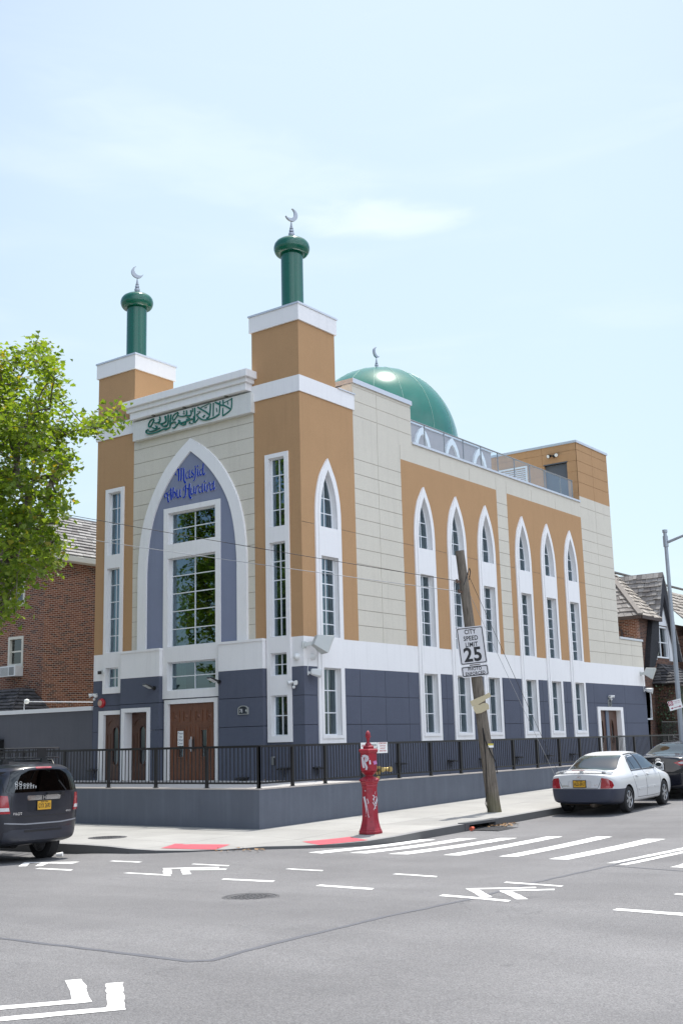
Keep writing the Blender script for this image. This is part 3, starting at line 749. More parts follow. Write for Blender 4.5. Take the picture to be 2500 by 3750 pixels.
for cx, ang, spin in ((-.79, R(142), R(68)), (-6.84, R(45), R(62))):
    b = NB(); b.lathe([(.30, 13.0), (.30, 14.88)], (cx, .78, 0), 48)
    mn = P('minaret', b, GREEN, smooth=40)
    b = NB(); b.lathe([(.29, 14.86), (.36, 14.84), (.42, 14.86), (.465, 14.92), (.49, 15.00), (.49, 15.07), (.47, 15.15), (.42, 15.22), (.33, 15.28), (.2, 15.325), (.09, 15.34), (0, 15.345)], (cx, .78, 0), 64)
    P('minaret_cap', b, GREEN, mn, smooth=60)
    finial(cx, .78, 15.34, 1.02, ang, mn, spin)

# ---- cornice and sign board
b = NB()
for (z0, z1, d, e) in ((10.95, 11.15, .26, .17), (11.15, 11.27, .33, .24), (11.27, 11.47, .42, .33)): b.box(-5.80 - e, -1.75 + e, -d, .02 if z0 < 11.2 else .3, z0, z1)
co = P('cornice', b, WHITE, bevel=.012)
DL = plain('downlight', (.12, .11, .10, 1), .5)
for u in (-5.1, -3.9, -2.35): b = NB(); b.lathe([(.055, 10.949), (.055, 10.935), (.03, 10.93), (0, 10.93)], (u, -.17, 0), 14); P('downlight', b, DL, co)
b = NB(); b.box(-5.95, -1.5, -.15, 0, 10.35, 10.895); sg = P('sign_board', b, stucco('sign_board', (.66, .66, .63, 1), .03))
def strokes(txt, face, d0, depth, nib):
    b = NB(); q = 0
    for part in txt.split(';'):
        t = part.split(); w = float(t[0]); pts = [tuple(map(float, p.split(','))) for p in t[1:]]
        pts = smooth_pts(pts, 5) + [pts[-1]]; q += 1
        n = len(pts); L = []; Rr = []
        for i, p in enumerate(pts):
            a = pts[max(i - 1, 0)]; c = pts[min(i + 1, n - 1)]; tx, tz = c[0] - a[0], c[1] - a[1]; l = math.hypot(tx, tz) or 1; tx /= l; tz /= l
            # broad nib held at an angle: the stroke is thick across the nib, thin along it
            k = w * (1.6 if nib < .8 else 1.15) * (.42 + .58 * abs(tx * math.sin(nib) - tz * math.cos(nib)))
            nx, nz = -tz, tx
            nx, nz = .75 * nx + .25 * math.cos(nib) * (1 if nx * math.cos(nib) + nz * math.sin(nib) > 0 else -1), .75 * nz + .25 * math.sin(nib) * (1 if nx * math.cos(nib) + nz * math.sin(nib) > 0 else -1)
            l = math.hypot(nx, nz) or 1; nx /= l; nz /= l; e = 1 if 0 < i < n - 1 else .75
            L.append((p[0] + nx * k / 2 * e, p[1] + nz * k / 2 * e)); Rr.append((p[0] - nx * k / 2 * e, p[1] - nz * k / 2 * e))
        dd = d0 + depth + q * .0006
        for m, fd in ((0, None), (1, None)):
            if m == 0:
                b.add([face(u, v, dd) for u, v in L] + [face(u, v, dd) for u, v in Rr], [(i, i + 1, n + i + 1, n + i) for i in range(n - 1)], 0)
            else:
                lp = L + list(reversed(Rr)); k2 = len(lp)
                b.add([face(u, v, dd) for u, v in lp] + [face(u, v, d0) for u, v in lp], [(i, (i + 1) % k2, k2 + (i + 1) % k2, k2 + i) for i in range(k2)], 1)
    return b
LAT = """0.022 -4.266,9.261 -4.333,9.272 -4.369,9.216 -4.357,9.153 -4.315,9.121;0.018 -4.333,9.284 -4.266,9.292 -4.216,9.259;0.038 -4.241,9.269 -4.232,9.071 -4.239,8.938;0.038 -4.141,9.265 -4.136,9.08 -4.148,8.935;0.016 -4.233,9.255 -4.15,9.293 -4.113,9.248;0.016 -4.116,9.249 -4.067,9.287 -4.025,9.24;0.038 -4.042,9.249 -4.036,9.04 -4.029,8.917 -3.966,8.846;0.027 -3.86,9.158 -3.934,9.121 -3.959,9.04 -3.917,8.972 -3.849,9.01;0.029 -3.825,9.201 -3.832,9.032 -3.811,8.967 -3.77,8.985;0.029 -3.689,9.179 -3.746,9.139 -3.721,9.087 -3.664,9.029 -3.705,8.975 -3.762,9.008;0.036 -3.632,9.248 -3.583,9.252;0.033 -3.591,9.211 -3.607,8.971 -3.64,8.88 -3.688,8.857;0.036 -3.539,9.245 -3.491,9.249;0.031 -3.502,9.172 -3.51,9.004 -3.474,8.965;0.027 -3.333,9.145 -3.429,9.1 -3.437,9.017 -3.397,8.974 -3.336,9.012;0.031 -3.308,9.286 -3.317,9.021 -3.277,8.967 -3.244,9.016;0.025 -4.656,8.664 -4.732,8.67 -4.762,8.613 -4.748,8.561 -4.706,8.58;0.016 -4.732,8.676 -4.648,8.681 -4.564,8.743 -4.497,8.806;0.033 -4.656,8.658 -4.646,8.522 -4.62,8.42 -4.587,8.427;0.04 -4.522,8.785 -4.516,8.625 -4.503,8.452;0.016 -4.647,8.62 -4.53,8.627;0.038 -4.427,8.795 -4.437,8.613 -4.437,8.503;0.029 -4.404,8.657 -4.346,8.624 -4.337,8.537 -4.403,8.48;0.031 -4.28,8.711 -4.279,8.528 -4.237,8.479 -4.176,8.513;0.031 -4.164,8.706 -4.171,8.524 -4.121,8.493;0.025 -3.917,8.79 -3.999,8.754 -4.04,8.687 -4.015,8.647;0.04 -3.95,8.795 -3.957,8.602 -3.981,8.472 -4.063,8.448;0.016 -3.916,8.692 -3.835,8.662;0.042 -3.81,8.809 -3.821,8.581 -3.81,8.446 -3.744,8.382;0.031 -3.745,8.69 -3.753,8.534 -3.72,8.493 -3.652,8.519;0.031 -3.636,8.71 -3.642,8.542 -3.607,8.512;0.029 -3.55,8.684 -3.566,8.566 -3.582,8.473;0.025 -3.55,8.66 -3.494,8.712 -3.461,8.671;0.027 -3.365,8.668 -3.445,8.62 -3.453,8.549 -3.413,8.495 -3.346,8.533;0.029 -3.325,8.734 -3.333,8.543 -3.301,8.49;0.036 -3.272,8.776 -3.224,8.78;0.031 -3.237,8.708 -3.245,8.554 -3.205,8.512;0.029 -3.157,8.672 -3.141,8.562 -3.173,8.471;0.025 -3.141,8.657 -3.077,8.719 -3.054,8.656;0.027 -2.935,8.673 -3.03,8.64 -3.043,8.559 -2.999,8.498 -2.94,8.543;0.029 -2.911,8.741 -2.923,8.552 -2.904,8.496 -2.865,8.555"""
ARA = """0.039 -2.159,10.861 -2.166,10.64 -2.2,10.546 -2.331,10.481 -2.489,10.431;0.015 -2.159,10.841 -2.435,10.785;0.035 -2.766,10.872 -2.593,10.766 -2.383,10.683 -2.213,10.569;0.039 -2.474,10.864 -2.461,10.719;0.035 -2.475,10.651 -2.489,10.431;0.039 -2.58,10.855 -2.594,10.624 -2.621,10.507 -2.727,10.467;0.019 -2.686,10.836 -2.58,10.794;0.015 -2.303,10.799 -2.291,10.705;0.015 -2.713,10.698 -2.687,10.581;0.035 -2.819,10.862 -2.828,10.486;0.042 -2.927,10.864 -2.94,10.651 -2.968,10.513 -3.075,10.473;0.035 -3.401,10.855 -3.237,10.751 -3.075,10.647 -2.968,10.554;0.015 -3.278,10.821 -2.967,10.872;0.015 -3.142,10.794 -3.102,10.771 -3.061,10.794;0.031 -3.319,10.519 -3.183,10.452 -2.968,10.431 -2.727,10.456 -2.594,10.502;0.019 -3.224,10.542 -3.129,10.565;0.015 -3.156,10.591 -3.17,10.511;0.039 -3.511,10.856 -3.51,10.598 -3.524,10.435;0.031 -3.442,10.657 -3.373,10.571 -3.265,10.488;0.015 -3.428,10.654 -3.292,10.7;0.023 -3.496,10.43 -3.373,10.53;0.019 -3.395,10.724 -3.379,10.733;0.019 -3.33,10.711 -3.314,10.72;0.015 -3.593,10.862 -3.579,10.756;0.015 -3.551,10.626 -3.565,10.443;0.035 -3.662,10.814 -3.634,10.725 -3.675,10.671 -3.814,10.687;0.027 -3.814,10.844 -3.814,10.719 -3.925,10.699 -4.065,10.726 -4.135,10.76;0.027 -4.136,10.855 -4.291,10.811 -4.347,10.717 -4.304,10.657 -4.219,10.714 -4.122,10.82;0.015 -3.912,10.852 -3.912,10.8;0.015 -3.939,10.774 -3.884,10.763;0.031 -3.786,10.63 -3.703,10.593 -3.744,10.549 -3.814,10.594;0.035 -3.593,10.562 -3.73,10.547 -3.897,10.527 -4.036,10.532 -4.121,10.632;0.031 -3.897,10.527 -3.841,10.464 -3.952,10.454 -4.064,10.517;0.035 -4.05,10.598 -4.148,10.512 -4.26,10.439 -4.345,10.444;0.015 -3.716,10.451 -3.579,10.425;0.015 -3.675,10.495 -3.716,10.451;0.039 -4.404,10.844 -4.431,10.67 -4.444,10.505;0.039 -4.518,10.856 -4.522,10.625 -4.573,10.55 -4.658,10.545;0.027 -4.618,10.843 -4.603,10.724;0.027 -4.219,10.588 -4.374,10.597 -4.444,10.526;0.015 -4.233,10.549 -4.19,10.499;0.027 -5.08,10.848 -5.211,10.819 -5.283,10.726 -5.267,10.649 -5.194,10.656 -5.065,10.813;0.027 -4.848,10.867 -4.833,10.747 -4.919,10.7 -5.064,10.728;0.031 -4.646,10.828 -4.602,10.682 -4.745,10.646 -4.889,10.673;0.015 -4.891,10.779 -4.833,10.768;0.027 -4.788,10.633 -4.687,10.55 -4.573,10.571;0.027 -5.005,10.631 -4.946,10.578 -5.033,10.552 -5.15,10.616;0.031 -5.354,10.58 -5.383,10.51 -5.265,10.446 -4.974,10.435 -4.715,10.471 -4.515,10.455;0.023 -5.31,10.582 -5.266,10.521 -5.09,10.499 -4.83,10.535;0.027 -4.43,10.481 -4.629,10.434"""
P('name_lettering', strokes(LAT, FF, .02, .011, R(35)), [BLUELET, LETSIDE], norm=False)
P('calligraphy', strokes(ARA, FF, .15, .022, R(60)), [GREENLET, GREENLET], sg, norm=False)

# ---- doors
def oval(c, vz, w, h, n=20): return [(c + w * math.cos(2 * math.pi * k / n), vz + h * math.sin(2 * math.pi * k / n)) for k in range(n)]
ZF = .90
def side_leaf(c, parent, d, mat):
    """single entrance leaf with a tall oval light and carved panels"""
    hw = .42
    ov = [(c - .11, 1.52), (c + .11, 1.52)] ; ov = [(c + .11 * math.cos(t), (2.22 if math.sin(t) > 0 else 1.52) + .16 * math.sin(t)) for t in [2 * math.pi * k / 28 for k in range(28)]]
    ovo = [(c + (u - c) * 1.35, 1.87 + (v - 1.87) * 1.08) for u, v in ov]
    b = NB(); b.plate(FF, rc(c - hw, c + hw, ZF, 2.74), [ov], d - .05, d)
    b.plate(FF, ovo, [ov], d, d + .02)
    for u0, u1, v0, v1 in ((c - .36, c - .20, 1.35, 2.20), (c + .20, c + .36, 1.35, 2.20), (c - .32, c + .32, .98, 1.22)): b.plate(FF, rc(u0, u1, v0, v1), [rc(u0 + .03, u1 - .03, v0 + .03, v1 - .03)], d, d + .014)
    ar = [(c - .34, 2.42)] + [(c + .34 * math.cos(t), 2.42 + .2 * math.sin(t)) for t in [math.pi * (1 - k / 12) for k in range(13)]]
    b.plate(FF, [(c + .34 * math.cos(t), 2.40 + .24 * math.sin(t)) for t in [math.pi * k / 14 for k in range(15)]] + [(c + .30 * math.cos(t), 2.40 + .20 * math.sin(t)) for t in [math.pi * (1 - k / 14) for k in range(15)]], [], d, d + .016)
    dr = P('door', b, mat, parent)
    b = NB(); b.plate(FF, ov, [], d - .03, d - .022); P('door_glass', b, PANE, dr)
    b = NB(); b.tube([FF(c + .35, 1.78, d + .03), FF(c + .35, 1.92, d + .03)], .012, 8); b.plate(FF, rc(c + .33, c + .37, 1.72, 1.98), [], d, d + .008); P('door_handle', b, BRASS, dr)
    return dr
def surround(name, u0, u1, v1, o0, o1, w1, d0, d1):
    b = NB(); b.plate(FF, [(u0, ZB), (o0, ZB), (o0, w1), (o1, w1), (o1, ZB), (u1, ZB), (u1, v1), (u0, v1)], [], d0, d1)
    return P(name, b, WHITE)
s1 = surround('door_surround', -7.32, -6.312, 2.83, -7.12, -6.314, 2.72, -.12, .03); side_leaf(-6.70, None, -.06, DOORD)
s2 = surround('door_surround', -6.24, -5.13, 2.86, -6.11, -5.25, 2.75, -.12, PD + .03); side_leaf(-5.68, None, -.09, DOORD)
sm_ = surround('door_surround', -4.75, -2.82, 3.03, -4.62, -2.95, 2.92, -.12, .03)
for k, c in enumerate((-4.20, -3.37)):
    hw = .412; d = -.06; b = NB(); g = rc(c - .10, c + .10, 1.55, 2.22)
    b.plate(FF, rc(c - hw, c + hw, ZF, 2.92), [g], d - .05, d)
    for u0, u1, v0, v1 in ((c - .33, c - .06, 2.44, 2.74), (c + .06, c + .33, 2.44, 2.74)):
        b.plate(FF, rc(u0, u1, v0, v1), [rc(u0 + .03, u1 - .03, v0 + .03, v1 - .03)], d, d + .016); m_ = ((u0 + u1) / 2, (v0 + v1) / 2)
        b.add([FF(m_[0] - .05, m_[1] - .05, d), FF(m_[0] + .05, m_[1] - .05, d), FF(m_[0] + .05, m_[1] + .05, d), FF(m_[0] - .05, m_[1] + .05, d), FF(m_[0], m_[1], d + .035)], [(0, 1, 4), (1, 2, 4), (2, 3, 4), (3, 0, 4)])
    b.plate(FF, rc(c - .20, c + .20, 1.45, 2.32), [rc(c - .17, c + .17, 1.48, 2.29)], d, d + .016); b.plate(FF, rc(c - .13, c + .13, 1.52, 2.25), [g], d, d + .022)
    b.plate(FF, rc(c - .34, c + .34, 1.36, 2.38), [rc(c - .31, c + .31, 1.39, 2.35)], d, d + .012)
    b.plate(FF, rc(c - .33, c + .33, .98, 1.28), [rc(c - .29, c + .29, 1.02, 1.24)], d, d + .014)
    dr = P('door', b, DOORW); b = NB(); b.plate(FF, g, [], d - .03, d - .022); P('door_glass', b, PANE, dr)
    s = 1 if k == 0 else -1; b = NB(); hx = c + s * .36
    b.tube([FF(hx, 1.74, d), FF(hx, 1.74, d + .06), FF(hx, 1.98, d + .06), FF(hx, 1.98, d)], .012, 8); b.plate(FF, rc(hx - .022, hx + .022, 1.68, 2.06), [], d, d + .007); P('door_handle', b, METAL if k == 0 else BLACK, dr)
# side entrance
b = NB(); b.plate(FS, [(16.74, ZB), (16.96, ZB), (16.96, 2.72), (18.76, 2.72), (18.76, ZB), (18.98, ZB), (18.98, 2.84), (16.74, 2.84)], [], -.28, .04); P('door_surround', b, WHITE)
for c in (17.40, 18.32):
    b = NB(); ov = oval(c, 1.95, .11, .42); b.plate(FS, rc(c - .44, c + .44, ZF, 2.72), [ov], -.20, -.15); b.plate(FS, [(c + (u - c) * 1.4, 1.95 + (v - 1.95) * 1.1) for u, v in ov], [ov], -.15, -.13)
    dr = P('door', b, DOORD); b = NB(); b.plate(FS, ov, [], -.18, -.172); P('door_glass', b, PANE, dr)
b = NB(); b.plate(FS, rc(17.74, 17.98, ZF, 2.72), [], -.18, -.11); P('door_post', b, plain('slate_metal', (.10, .13, .19, 1), .35))

# ---- glass railing along the roof edge
cap = NB(); yy = [5.21, 6.09, 7.2, 8.33, 9.44, 10.54, 11.68, 12.78, 13.9, 15.14, 16.12]
cap.tube([(-.106, 5.21, 11.05), (-.106, 16.15, 11.05)], .024, 10)
rl = P('roof_railing', cap, plain('brushed_steel', (.30, .31, .31, 1), .3, .8), smooth=40)
for i in range(len(yy) - 1):
    g = NB(); a_, b_ = yy[i] + .012, yy[i + 1] - .012; g.add([(-.105, a_, 10.34), (-.105, b_, 10.34), (-.105, b_, 11.03), (-.105, a_, 11.03)], [(0, 1, 2, 3)]); P('railing_pane', g, CLEAR, rl, norm=False)
RP_ = plain('railing_post', (.30, .32, .34, 1), .35, .5)
for y in yy: g = NB(); g.box(-.125, -.09, y - .010, y + .010, 10.33, 11.03); P('railing_post', g, RP_, rl)
# ------------------------------------------------------------------ terrace, retaining wall, railing
b = MB()
def tz(x, y): return .845 + .035 * min(max((y + 2.24) / 4, 0), 1)
tp = [(-14, -2.26), (.45, -2.26), (.45, 1.5), (-1.3, 1.5), (-1.3, 2.0), (-14, 2.0)]
n = len(tp); tri = tessellate_polygon([[Vector((x, y, 0)) for x, y in tp]])
b.add([(x, y, tz(x, y)) for x, y in tp] + [(x, y, -.1) for x, y in tp], [tuple(t) for t in tri] + [(i, (i + 1) % n, n + (i + 1) % n, n + i) for i in range(n)])
tag(build('terrace', b, PLATC), kind='structure')
b = MB(); b.box(-1.5, .43, 1.6, 26, -.2, .12); tag(build('areaway_floor', b, plain('areaway_concrete', (.10, .10, .10, 1), .9, var=.2)), kind='structure')
WX, WY = .633, -2.44
wl = thing('retaining_wall', (-4, WY, 0), 'low grey rendered wall round the terrace, carrying the black railing', 'wall')
b = MB()
wp = [(-14, WY), (WX, WY), (WX, 25), (WX - .19, 25), (WX - .19, WY + .19), (-14, WY + .19)]
def wt(x, y): return .86 if y < 0 else .86 + .0012 * y
tri = tessellate_polygon([[Vector((x, y, 0)) for x, y in wp]]); n = 6
b.add([(x, y, wt(x, y)) for x, y in wp] + [(x, y, -.3) for x, y in wp], [tuple(t) for t in tri] + [(i, (i + 1) % n, n + (i + 1) % n, n + i) for i in range(n)])
build('wall_body', b, GREYWALL, wl)
b = MB()
e = .008
cp = [(-14, WY - e), (WX + e, WY - e), (WX + e, 25), (WX - .2, 25), (WX - .2, WY + .2), (-14, WY + .2)]
b.add([(x, y, wt(x, y) + .016) for x, y in cp] + [(x, y, wt(x, y) - .012) for x, y in cp], [tuple(t) for t in tri] + [(i, (i + 1) % n, n + (i + 1) % n, n + i) for i in range(n)])
build('coping', b, plain('wall_coping', (.46, .42, .38, 1), .9, var=.12), wl)

rail = thing('railing', (-2, WY + .09, .87), 'black metal railing with thin balusters standing on the low grey wall', 'railing')
fy = WY + .06; fx = WX - .06
def run(ax, fixed, posts, zt=1.80, zb=.985):
    for p in posts:
        b = MB(); q = (p, fixed) if ax == 'x' else (fixed, p); zz = wt(*q)
        b.box(q[0] - .032, q[0] + .032, q[1] - .032, q[1] + .032, zz - .01, zt - .02); b.box(q[0] - .05, q[0] + .05, q[1] - .05, q[1] + .05, zz, zz + .025); build('post', b, BLACK, rail)
    for i in range(len(posts) - 1):
        p0, p1 = posts[i], posts[i + 1]; b = MB(); n = max(2, int(round((p1 - p0) / .118)))
        B = (lambda a0, a1, h0, h1, w: b.box(a0, a1, fixed - w, fixed + w, h0, h1)) if ax == 'x' else (lambda a0, a1, h0, h1, w: b.box(fixed - w, fixed + w, a0, a1, h0, h1))
        zo = .0012 * max(p0, 0) if ax == 'y' else 0
        B(p0 + .032, p1 - .032, zb - .02 + zo, zb + .02 + zo, .015)
        for k in range(1, n):
            t = p0 + (p1 - p0) * k / n; B(t - .008, t + .008, zb + .02 + zo, zt - .04, .008)
        build('baluster_panel', b, BLACK, rail)
    b = MB()
    if ax == 'x': b.box(posts[0], posts[-1] + .03, fixed - .03, fixed + .03, zt - .045, zt + .005)
    else: b.box(fixed - .03, fixed + .03, posts[0] + .03, posts[-1], zt - .045, zt + .005)
    build('handrail', b, BLACK, rail)
run('x', fy, [-12.4, -10.8, -9.15, -7.52, -5.89, -4.25, -2.62, -.98, fx])
run('y', fx, [fy + .0001, -1.21, .01, 1.5, 3.12, 4.65, 6.21, 7.75, 9.28, 10.83, 12.38, 13.9, 15.5, 17.0, 18.5, 20.1, 21.8, 23.6])

# white sprinkler notices on the railing, fire pipe
def text_mesh(s, size, name, mat, T, align='CENTER', sx=1.0, ext=0.0, spacing=1.0):
    cu = bpy.data.curves.new('text', 'FONT'); cu.body = s; cu.size = size; cu.align_x = align; cu.align_y = 'CENTER'; cu.resolution_u = 3; cu.space_character = spacing
    if ext: cu.offset = ext
    o = bpy.data.objects.new('text', cu); COL.objects.link(o)
    me = o.evaluated_get(bpy.context.evaluated_depsgraph_get()).to_mesh()
    vs = [T(v.co.x * sx, v.co.y) for v in me.vertices]; fs = [tuple(p.vertices) for p in me.polygons]
    o.evaluated_get(bpy.context.evaluated_depsgraph_get()).to_mesh_clear()
    bpy.data.objects.remove(o); bpy.data.curves.remove(cu)
    return vs, fs
def add_text(mb, s, size, T, m=0, sx=1.0, ext=0.0, spacing=1.0, align='CENTER'):
    vs, fs = text_mesh(s, size, '', None, T, align, sx, ext, spacing); mb.add(vs, fs, m)
REDINK = plain('red_ink', (.45, .03, .04, 1), .6)
sgn = thing('sprinkler_notice', (fx + .04, 2.2, 1.55), 'row of white sprinkler notices wired to the black railing behind the red alarm post', 'notice')
b = MB()
for k, (y0, y1) in enumerate(((1.42, 1.76), (1.78, 2.12), (2.14, 2.58))): b.box(fx + .034, fx + .040, y0, y1, 1.53, 1.80)
build('board', b, PAPER, sgn)
b = MB(); tx = lambda cy, cz: (lambda u, v: (fx + .042, cy + u, cz + v))
add_text(b, 'SPRINKLER', .075, tx(1.59, 1.72), 0, .75, .001); add_text(b, 'SPRINKLERS', .08, tx(1.95, 1.73), 1, .62, .001); add_text(b, 'THROUGHOUT', .08, tx(1.95, 1.64), 1, .6, .001)
for k, t in enumerate(('AUTOMATIC SPRINKLER', 'SHUT OFF VALVE', 'LOCATED IN FT', 'OPPOSITE THIS SIGN')): add_text(b, t, .052, tx(2.36, 1.77 - .062 * k), 0, .62, .0008)
build('lettering', b, [REDINK, INK], sgn, norm=False)
sp_ = thing('standpipe', (.30, 2.55, .0), 'brass fire department pipe inlet behind the railing by the red alarm post', 'fire inlet')
b = MB(); b.tube([(.30, 2.55, .12), (.30, 2.55, 1.02)], .055, 14); b.tube([(.30, 2.55, .98), (.30, 2.55, 1.2)], .075, 14); build('riser', b, BRASS, sp_, smooth=40)
for dy in (-.12, .12):
    b = MB(); b.tube([(.30, 2.55, 1.08), (.46, 2.55 + dy, 1.12), (.56, 2.55 + dy * 1.5, 1.12)], .05, 14); b.tube([(.55, 2.55 + dy * 1.5, 1.12), (.60, 2.55 + dy * 1.5, 1.12)], .065, 14); build('inlet', b, BRASS, sp_, smooth=40)

# ------------------------------------------------------------------ fittings on the mosque walls
def BV(x, y, z): return Vector(BT(x, y, z))
def big_speaker(face, u, v, label, yawv):
    """white horn loudspeaker with a sloped grille, on a wall bracket"""
    o = BV(*face(u, v, 0)); n = (BV(*face(u, v, 1)) - o).normalized(); e = (BV(*face(u + 1, v, 0)) - o).normalized(); z = Vector((0, 0, 1))
    t = thing('loudspeaker', o, label, 'loudspeaker', 'large loudspeakers on the mosque wall')
    fwd = (n * yawv[0] + e * yawv[1]).normalized(); sd = z.cross(fwd).normalized()
    fwd = (fwd - z * .42).normalized(); up = fwd.cross(sd)
    if up.z < 0: up = -up
    c = o + n * .40 + e * yawv[2] + z * .06
    def q(a, s_, h): return tuple(c + fwd * a + sd * s_ + up * h)
    b = MB(); b.hexa([q(-.24, -.12, -.16), q(-.24, .12, -.16), q(-.24, .12, .12), q(-.24, -.12, .12), q(.16, -.28, -.25), q(.16, .28, -.25), q(.16, .28, .25), q(.16, -.28, .25)])
    build('cabinet', b, SPKGREY, t, bevel=.015)
    b = MB(); b.hexa([q(.161, -.26, -.23), q(.161, .26, -.23), q(.161, .26, .23), q(.161, -.26, .23), q(.175, -.25, -.22), q(.175, .25, -.22), q(.175, .25, .22), q(.175, -.25, .22)]); build('grille', b, GRILLE, t)
    b = MB(); b.bar(o - n * .0 + z * .02, c - fwd * .05, .07, .10); b.bar(o + z * .02 - e * .09, o + z * .02 + e * .09, .02, .18); build('bracket', b, SPKGREY, t)
def small_speaker(face, u, v, label, yawv):
    o = BV(*face(u, v, 0)); n = (BV(*face(u, v, 1)) - o).normalized(); e = (BV(*face(u + 1, v, 0)) - o).normalized(); z = Vector((0, 0, 1))
    t = thing('horn_speaker', o, label, 'loudspeaker', 'small loudspeakers on the mosque wall')
    fwd = (n * yawv[0] + e * yawv[1] - z * .18).normalized(); sd = z.cross(fwd).normalized(); up = fwd.cross(sd)
    if up.z < 0: up = -up
    c = o + n * .22 + e * yawv[2]
    b = MB(); rings = []
    for a, w_, h in ((-.16, .06, .05), (-.13, .10, .08), (0, .14, .10), (.13, .17, .12)):
        rings.append([tuple(c + fwd * a + sd * w_ * sx_ + up * h * sy) for sx_, sy in ((-1, -.6), (-.7, -1), (.7, -1), (1, -.6), (1, .6), (.7, 1), (-.7, 1), (-1, .6))])
    b.add([p for r_ in rings for p in r_], [(i * 8 + k, i * 8 + (k + 1) % 8, (i + 1) * 8 + (k + 1) % 8, (i + 1) * 8 + k) for i in range(3) for k in range(8)] + [tuple(range(8))])
    build('cabinet', b, PLASTW, t, smooth=35)
    b = MB(); b.add([tuple(c + fwd * .125 + sd * .155 * sx_ + up * .108 * sy) for sx_, sy in ((-1, -.6), (-.7, -1), (.7, -1), (1, -.6), (1, .6), (.7, 1), (-.7, 1), (-1, .6))], [tuple(range(8))]); build('grille', b, GRILLE, t, norm=False)
    b = MB(); b.bar(o, c - fwd * .08, .03, .06); b.bar(o - z * .06, o + z * .06, .06, .02); b.tube([o + z * .05, o + n * .03 + z * .4], .008, 6); build('bracket', b, PLASTW, t)
big_speaker(FS, .02, 4.16, 'large white loudspeaker tilted down on the tower corner above the red alarm post', (.5, .75, .28))
big_speaker(FS, 21.0, 4.12, 'large white loudspeaker tilted down at the far end of the side wall', (.9, .35, .1))
small_speaker(FS, .14, 3.50, 'small white rounded loudspeaker on the tower corner below the large one', (.75, .55, .1))
small_speaker(FS, 21.2, 3.50, 'small white rounded loudspeaker at the far wall end below the large one', (.9, .3, .1))
def dual_cam(face, u, v, label, s=1.0):
    o = BV(*face(u, v, 0)); n = (BV(*face(u, v, 1)) - o).normalized(); e = (BV(*face(u + 1, v, 0)) - o).normalized(); z = Vector((0, 0, 1))
    t = thing('motion_floodlight', o, label, 'wall light', 'white twin lamps with motion sensor')
    b = MB(); b.tube([o, o + n * .05], .06, 14); build('mount', b, PLASTW, t, smooth=40)
    for k in (-1, 1):
        b = MB(); c = o + n * .10 + e * k * .09 + z * .03; d = (n * .8 + e * k * .45 - z * .25).normalized()
        b.tube([c - d * .06, c + d * .03, c + d * .09], [.03, .045, .058], 14); b.tube([o + n * .04, c - d * .05], .015, 8); l_ = build('lamp_head', b, PLASTW, t, smooth=40)
    b = MB(); c = o + n * .09 - z * .10; b.tube([o + n * .05 - z * .02, c + z * .03], .012, 8); b.lathe([(0, -.045), (.03, -.035), (.045, 0), (.035, .03), (0, .04)], c, 14); build('motion_sensor', b, PLASTW, t, smooth=60)
dual_cam(FF, -7.45, 3.26, 'white twin motion lamp left on the mosque front, above the red alarm bell')
dual_cam(FF, -.26, 3.26, 'white twin motion lamp on the corner tower front, right of the window strip')
dual_cam(FS, 17.86, 3.20, 'white twin motion lamp above the side entrance door')
def ball(face, u, v, r, name, label, cat, mat, group=None, d=.0):
    o = BV(*face(u, v, d)); n = (BV(*face(u, v, 1)) - o).normalized()
    t = thing(name, o, label, cat, group)
    b = MB(); b.tube([o, o + n * .045], r * 1.05, 18); build('base', b, PLASTW, t, smooth=40)
    b = MB(); b.lathe([(r * math.cos(a), r * math.sin(a)) for a in [R(-90 + 15 * k) for k in range(13)]], o + n * .055, 18); build('dome', b, mat, t, smooth=60); return t
ball(FF, -.19, 3.90, .085, 'wall_lamp', 'round white globe lamp on the tower front beside the corner', 'wall light', PLASTW, 'round white lamps on the corner tower')
ball(FS, .32, 3.90, .085, 'wall_lamp', 'round white globe lamp on the tower side, under the large loudspeaker', 'wall light', PLASTW, 'round white lamps on the corner tower')
# bullet camera, left tower
o = BV(*FF(-7.15, 3.90, 0)); t = thing('security_camera', o, 'white security camera with black eye on the white band of the left tower', 'camera')
b = MB(); b.tube([o, o + Vector((0, -.09, 0))], .085, 20); build('housing', b, PLASTW, t, smooth=40)
b = MB(); b.tube([o + Vector((-.02, -.09, 0)), o + Vector((-.10, -.17, -.01))], .05, 16); build('lens', b, BLACK, t, smooth=40)
o = BV(*FF(-7.20, 3.05, 0)); t = thing('alarm_bell', o, 'round red alarm bell low on the left tower beside the first door', 'alarm')
b = MB(); b.lathe([(.135, 0), (.14, -.03), (.13, -.07), (.09, -.10), (.04, -.11), (0, -.11)], o, 28, axis='y'); build('gong', b, REDP, t, smooth=50)
b = MB(); b.lathe([(.09, -.09), (.085, -.113), (.02, -.118), (0, -.118)], o, 22, axis='y'); build('badge', b, plain('bell_badge', (.45, .30, .22, 1), .6), t)
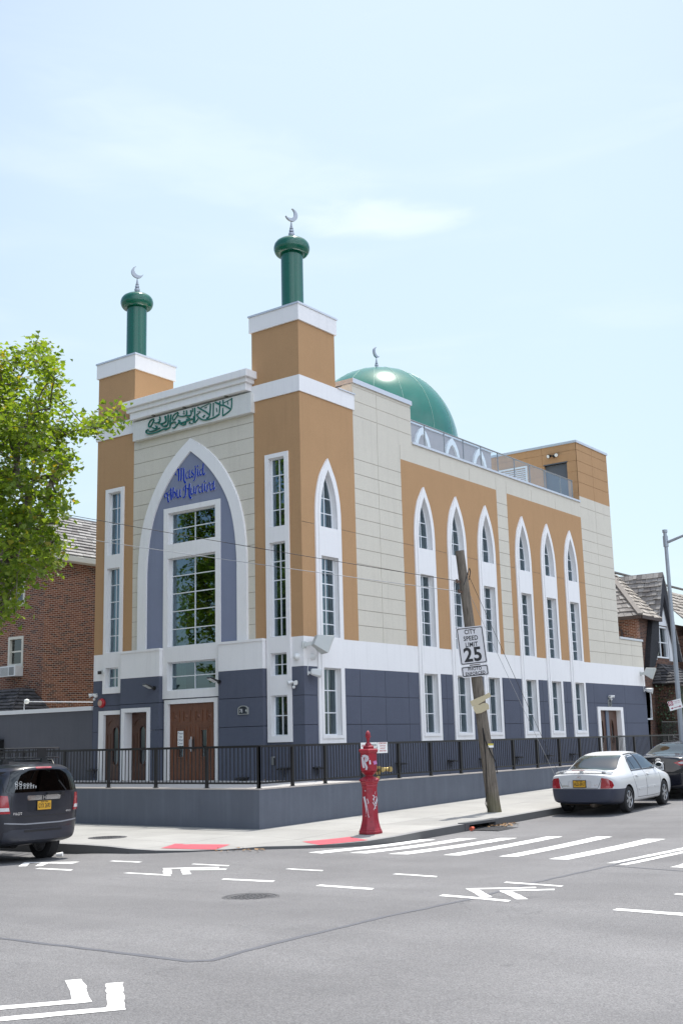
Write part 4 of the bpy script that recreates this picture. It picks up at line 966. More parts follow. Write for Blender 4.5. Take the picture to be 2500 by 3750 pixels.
# LED floods
def flood(u, v, d, label):
    o = BV(*FF(u, v, d)); t = thing('floodlight', o, label, 'floodlight', 'black floodlights over the entrance doors'); X = Vector((1, 0, 0)); Z = Vector((0, 0, 1)); Y = Vector((0, -1, 0))
    f = (Y * .9 - X * .40 + Z * .42).normalized(); s_ = Z.cross(f).normalized(); up = f.cross(s_); up = up if up.z > 0 else -up
    c = o + Y * .12 - X * .03
    def q(a, w_, h): return tuple(c + f * a + s_ * w_ + up * h)
    b = MB(); b.hexa([q(-.02, -.15, -.02), q(-.02, .15, -.02), q(-.02, .15, .04), q(-.02, -.15, .04), q(.24, -.15, .0), q(.24, .15, .0), q(.24, .15, .035), q(.24, -.15, .035)]); build('housing', b, BLACK, t, bevel=.006)
    b = MB(); b.hexa([q(.0, -.13, -.021), q(.0, .13, -.021), q(.0, .13, -.015), q(.0, -.13, -.015), q(.22, -.13, -.007), q(.22, .13, -.007), q(.22, .13, .0), q(.22, -.13, .0)]); build('lens', b, LENS, t)
    b = MB(); b.tube([o - Y * .005, o + Y * .03], .06, 16); b.bar(o, c, .03, .03); build('mount', b, BLACK, t)
flood(-4.98, 3.36, .16, 'black floodlight over the two narrow doors'); flood(-2.63, 3.41, .16, 'black floodlight right of the main double door, beside the lower window')
o = BV(-.89, 16.44, 12.17); t = thing('security_light', o, 'small black twin lamp above the grey roof door of the orange penthouse', 'wall light')
b = MB(); b.tube([o, o + Vector((0, -.06, 0))], .06, 12); b.bar(o + Vector((-.12, -.07, .02)), o + Vector((.12, -.07, .02)), .03, .03); build('mount', b, BLACK, t)
for k in (-1, 1): b = MB(); c = o + Vector((k * .14, -.10, .02)); b.tube([c + Vector((0, .07, .02)), c + Vector((k * .04, -.10, -.03))], [.05, .085], 14); b = build('lamp_head', b, BLACK, t, smooth=40); q = MB(); q.tube([c + Vector((k * .041, -.101, -.031)), c + Vector((k * .043, -.107, -.033))], .07, 14); build('lens', q, LENS, b)
# number plaques
def plaque(face, u, v, d, w_, h, txts, label):
    o = BV(*face(u, v, d)); t = thing('number_plaque', o, label, 'house number', 'house number plaques')
    def F2(a, c_, e_): return BT(*face(u + a, v + c_, d + e_))
    pl = [(-w_, -h), (w_, -h), (w_, h * .7)] + [(w_ * .8 * math.cos(k) , h * .75 + h * .45 * math.sin(k)) for k in [math.pi * j / 10 for j in range(11)]] + [(-w_, h * .7)]
    inn = [(a * .84, c_ * .84) for a, c_ in pl]
    b = MB(); b.plate(F2, pl, [inn], 0, .035); build('rim', b, plain('plaque_rim', (.30, .31, .29, 1), .5), t)
    b = MB(); b.plate(F2, inn, [], 0, .02); build('face', b, plain('plaque_face', (.015, .02, .03, 1), .5), t)
    b = MB()
    for s_, du in txts: add_text(b, s_, h * 1.3, lambda a, c_: F2(du + a, -.01 + c_, .023), 0, .8, .001)
    build('numeral', b, PLASTW, t, norm=False)
plaque(FF, -1.82, 2.66, .16, .17, .10, (('78', -.07), ('4', .10)), 'black arched number plaque reading 78 4 right of the main door')
plaque(FS, 17.86, 2.98, 0, .13, .12, (('1', .0),), 'small arched number plaque over the side entrance')
# paper notices on the doors
def notice(u, v, w_, h, lines, label, d=-.035):
    o = BV(*FF(u, v, d)); F2 = lambda a, c_, e_: BT(u + a, -(d + e_), v + c_)
    t = thing('paper_notice', o, label, 'notice'); b = MB(); b.plate(F2, rc(-w_, w_, -h, h), [], 0, .004); build('sheet', b, PAPER, t)
    b = MB()
    for k, s_ in enumerate(lines): add_text(b, s_, h * .46, lambda a, c_: F2(a, h * .70 - k * h * .46 + c_, .005), 0, .9)
    build('lettering', b, plain('blue_ink', (.04, .05, .12, 1), .7), t, norm=False)
notice(-4.20, 2.02, .105, .19, ('Please', 'Use', 'Other', 'Door'), 'white paper with handwritten lines taped on the left leaf of the main door')
# black emergency lights low on the walls with dangling cable
def lowlight(face, u, v, label, d=0):
    o = BV(*face(u, v, d)); n = (BV(*face(u, v, 1)) - o).normalized(); e = (BV(*face(u + 1, v, 0)) - o).normalized(); z = Vector((0, 0, 1))
    t = thing('step_light', o, label, 'wall light', 'black step lights behind the railing')
    b = MB(); c = o + n * .10
    b.hexa([tuple(c + n * a + e * s_ + z * h) for a, s_, h in ((-.1, -.16, 0), (.12, -.16, -.02), (.12, .16, -.02), (-.1, .16, 0), (-.1, -.16, .04), (.12, -.16, .01), (.12, .16, .01), (-.1, .16, .04))]); build('housing', b, BLACK, t)
    b = MB(); b.tube([o + n * .03, o + n * .06 - z * .08 + e * .05, o + n * .05 - z * .16 - e * .04, o + n * .02 - z * .20 + e * .02], .009, 6); build('cable', b, BLACK, t)
lowlight(FF, -7.46, 1.22, 'black step light at the far left end of the mosque front'); lowlight(FF, -1.80, 1.0, 'black step light under the number plaque, right of the main door', .16)
LB = ['just left of the corner tower edge', 'just right of the corner tower edge', 'on the grey wall below the tower side', 'behind the second lower side window', 'seen left of the leaning pole', 'seen right of the leaning pole', 'below the fourth tall side window', 'below the sixth tall side window']
for (fc, u), l_ in zip(((FF, -.62), (FS, .40), (FS, 3.95), (FS, 6.56), (FS, 8.36), (FS, 10.5), (FS, 12.6), (FS, 14.42)), LB): lowlight(fc, u, 1.22, 'black step light ' + l_)
o = BV(*FF(-1.0, 1.42, 0)); t = thing('intercom', o, 'small grey intercom box on the corner tower behind the railing', 'intercom')
b = MB(); b.plate(lambda a, c_, e_: BT(-1.0 + a, -e_, 1.42 + c_), rc(-.04, .04, -.10, .10), [], 0, .04); build('box', b, plain('intercom_grey', (.32, .33, .32, 1), .5), t); b = MB(); b.tube([o + Vector((.06, -.04, -.12)), o + Vector((.06, -.05, .08))], .018, 8); build('handset', b, BLACK, t)

# ------------------------------------------------------------------ fire alarm post
RED = NT('alarm_post_red'); n_ = RED.noise(9, 6, .75)
RED.bump(RED.noise(60, 3), .25, .004)
RED.set(RED.mix(RED.ramp(n_, [(.52, 0.0), (.72, 1.0)]), (.27, .013, .026, 1), (.13, .010, .016, 1)), RED.ramp(n_, [(.3, .34), (.7, .55)]), 0, .5); RED = RED.mat
FX, FY = 3.50, -2.32; fz = zside(FX, FY) - .01
fb = thing('fire_alarm_post', (FX, FY, fz), 'old red cast iron fire alarm post with white graffiti on the corner pavement', 'alarm post')
def octa(mb, prof, n=8, ph=None, sq=1.0):
    ph = R(36.5) + math.pi / n if ph is None else ph; vs = []; fs = []
    for r_, z in prof:
        for k in range(n):
            a = ph + 2 * math.pi * k / n; vs.append((FX + r_ * math.cos(a), FY + r_ * math.sin(a), fz + z))
    for i in range(len(prof) - 1):
        for k in range(n): fs.append((i * n + k, i * n + (k + 1) % n, (i + 1) * n + (k + 1) % n, (i + 1) * n + k))
    fs.append(tuple(range(n))); fs.append(tuple((len(prof) - 1) * n + k for k in range(n))); mb.add(vs, fs)
b = MB(); octa(b, [(.245, 0), (.255, .02), (.255, .055), (.24, .07), (.232, .075), (.238, .09), (.225, .105), (.212, .15), (.195, .21), (.182, .27), (.175, .34), (.170, .50), (.166, .75), (.163, .92), (.175, .935), (.175, .955), (.166, .965), (.180, .985), (.186, 1.01), (.205, 1.03), (.205, 1.05), (.19, 1.07)], 8); build('pedestal', b, RED, fb, bevel=.006)
b = MB(); pts = []
for i, (r_, z) in enumerate([(.20, 1.05), (.195, 1.075), (.165, 1.10), (.11, 1.125), (.085, 1.14)]):
    for k in range(48):
        a = 2 * math.pi * k / 48; q = r_ * (1 + (.05 if k % 2 else -.03) * (1 if i < 4 else 0)); pts.append((FX + q * math.cos(a), FY + q * math.sin(a), fz + z))
b.add(pts, [(i * 48 + k, i * 48 + (k + 1) % 48, (i + 1) * 48 + (k + 1) % 48, (i + 1) * 48 + k) for i in range(4) for k in range(48)]); build('fluted_collar', b, RED, fb, smooth=30)
b = MB(); b.lathe([(.082, 1.13), (.085, 1.16), (.12, 1.19), (.15, 1.215), (.16, 1.225)], (FX, FY, fz), 24); build('neck', b, RED, fb, smooth=40)
b = MB(); octa(b, [(.15, 1.222), (.165, 1.235), (.168, 1.245), (.182, 1.25), (.182, 1.265), (.188, 1.27), (.19, 1.60), (.195, 1.605)], 6, R(36.5) + math.pi / 2); octa(b, [(.198, 1.60), (.20, 1.615), (.222, 1.64), (.226, 1.665), (.20, 1.69)], 6, R(36.5) + math.pi / 2); octa(b, [(.125, 1.68), (.125, 1.735), (.10, 1.755)], 6, R(36.5) + math.pi / 2); build('signal_box', b, RED, fb, bevel=.005)
b = MB(); b.lathe([(.06, 1.74), (.068, 1.765), (.055, 1.80), (.03, 1.815), (.028, 1.83), (.04, 1.90), (.048, 1.925), (.060, 1.932), (.060, 1.945), (.045, 1.95), (.052, 1.975), (.045, 2.01), (.028, 2.035), (.010, 2.055), (0, 2.06)], (FX, FY, fz), 20); build('acorn_finial', b, RED, fb, smooth=45)
# graffiti: pale spray strokes lying on the faces that look at the street corner
vd = Vector((math.sin(R(36.5)), -math.cos(R(36.5)), 0)); vr = Vector((math.cos(R(36.5)), math.sin(R(36.5)), 0))
def spray(pts, w_, rr, n=6):
    """flat stroke on the post's surface; pts = (sideways, height)"""
    b = MB(); L = []
    for i, (a, h) in enumerate(pts):
        p = Vector(pts[max(i - 1, 0)]); q = Vector(pts[min(i + 1, len(pts) - 1)]); t_ = (q - p).normalized(); nn = Vector((-t_.y, t_.x)) * w_ / 2
        for s_ in (1, -1):
            c_ = Vector((a, h)) + nn * s_; dep = rr(c_.x)
            L.append(tuple(Vector((FX, FY, fz + c_.y)) + vr * c_.x + vd * dep))
    b.add(L, [(2 * i, 2 * i + 1, 2 * i + 3, 2 * i + 2) for i in range(len(pts) - 1)]); return b
def hexsurf(r_, n, ph):
    def f_(x):
        best = 9
        for k in range(n):
            a = ph + 2 * math.pi * (k + .5) / n - (R(36.5) - math.pi / 2)
            # face normal in (vr, vd) axes
            nx_ = math.cos(ph + 2 * math.pi * (k + .5) / n) * vr.x + math.sin(ph + 2 * math.pi * (k + .5) / n) * vr.y
            nd_ = math.cos(ph + 2 * math.pi * (k + .5) / n) * vd.x + math.sin(ph + 2 * math.pi * (k + .5) / n) * vd.y
            if nd_ > .2: best = min(best, (r_ * math.cos(math.pi / n) - nx_ * x) / nd_)
        return best + .004
    return f_
SIL = plain('silver_spray', (.50, .50, .53, 1), .5, var=.2, vs=60)
g = MB(); hs = hexsurf(.19, 6, R(36.5) + math.pi / 2); ps_ = hexsurf(.1715, 8, R(36.5) + math.pi / 8)
for pts, w_, s_ in (([(-.13, 1.53), (-.125, 1.44), (-.115, 1.36), (-.10, 1.31)], .042, hs), ([(-.13, 1.535), (-.08, 1.55), (-.03, 1.53), (-.02, 1.49), (-.05, 1.455), (-.09, 1.44)], .052, hs), ([(-.10, 1.45), (-.07, 1.38), (-.045, 1.32), (-.06, 1.27)], .04, hs), ([(-.08, 1.50), (-.06, 1.49)], .05, hs),
    ([(.02, 1.46), (.025, 1.38)], .03, hs), ([(-.115, .74), (-.095, .64), (-.075, .52), (-.06, .40), (-.05, .33)], .042, ps_), ([(-.12, .34), (-.08, .365), (-.045, .33), (-.02, .345)], .010, ps_), ([(-.055, .70), (-.03, .62), (-.045, .60)], .014, ps_),
    ([(.06, .77), (.10, .72), (.13, .74), (.15, .66), (.12, .58)], .015, ps_), ([(.06, .70), (.10, .62), (.13, .55)], .014, ps_), ([(.055, .63), (.09, .57), (.11, .50), (.075, .51)], .014, ps_), ([(.09, .76), (.08, .66), (.11, .60), (.14, .70)], .014, ps_), ([(.12, .84), (.10, .78)], .006, ps_), ([(.07, .47), (.10, .53), (.135, .60)], .010, ps_), ([(-.10, .86), (-.08, .85)], .02, ps_)):
    q = spray(pts, w_, s_); g.add(q.v, q.f)
build('graffiti', g, SIL, fb, norm=False)
g = spray([(.095, 1.40), (.16, 1.42)], .07, hs); build('pink_sticker', g, plain('sticker_pink', (.42, .16, .35, 1), .6), fb, norm=False)

# ------------------------------------------------------------------ leaning utility pole with its signs
PB = Vector((3.47, 2.85, zside(3.52, 2.89) - .05)); PT = Vector((3.02, 2.53, 6.44)); 
POLEM = NT('weathered_pole_wood'); x_, y_, z_ = POLEM.sep(); vv = POLEM.comb(POLEM.math('MULTIPLY', x_, 26.0), POLEM.math('MULTIPLY', y_, 26.0), POLEM.math('MULTIPLY', z_, 1.3)); nn_ = POLEM.noise(1.6, 6, .7, vv, .6)
cc = POLEM.mix(POLEM.ramp(nn_, [(.3, 0.0), (.7, 1.0)]), (.062, .052, .042, 1), (.25, .215, .175, 1)); gz = POLEM.ramp(POLEM.math('ADD', z_, POLEM.math('MULTIPLY', POLEM.noise(3, 4), .9)), [(.35, .7), (1.9 / 2, 0.0)])
cc = POLEM.mix(gz, cc, (.10, .105, .035, 1)); POLEM.bump(nn_, .8, .02); POLEM = POLEM.set(cc, .9, 0, .2)
pole = thing('utility_pole', PB, 'grey weathered wooden pole, cut off at the top and leaning left beside the curb', 'utility pole')
b = MB(); rnd = random.Random(3); seg = 26; pts = []; rads = []
ax = (PT - PB)
for k in range(seg + 1):
    t_ = k / seg; pts.append(PB + ax * t_); rads.append((.165 - .052 * t_) * (1 + (rnd.random() - .5) * .03) + (.012 if k == 0 else 0))
b.tube(pts, rads, 18); build('shaft', b, POLEM, pole, smooth=50)
ad = ax.normalized()
def onpole(z, a=0, off=0.0):
    t_ = (z - PB.z) / ax.z; c_ = PB + ax * t_; rr = .165 - .052 * t_ + off
    d_ = vd * math.cos(a) + vr * math.sin(a); return c_ + d_ * rr
b = MB(); b.tube([onpole(.12, -.9, .03), onpole(.3, -1.1, .06), onpole(.55, -.9, .02)], .012, 6); b.tube([onpole(2.08, -.2, .02), onpole(1.8, -.1, .015), onpole(1.5, .5, .02), onpole(1.25, 1.1, .05), onpole(1.0, 1.3, .03)], .014, 6); b.tube([onpole(.55, -.9, .02), onpole(.9, -.6, .012), onpole(1.5, -.3, .012), onpole(2.08, -.2, .02)], .010, 6); build('loose_cable', b, BLACK, pole, smooth=60)
b = MB(); b.tube([onpole(5.55, -.3, .0), onpole(5.8, .7, .02), onpole(6.0, 1.4, .07), onpole(5.92, 1.5, .08), onpole(5.7, 1.4, .02)], .012, 6); build('ground_wire', b, BLACK, pole, smooth=60)
b = MB()
for z, a in ((5.66, -.9), (5.40, -.8)): b.bar(onpole(z, a, -.01), onpole(z, a, .14), .03, .05); b.tube([onpole(z - .04, a, .11), onpole(z + .05, a, .11)], .03, 10)
build('insulator', b, plain('rusty_iron', (.10, .06, .04, 1), .7, var=.4, vs=30), pole)
def sign_at(name, zc, w_, h, label, cat, texts, gap=.05, tilt=0.0):
    c_ = onpole(zc, 0, .035) - vr * .035; u_ = (vr - ad * vr.dot(ad)).normalized(); v_ = ad; nn = u_.cross(v_) ; nn = nn if nn.dot(vd) > 0 else -nn
    t = thing(name, c_, label, cat)
    F2 = lambda a, e_, d_: tuple(c_ + u_ * a + v_ * e_ + nn * d_)
    def rr(w2, h2, r_): return [(sx_ * (w2 - r_) + r_ * math.cos(a), sy * (h2 - r_) + r_ * math.sin(a)) for sx_, sy, a0 in ((1, 1, 0), (-1, 1, 90), (-1, -1, 180), (1, -1, 270)) for a in [R(a0 + 22.5 * j) for j in range(5)]]
    b = MB(); b.plate(F2, rr(w_, h, .045), [], -.004, 0, back=True); build('plate', b, SIGNW, t)
    b = MB(); b.plate(F2, rr(w_ - .022, h - .022, .035), [rr(w_ - .044, h - .044, .022)], 0, .0015); build('border', b, INK, t)
    b = MB()
    for s_, size, y, sx_, ex in texts: add_text(b, s_, size, lambda a, e_: F2(a, y + e_, .002), 0, sx_, ex, 1.08)
    build('lettering', b, INK, t, norm=False)
    b = MB(); b.bar(c_ - nn * .05 + v_ * h * .5, c_ - nn * .004 + v_ * h * .5, .05, .03); b.bar(c_ - nn * .05 - v_ * h * .5, c_ - nn * .004 - v_ * h * .5, .05, .03); build('bolt', b, METAL, t)
sign_at('speed_limit_sign', 4.065, .335, .462, 'white speed limit 25 sign bolted to the leaning wooden pole', 'traffic sign', (('CITY', .155, .335, .78, .0045), ('SPEED', .155, .175, .80, .0045), ('LIMIT', .155, .020, .78, .0045), ('25', .47, -.235, .92, .014)))
sign_at('photo_enforced_sign', 3.445, .335, .138, 'white PHOTO ENFORCED plate below the speed limit sign', 'traffic sign', (('PHOTO', .112, .052, .82, .003), ('ENFORCED', .112, -.058, .80, .003)))
CARD = plain('cardboard', (.50, .43, .28, 1), .85, var=.08, vs=20)
def card(name, zc, pts, label, rot):
    c_ = onpole(zc, 0, .02); F2 = lambda a, e_, d_: tuple(c_ + vr * (a * math.cos(rot) - e_ * math.sin(rot)) + Vector((0, 0, 1)) * (a * math.sin(rot) + e_ * math.cos(rot)) + vd * d_)
    b = MB(); b.plate(F2, pts, [], 0, .008, back=True)
    return solo(name, b, CARD, c_, label, 'cardboard', 'torn cardboard on the leaning pole')
card('torn_cardboard', 2.76, [(-.25, -.10), (-.20, -.085), (-.12, -.10), (.05, -.075), (.09, -.07), (.12, -.05), (.27, -.04), (.27, .07), (.10, .055), (-.05, .06), (-.25, .05)], 'upper torn strip of tan cardboard wrapped on the leaning pole', R(21))
card('torn_cardboard', 2.57, [(-.17, -.11), (-.05, -.13), (.10, -.10), (.17, -.09), (.19, .0), (.16, .06), (.06, .085), (-.02, .07), (-.12, .09), (-.20, .05), (-.19, -.04)], 'lower torn piece of tan cardboard on the leaning pole', R(15))
c_ = onpole(1.66, .75, .006); b = MB(); ff = lambda a, e_, d_: tuple(c_ + (vr * .8 - vd * .6) * a + Vector((0, 0, 1)) * e_ + (vd * .8 + vr * .6) * d_); b.plate(ff, rc(-.09, .09, -.05, .0), [], 0, .003); b.plate(ff, rc(-.09, .09, .0, .045), [], 0, .003, 1)
solo('pole_tag', b, [PAPER, plain('tag_yellow', (.55, .45, .08, 1), .6)], c_, 'small yellow and white tag low on the leaning pole', 'tag')
# wires
def wire(name, a, b_, sag, r_, label, col, n=24):
    a, b_ = Vector(a), Vector(b_); pts = [a + (b_ - a) * k / n - Vector((0, 0, 1)) * sag * 4 * (k / n) * (1 - k / n) for k in range(n + 1)]
    m = MB(); m.tube(pts, r_, 6); return solo(name, m, col, a, label, 'wire', smooth=60)
WB = plain('wire_black', (.02, .02, .022, 1), .6); WG = plain('wire_grey', (.30, .31, .33, 1), .5)
wire('overhead_wire', onpole(5.67, -.9, .1), (-9.2, -4.6, 8.75), .05, .008, 'thin black overhead wire from the pole to the upper left', WB)
wire('overhead_wire', onpole(5.41, -.9, .1), (-9.2, -4.6, 8.05), .05, .0075, 'thin pale grey overhead wire just below the black one', WG)
wire('guy_wire', onpole(5.89, 1.4, .0), (1.89, 10.03, .22), 0, .0055, 'dark guy wire slanting right from the pole top to the pavement', WB)
wire('guy_wire', onpole(5.3, 1.4, .0), (1.80, 9.95, .22), .03, .005, 'pale guy wire slanting right just under the dark one', WG)

# ------------------------------------------------------------------ street lamp and parking sign by the far curb
LP = Vector((4.45, 12.9, zside(4.45, 12.9) - .03)); STEEL = plain('galvanised_steel', (.33, .36, .39, 1), .45, .4, var=.12, vs=8)
lamp = thing('street_lamp', LP, 'tall grey steel street lamp post at the far curb beside the black car', 'street lamp')
b = MB(); b.tube([LP, LP + Vector((0, 0, 3.0)), LP + Vector((0, 0, 7.9))], [.086, .072, .054], 16); b.tube([LP, LP + Vector((0, 0, .7))], .13, 16); build('post', b, STEEL, lamp, smooth=40)
b = MB(); b.tube([LP + Vector((0, 0, 7.86)), LP + Vector((0, 0, 7.95))], .078, 16); b.tube([LP + Vector((0, 0, 7.4)), LP + Vector((0, 0, 7.75))], .080, 16); build('collar', b, STEEL, lamp, smooth=40)
b = MB(); b.tube([LP + Vector((.08, 0, 7.55)), LP + Vector((.5, .04, 7.68)), LP + Vector((2.3, .1, 8.1))], [.05, .045, .035], 10); build('arm', b, STEEL, lamp, smooth=40)
b = MB(); b.lathe([(0, -.06), (.10, -.05), (.13, 0), (.10, .05), (0, .07)], LP + Vector((2.5, .1, 8.1)), 16); build('lamp_head', b, STEEL, lamp, smooth=50)
c_ = Vector((4.36, 12.78, 2.70)); u_ = (vr * .97 + Vector((0, 0, .24))).normalized(); v_ = Vector((-.24 * vr.x, -.24 * vr.y, .97)); nn = vd
t = thing('parking_sign', c_, 'tilted white and red no parking sign strapped to the street lamp', 'traffic sign'); F2 = lambda a, e_, d_: tuple(c_ + u_ * a + v_ * e_ + nn * (d_ + .06))
b = MB(); b.plate(F2, rc(-.21, .21, -.145, .145), [], -.004, 0, back=True); build('plate', b, PAPER, t)
RDK = plain('sign_red', (.32, .015, .06, 1), .5)
b = MB(); b.plate(F2, rc(-.20, -.055, .0, .135), [], 0, .002); b.plate(F2, rc(-.12, .12, -.088, -.072), [], 0, .002)
for s_ in (-1, 1): b.plate(F2, [(s_ * .17, -.08), (s_ * .11, -.112), (s_ * .11, -.048)], [], 0, .0022)
build('arrow', b, RDK, t)
b = MB(); b.plate(F2, oval(-.128, .068, .055, .055), [oval(-.128, .068, .042, .042)], .002, .004); b.plate(F2, [(-.168, .098), (-.158, .106), (-.088, .038), (-.098, .030)], [], .002, .0042); add_text(b, 'P', .075, lambda a, e_: F2(-.128 + a, .068 + e_, .0045), 0, 1, .001); build('symbol', b, PAPER, t, norm=False)
b = MB(); add_text(b, 'Wednesday', .05, lambda a, e_: F2(.06 + a, .095 + e_, .002), 0, .9); add_text(b, '11:30am-1pm', .045, lambda a, e_: F2(.06 + a, .045 + e_, .002), 0, .85); build('lettering', b, RDK, t, norm=False)
b = MB(); b.bar(F2(0, .05, -.06), F2(0, .05, -.004), .04, .03); build('strap', b, METAL, t)

# ------------------------------------------------------------------ litter
def cup(x, y, ang, label):
    z = zroad(x, y); c = Vector((x, y, z + .038)); d_ = Vector((math.cos(ang), math.sin(ang), .05)); b = MB(); b.tube([c - d_ * .06, c + d_ * .06], [.03, .042], 14); solo('paper_cup', b, PAPER, (x, y, z), label, 'paper cup', 'crumpled paper cups in the gutter', smooth=40)
cup(-.42, -7.02, .6, 'crumpled white cup beside the right rear tyre of the dark car'); cup(-2.55, -6.86, 2.4, 'white cup lying under the dark car by the curb')
rnd = random.Random(5)
DRYL = plain('dry_leaf', (.22, .13, .06, 1), .8, var=.3, vs=30)
def leaflitter(cx, cy, n, sx, sy, zf, name, label):
    b = MB()
    for k in range(n):
        x = cx + rnd.gauss(0, sx); y = cy + rnd.gauss(0, sy); z = zf(x, y) + .008; a = rnd.uniform(0, 6.3); s_ = rnd.uniform(.025, .06)
        b.add([(x + s_ * math.cos(a + q) * (1 if q % 2 else .5), y + s_ * math.sin(a + q), z + rnd.uniform(0, .035)) for q in (0, 1.2, 2.4, 3.9, 5.1)], [(0, 1, 2, 3, 4)])
    o_ = build(name, b, DRYL, norm=False); tag(o_, label, 'leaf litter', kind='stuff')
leaflitter(4.55, 1.25, 40, .10, .22, zroad, 'leaf_litter', 'small heap of dry leaves in the gutter by the storm drain')
leaflitter(3.0, -5.75, 16, .35, .25, zroad, 'leaf_litter', 'scraps and dry leaves along the curb at the street corner')
leaflitter(-1.4, 1.2, 10, 3.0, .3, lambda x, y: tz(x, y), 'leaf_litter', 'dry leaves blown onto the terrace under the railing')
c_ = Vector((4.52, -.02, zroad(4.5, 0) + .05)); b = MB(); b.tube([c_ - Vector((0, .05, 0)), c_ + Vector((0, .05, .01))], [.045, .035], 12); solo('orange_cup', b, plain('orange_red_plastic', (.55, .10, .05, 1), .5), c_, 'small orange red cup at the storm drain opening', 'litter', smooth=40)
# ------------------------------------------------------------------ neighbouring houses
def shingles(mb, A, B, C, D, rows, wid, th=.022, seed=1, T=None, rag=.0, lap=1.12):
    """slates laid in courses on the quad A (eave left) B (eave right) C (ridge right) D (ridge left)"""
    A, B, C, D = (Vector(BT(*p)) for p in (A, B, C, D)); rnd = random.Random(seed); nrm = (B - A).cross(D - A).normalized()
    if nrm.z < 0: nrm = -nrm
    for r_ in range(rows):
        t0 = r_ / rows; t1 = min(1, (r_ + lap) / rows); L0, R0 = A + (D - A) * t0, B + (C - B) * t0; L1, R1 = A + (D - A) * t1, B + (C - B) * t1
        ln = (R0 - L0).length; off = rnd.random() * wid; s_ = -off
        while s_ < ln:
            w_ = wid * rnd.uniform(.65, 1.3); a, e = max(0, s_ + .006), min(ln, s_ + w_ - .006); s_ += w_
            if e - a < .03: continue
            u0, u1 = a / max(ln, .01), e / max(ln, .01); dz = rnd.uniform(-.012, .012) * rag; up = nrm * th * (1 + rnd.random()); dn = (L0 - L1).normalized() * rnd.uniform(0, .035) * (1 + rag)
            p = [L0 + (R0 - L0) * u0 + dn, L0 + (R0 - L0) * u1 + dn, L1 + (R1 - L1) * u1, L1 + (R1 - L1) * u0]
            lift = nrm * (.028 + dz)
            mb.hexa([p[0] - nrm * .01, p[1] - nrm * .01, p[2] - nrm * .02, p[3] - nrm * .02, p[0] + lift + up, p[1] + lift + up, p[2] + nrm * .006, p[3] + nrm * .006], 0, min(1, max(0, rnd.gauss(.5, .28))))
HX0, HX1, HY0, HY1, HE, HR = -18.3, -12.32, 2.0, 15.0, 8.12, 10.2
h = thing('brick_house', BT(-15.3, 8, .3), 'red brick house with grey slate hip roof behind the maple on the left', 'house')
def HB(): return MB(T=BT)
FH = lambda u, v, d: (u, HY0 - d, v)
FHS = lambda u, v, d: (HX1 + d, u, v)
winL = [rc(-14.10, -13.32, 4.52, 5.50), rc(-14.10, -13.32, 6.55, 7.30), rc(-16.9, -16.1, 4.52, 5.5), rc(-16.9, -16.1, 6.55, 7.3)]
b = HB(); b.plate(FH, rc(HX0, HX1, -.2, HE), winL, -.25, 0); b.plate(FHS, rc(HY0 + .2501, HY1 - .2501, -.2, HE), [], -.25, 0); b.plate(lambda u, v, d: (HX0 - d, u, v), rc(HY0 + .2501, HY1 - .2501, -.2, HE), [], -.25, 0); b.plate(lambda u, v, d: (u, HY1 + d, v), rc(HX0, HX1, -.2, HE), [], -.25, 0)
build('wall', b, BRICK, h)
b = HB(); b.box(HX0 + .3, HX1 - .3, HY0 + .9, HY0 + .95, 0, 8); build('room', b, DARK, h)
b = MB(); o_ = .28; mid = (HX0 + HX1) / 2; ry0, ry1 = HY0 + 3.0, HY1 - 3.0
e = [(HX0 - o_, HY0 - o_, HE), (HX1 + o_, HY0 - o_, HE), (HX1 + o_, HY1 + o_, HE), (HX0 - o_, HY1 + o_, HE)]; r0, r1 = (mid, ry0, HR), (mid, ry1, HR)
shingles(b, e[0], e[1], r0, r0, 13, .36, seed=2); shingles(b, e[1], e[2], r1, r0, 13, .36, seed=3); shingles(b, e[3], e[0], r0, r1, 13, .4, seed=4); 
rf = build('roof', b, SLATE, h, norm=False)
b = HB(); b.add([e[0], e[1], e[2], e[3], r0, r1], [(0, 1, 4), (1, 2, 5, 4), (2, 3, 5), (3, 0, 4, 5)]); build('roof_deck', b, plain('roof_deck', (.10, .10, .10, 1), .9), rf)
b = HB(); b.bar(Vector(r0), Vector(r1), .16, .07); b.bar(Vector(r0), Vector(e[1]), .14, .06); b.bar(Vector(r0), Vector(e[0]), .14, .06); build('ridge_cap', b, plain('ridge_slate', (.27, .26, .25, 1), .8, var=.2, vs=8), rf)
b = HB(); b.box(HX1 - .0, HX1 + o_ + .05, HY0 - o_ - .05, HY1, HE - .20, HE - .01); b.box(HX0 - o_, HX1, HY0 - o_ - .05, HY0, HE - .20, HE - .01); build('gutter', b, CREAM, h, bevel=.02)
def sash(u0, u1, v0, v1, face, parent, mid=True, mat=CREAM):
    b = HB(); b.plate(face, rc(u0 - .04, u1 + .04, v0 - .05, v1 + .04), [rc(u0 + .045, u1 - .045, v0 + .045, v1 - .045)], -.12, .02); 
    w_ = build('window', b, mat, parent)
    b = HB(); b.plate(face, rc(u0 + .04, u1 - .04, v0 + .04, v1 - .04), [], -.09, -.08); build('pane', b, HPANE, w_)
    b = HB(); vm = (v0 + v1) / 2
    b.plate(face, rc(u0 + .046, u1 - .046, vm - .025, vm + .025), [], -.078, -.05); build('sash_bar', b, mat, w_)
    b = HB(); b.plate(face, rc(u0 - .08, u1 + .08, v0 - .11, v0 - .051), [], -.05, .06); build('sill', b, mat, w_); return w_
for k, q in enumerate(winL): w_ = sash(q[0][0] + .04, q[1][0] - .04, q[0][1] + .04, q[2][1] - .04, FH, h)
ac = thing('air_conditioner', BT(-13.7, 1.8, 4.35), 'boxy white window air conditioner on the left brick house', 'air conditioner')
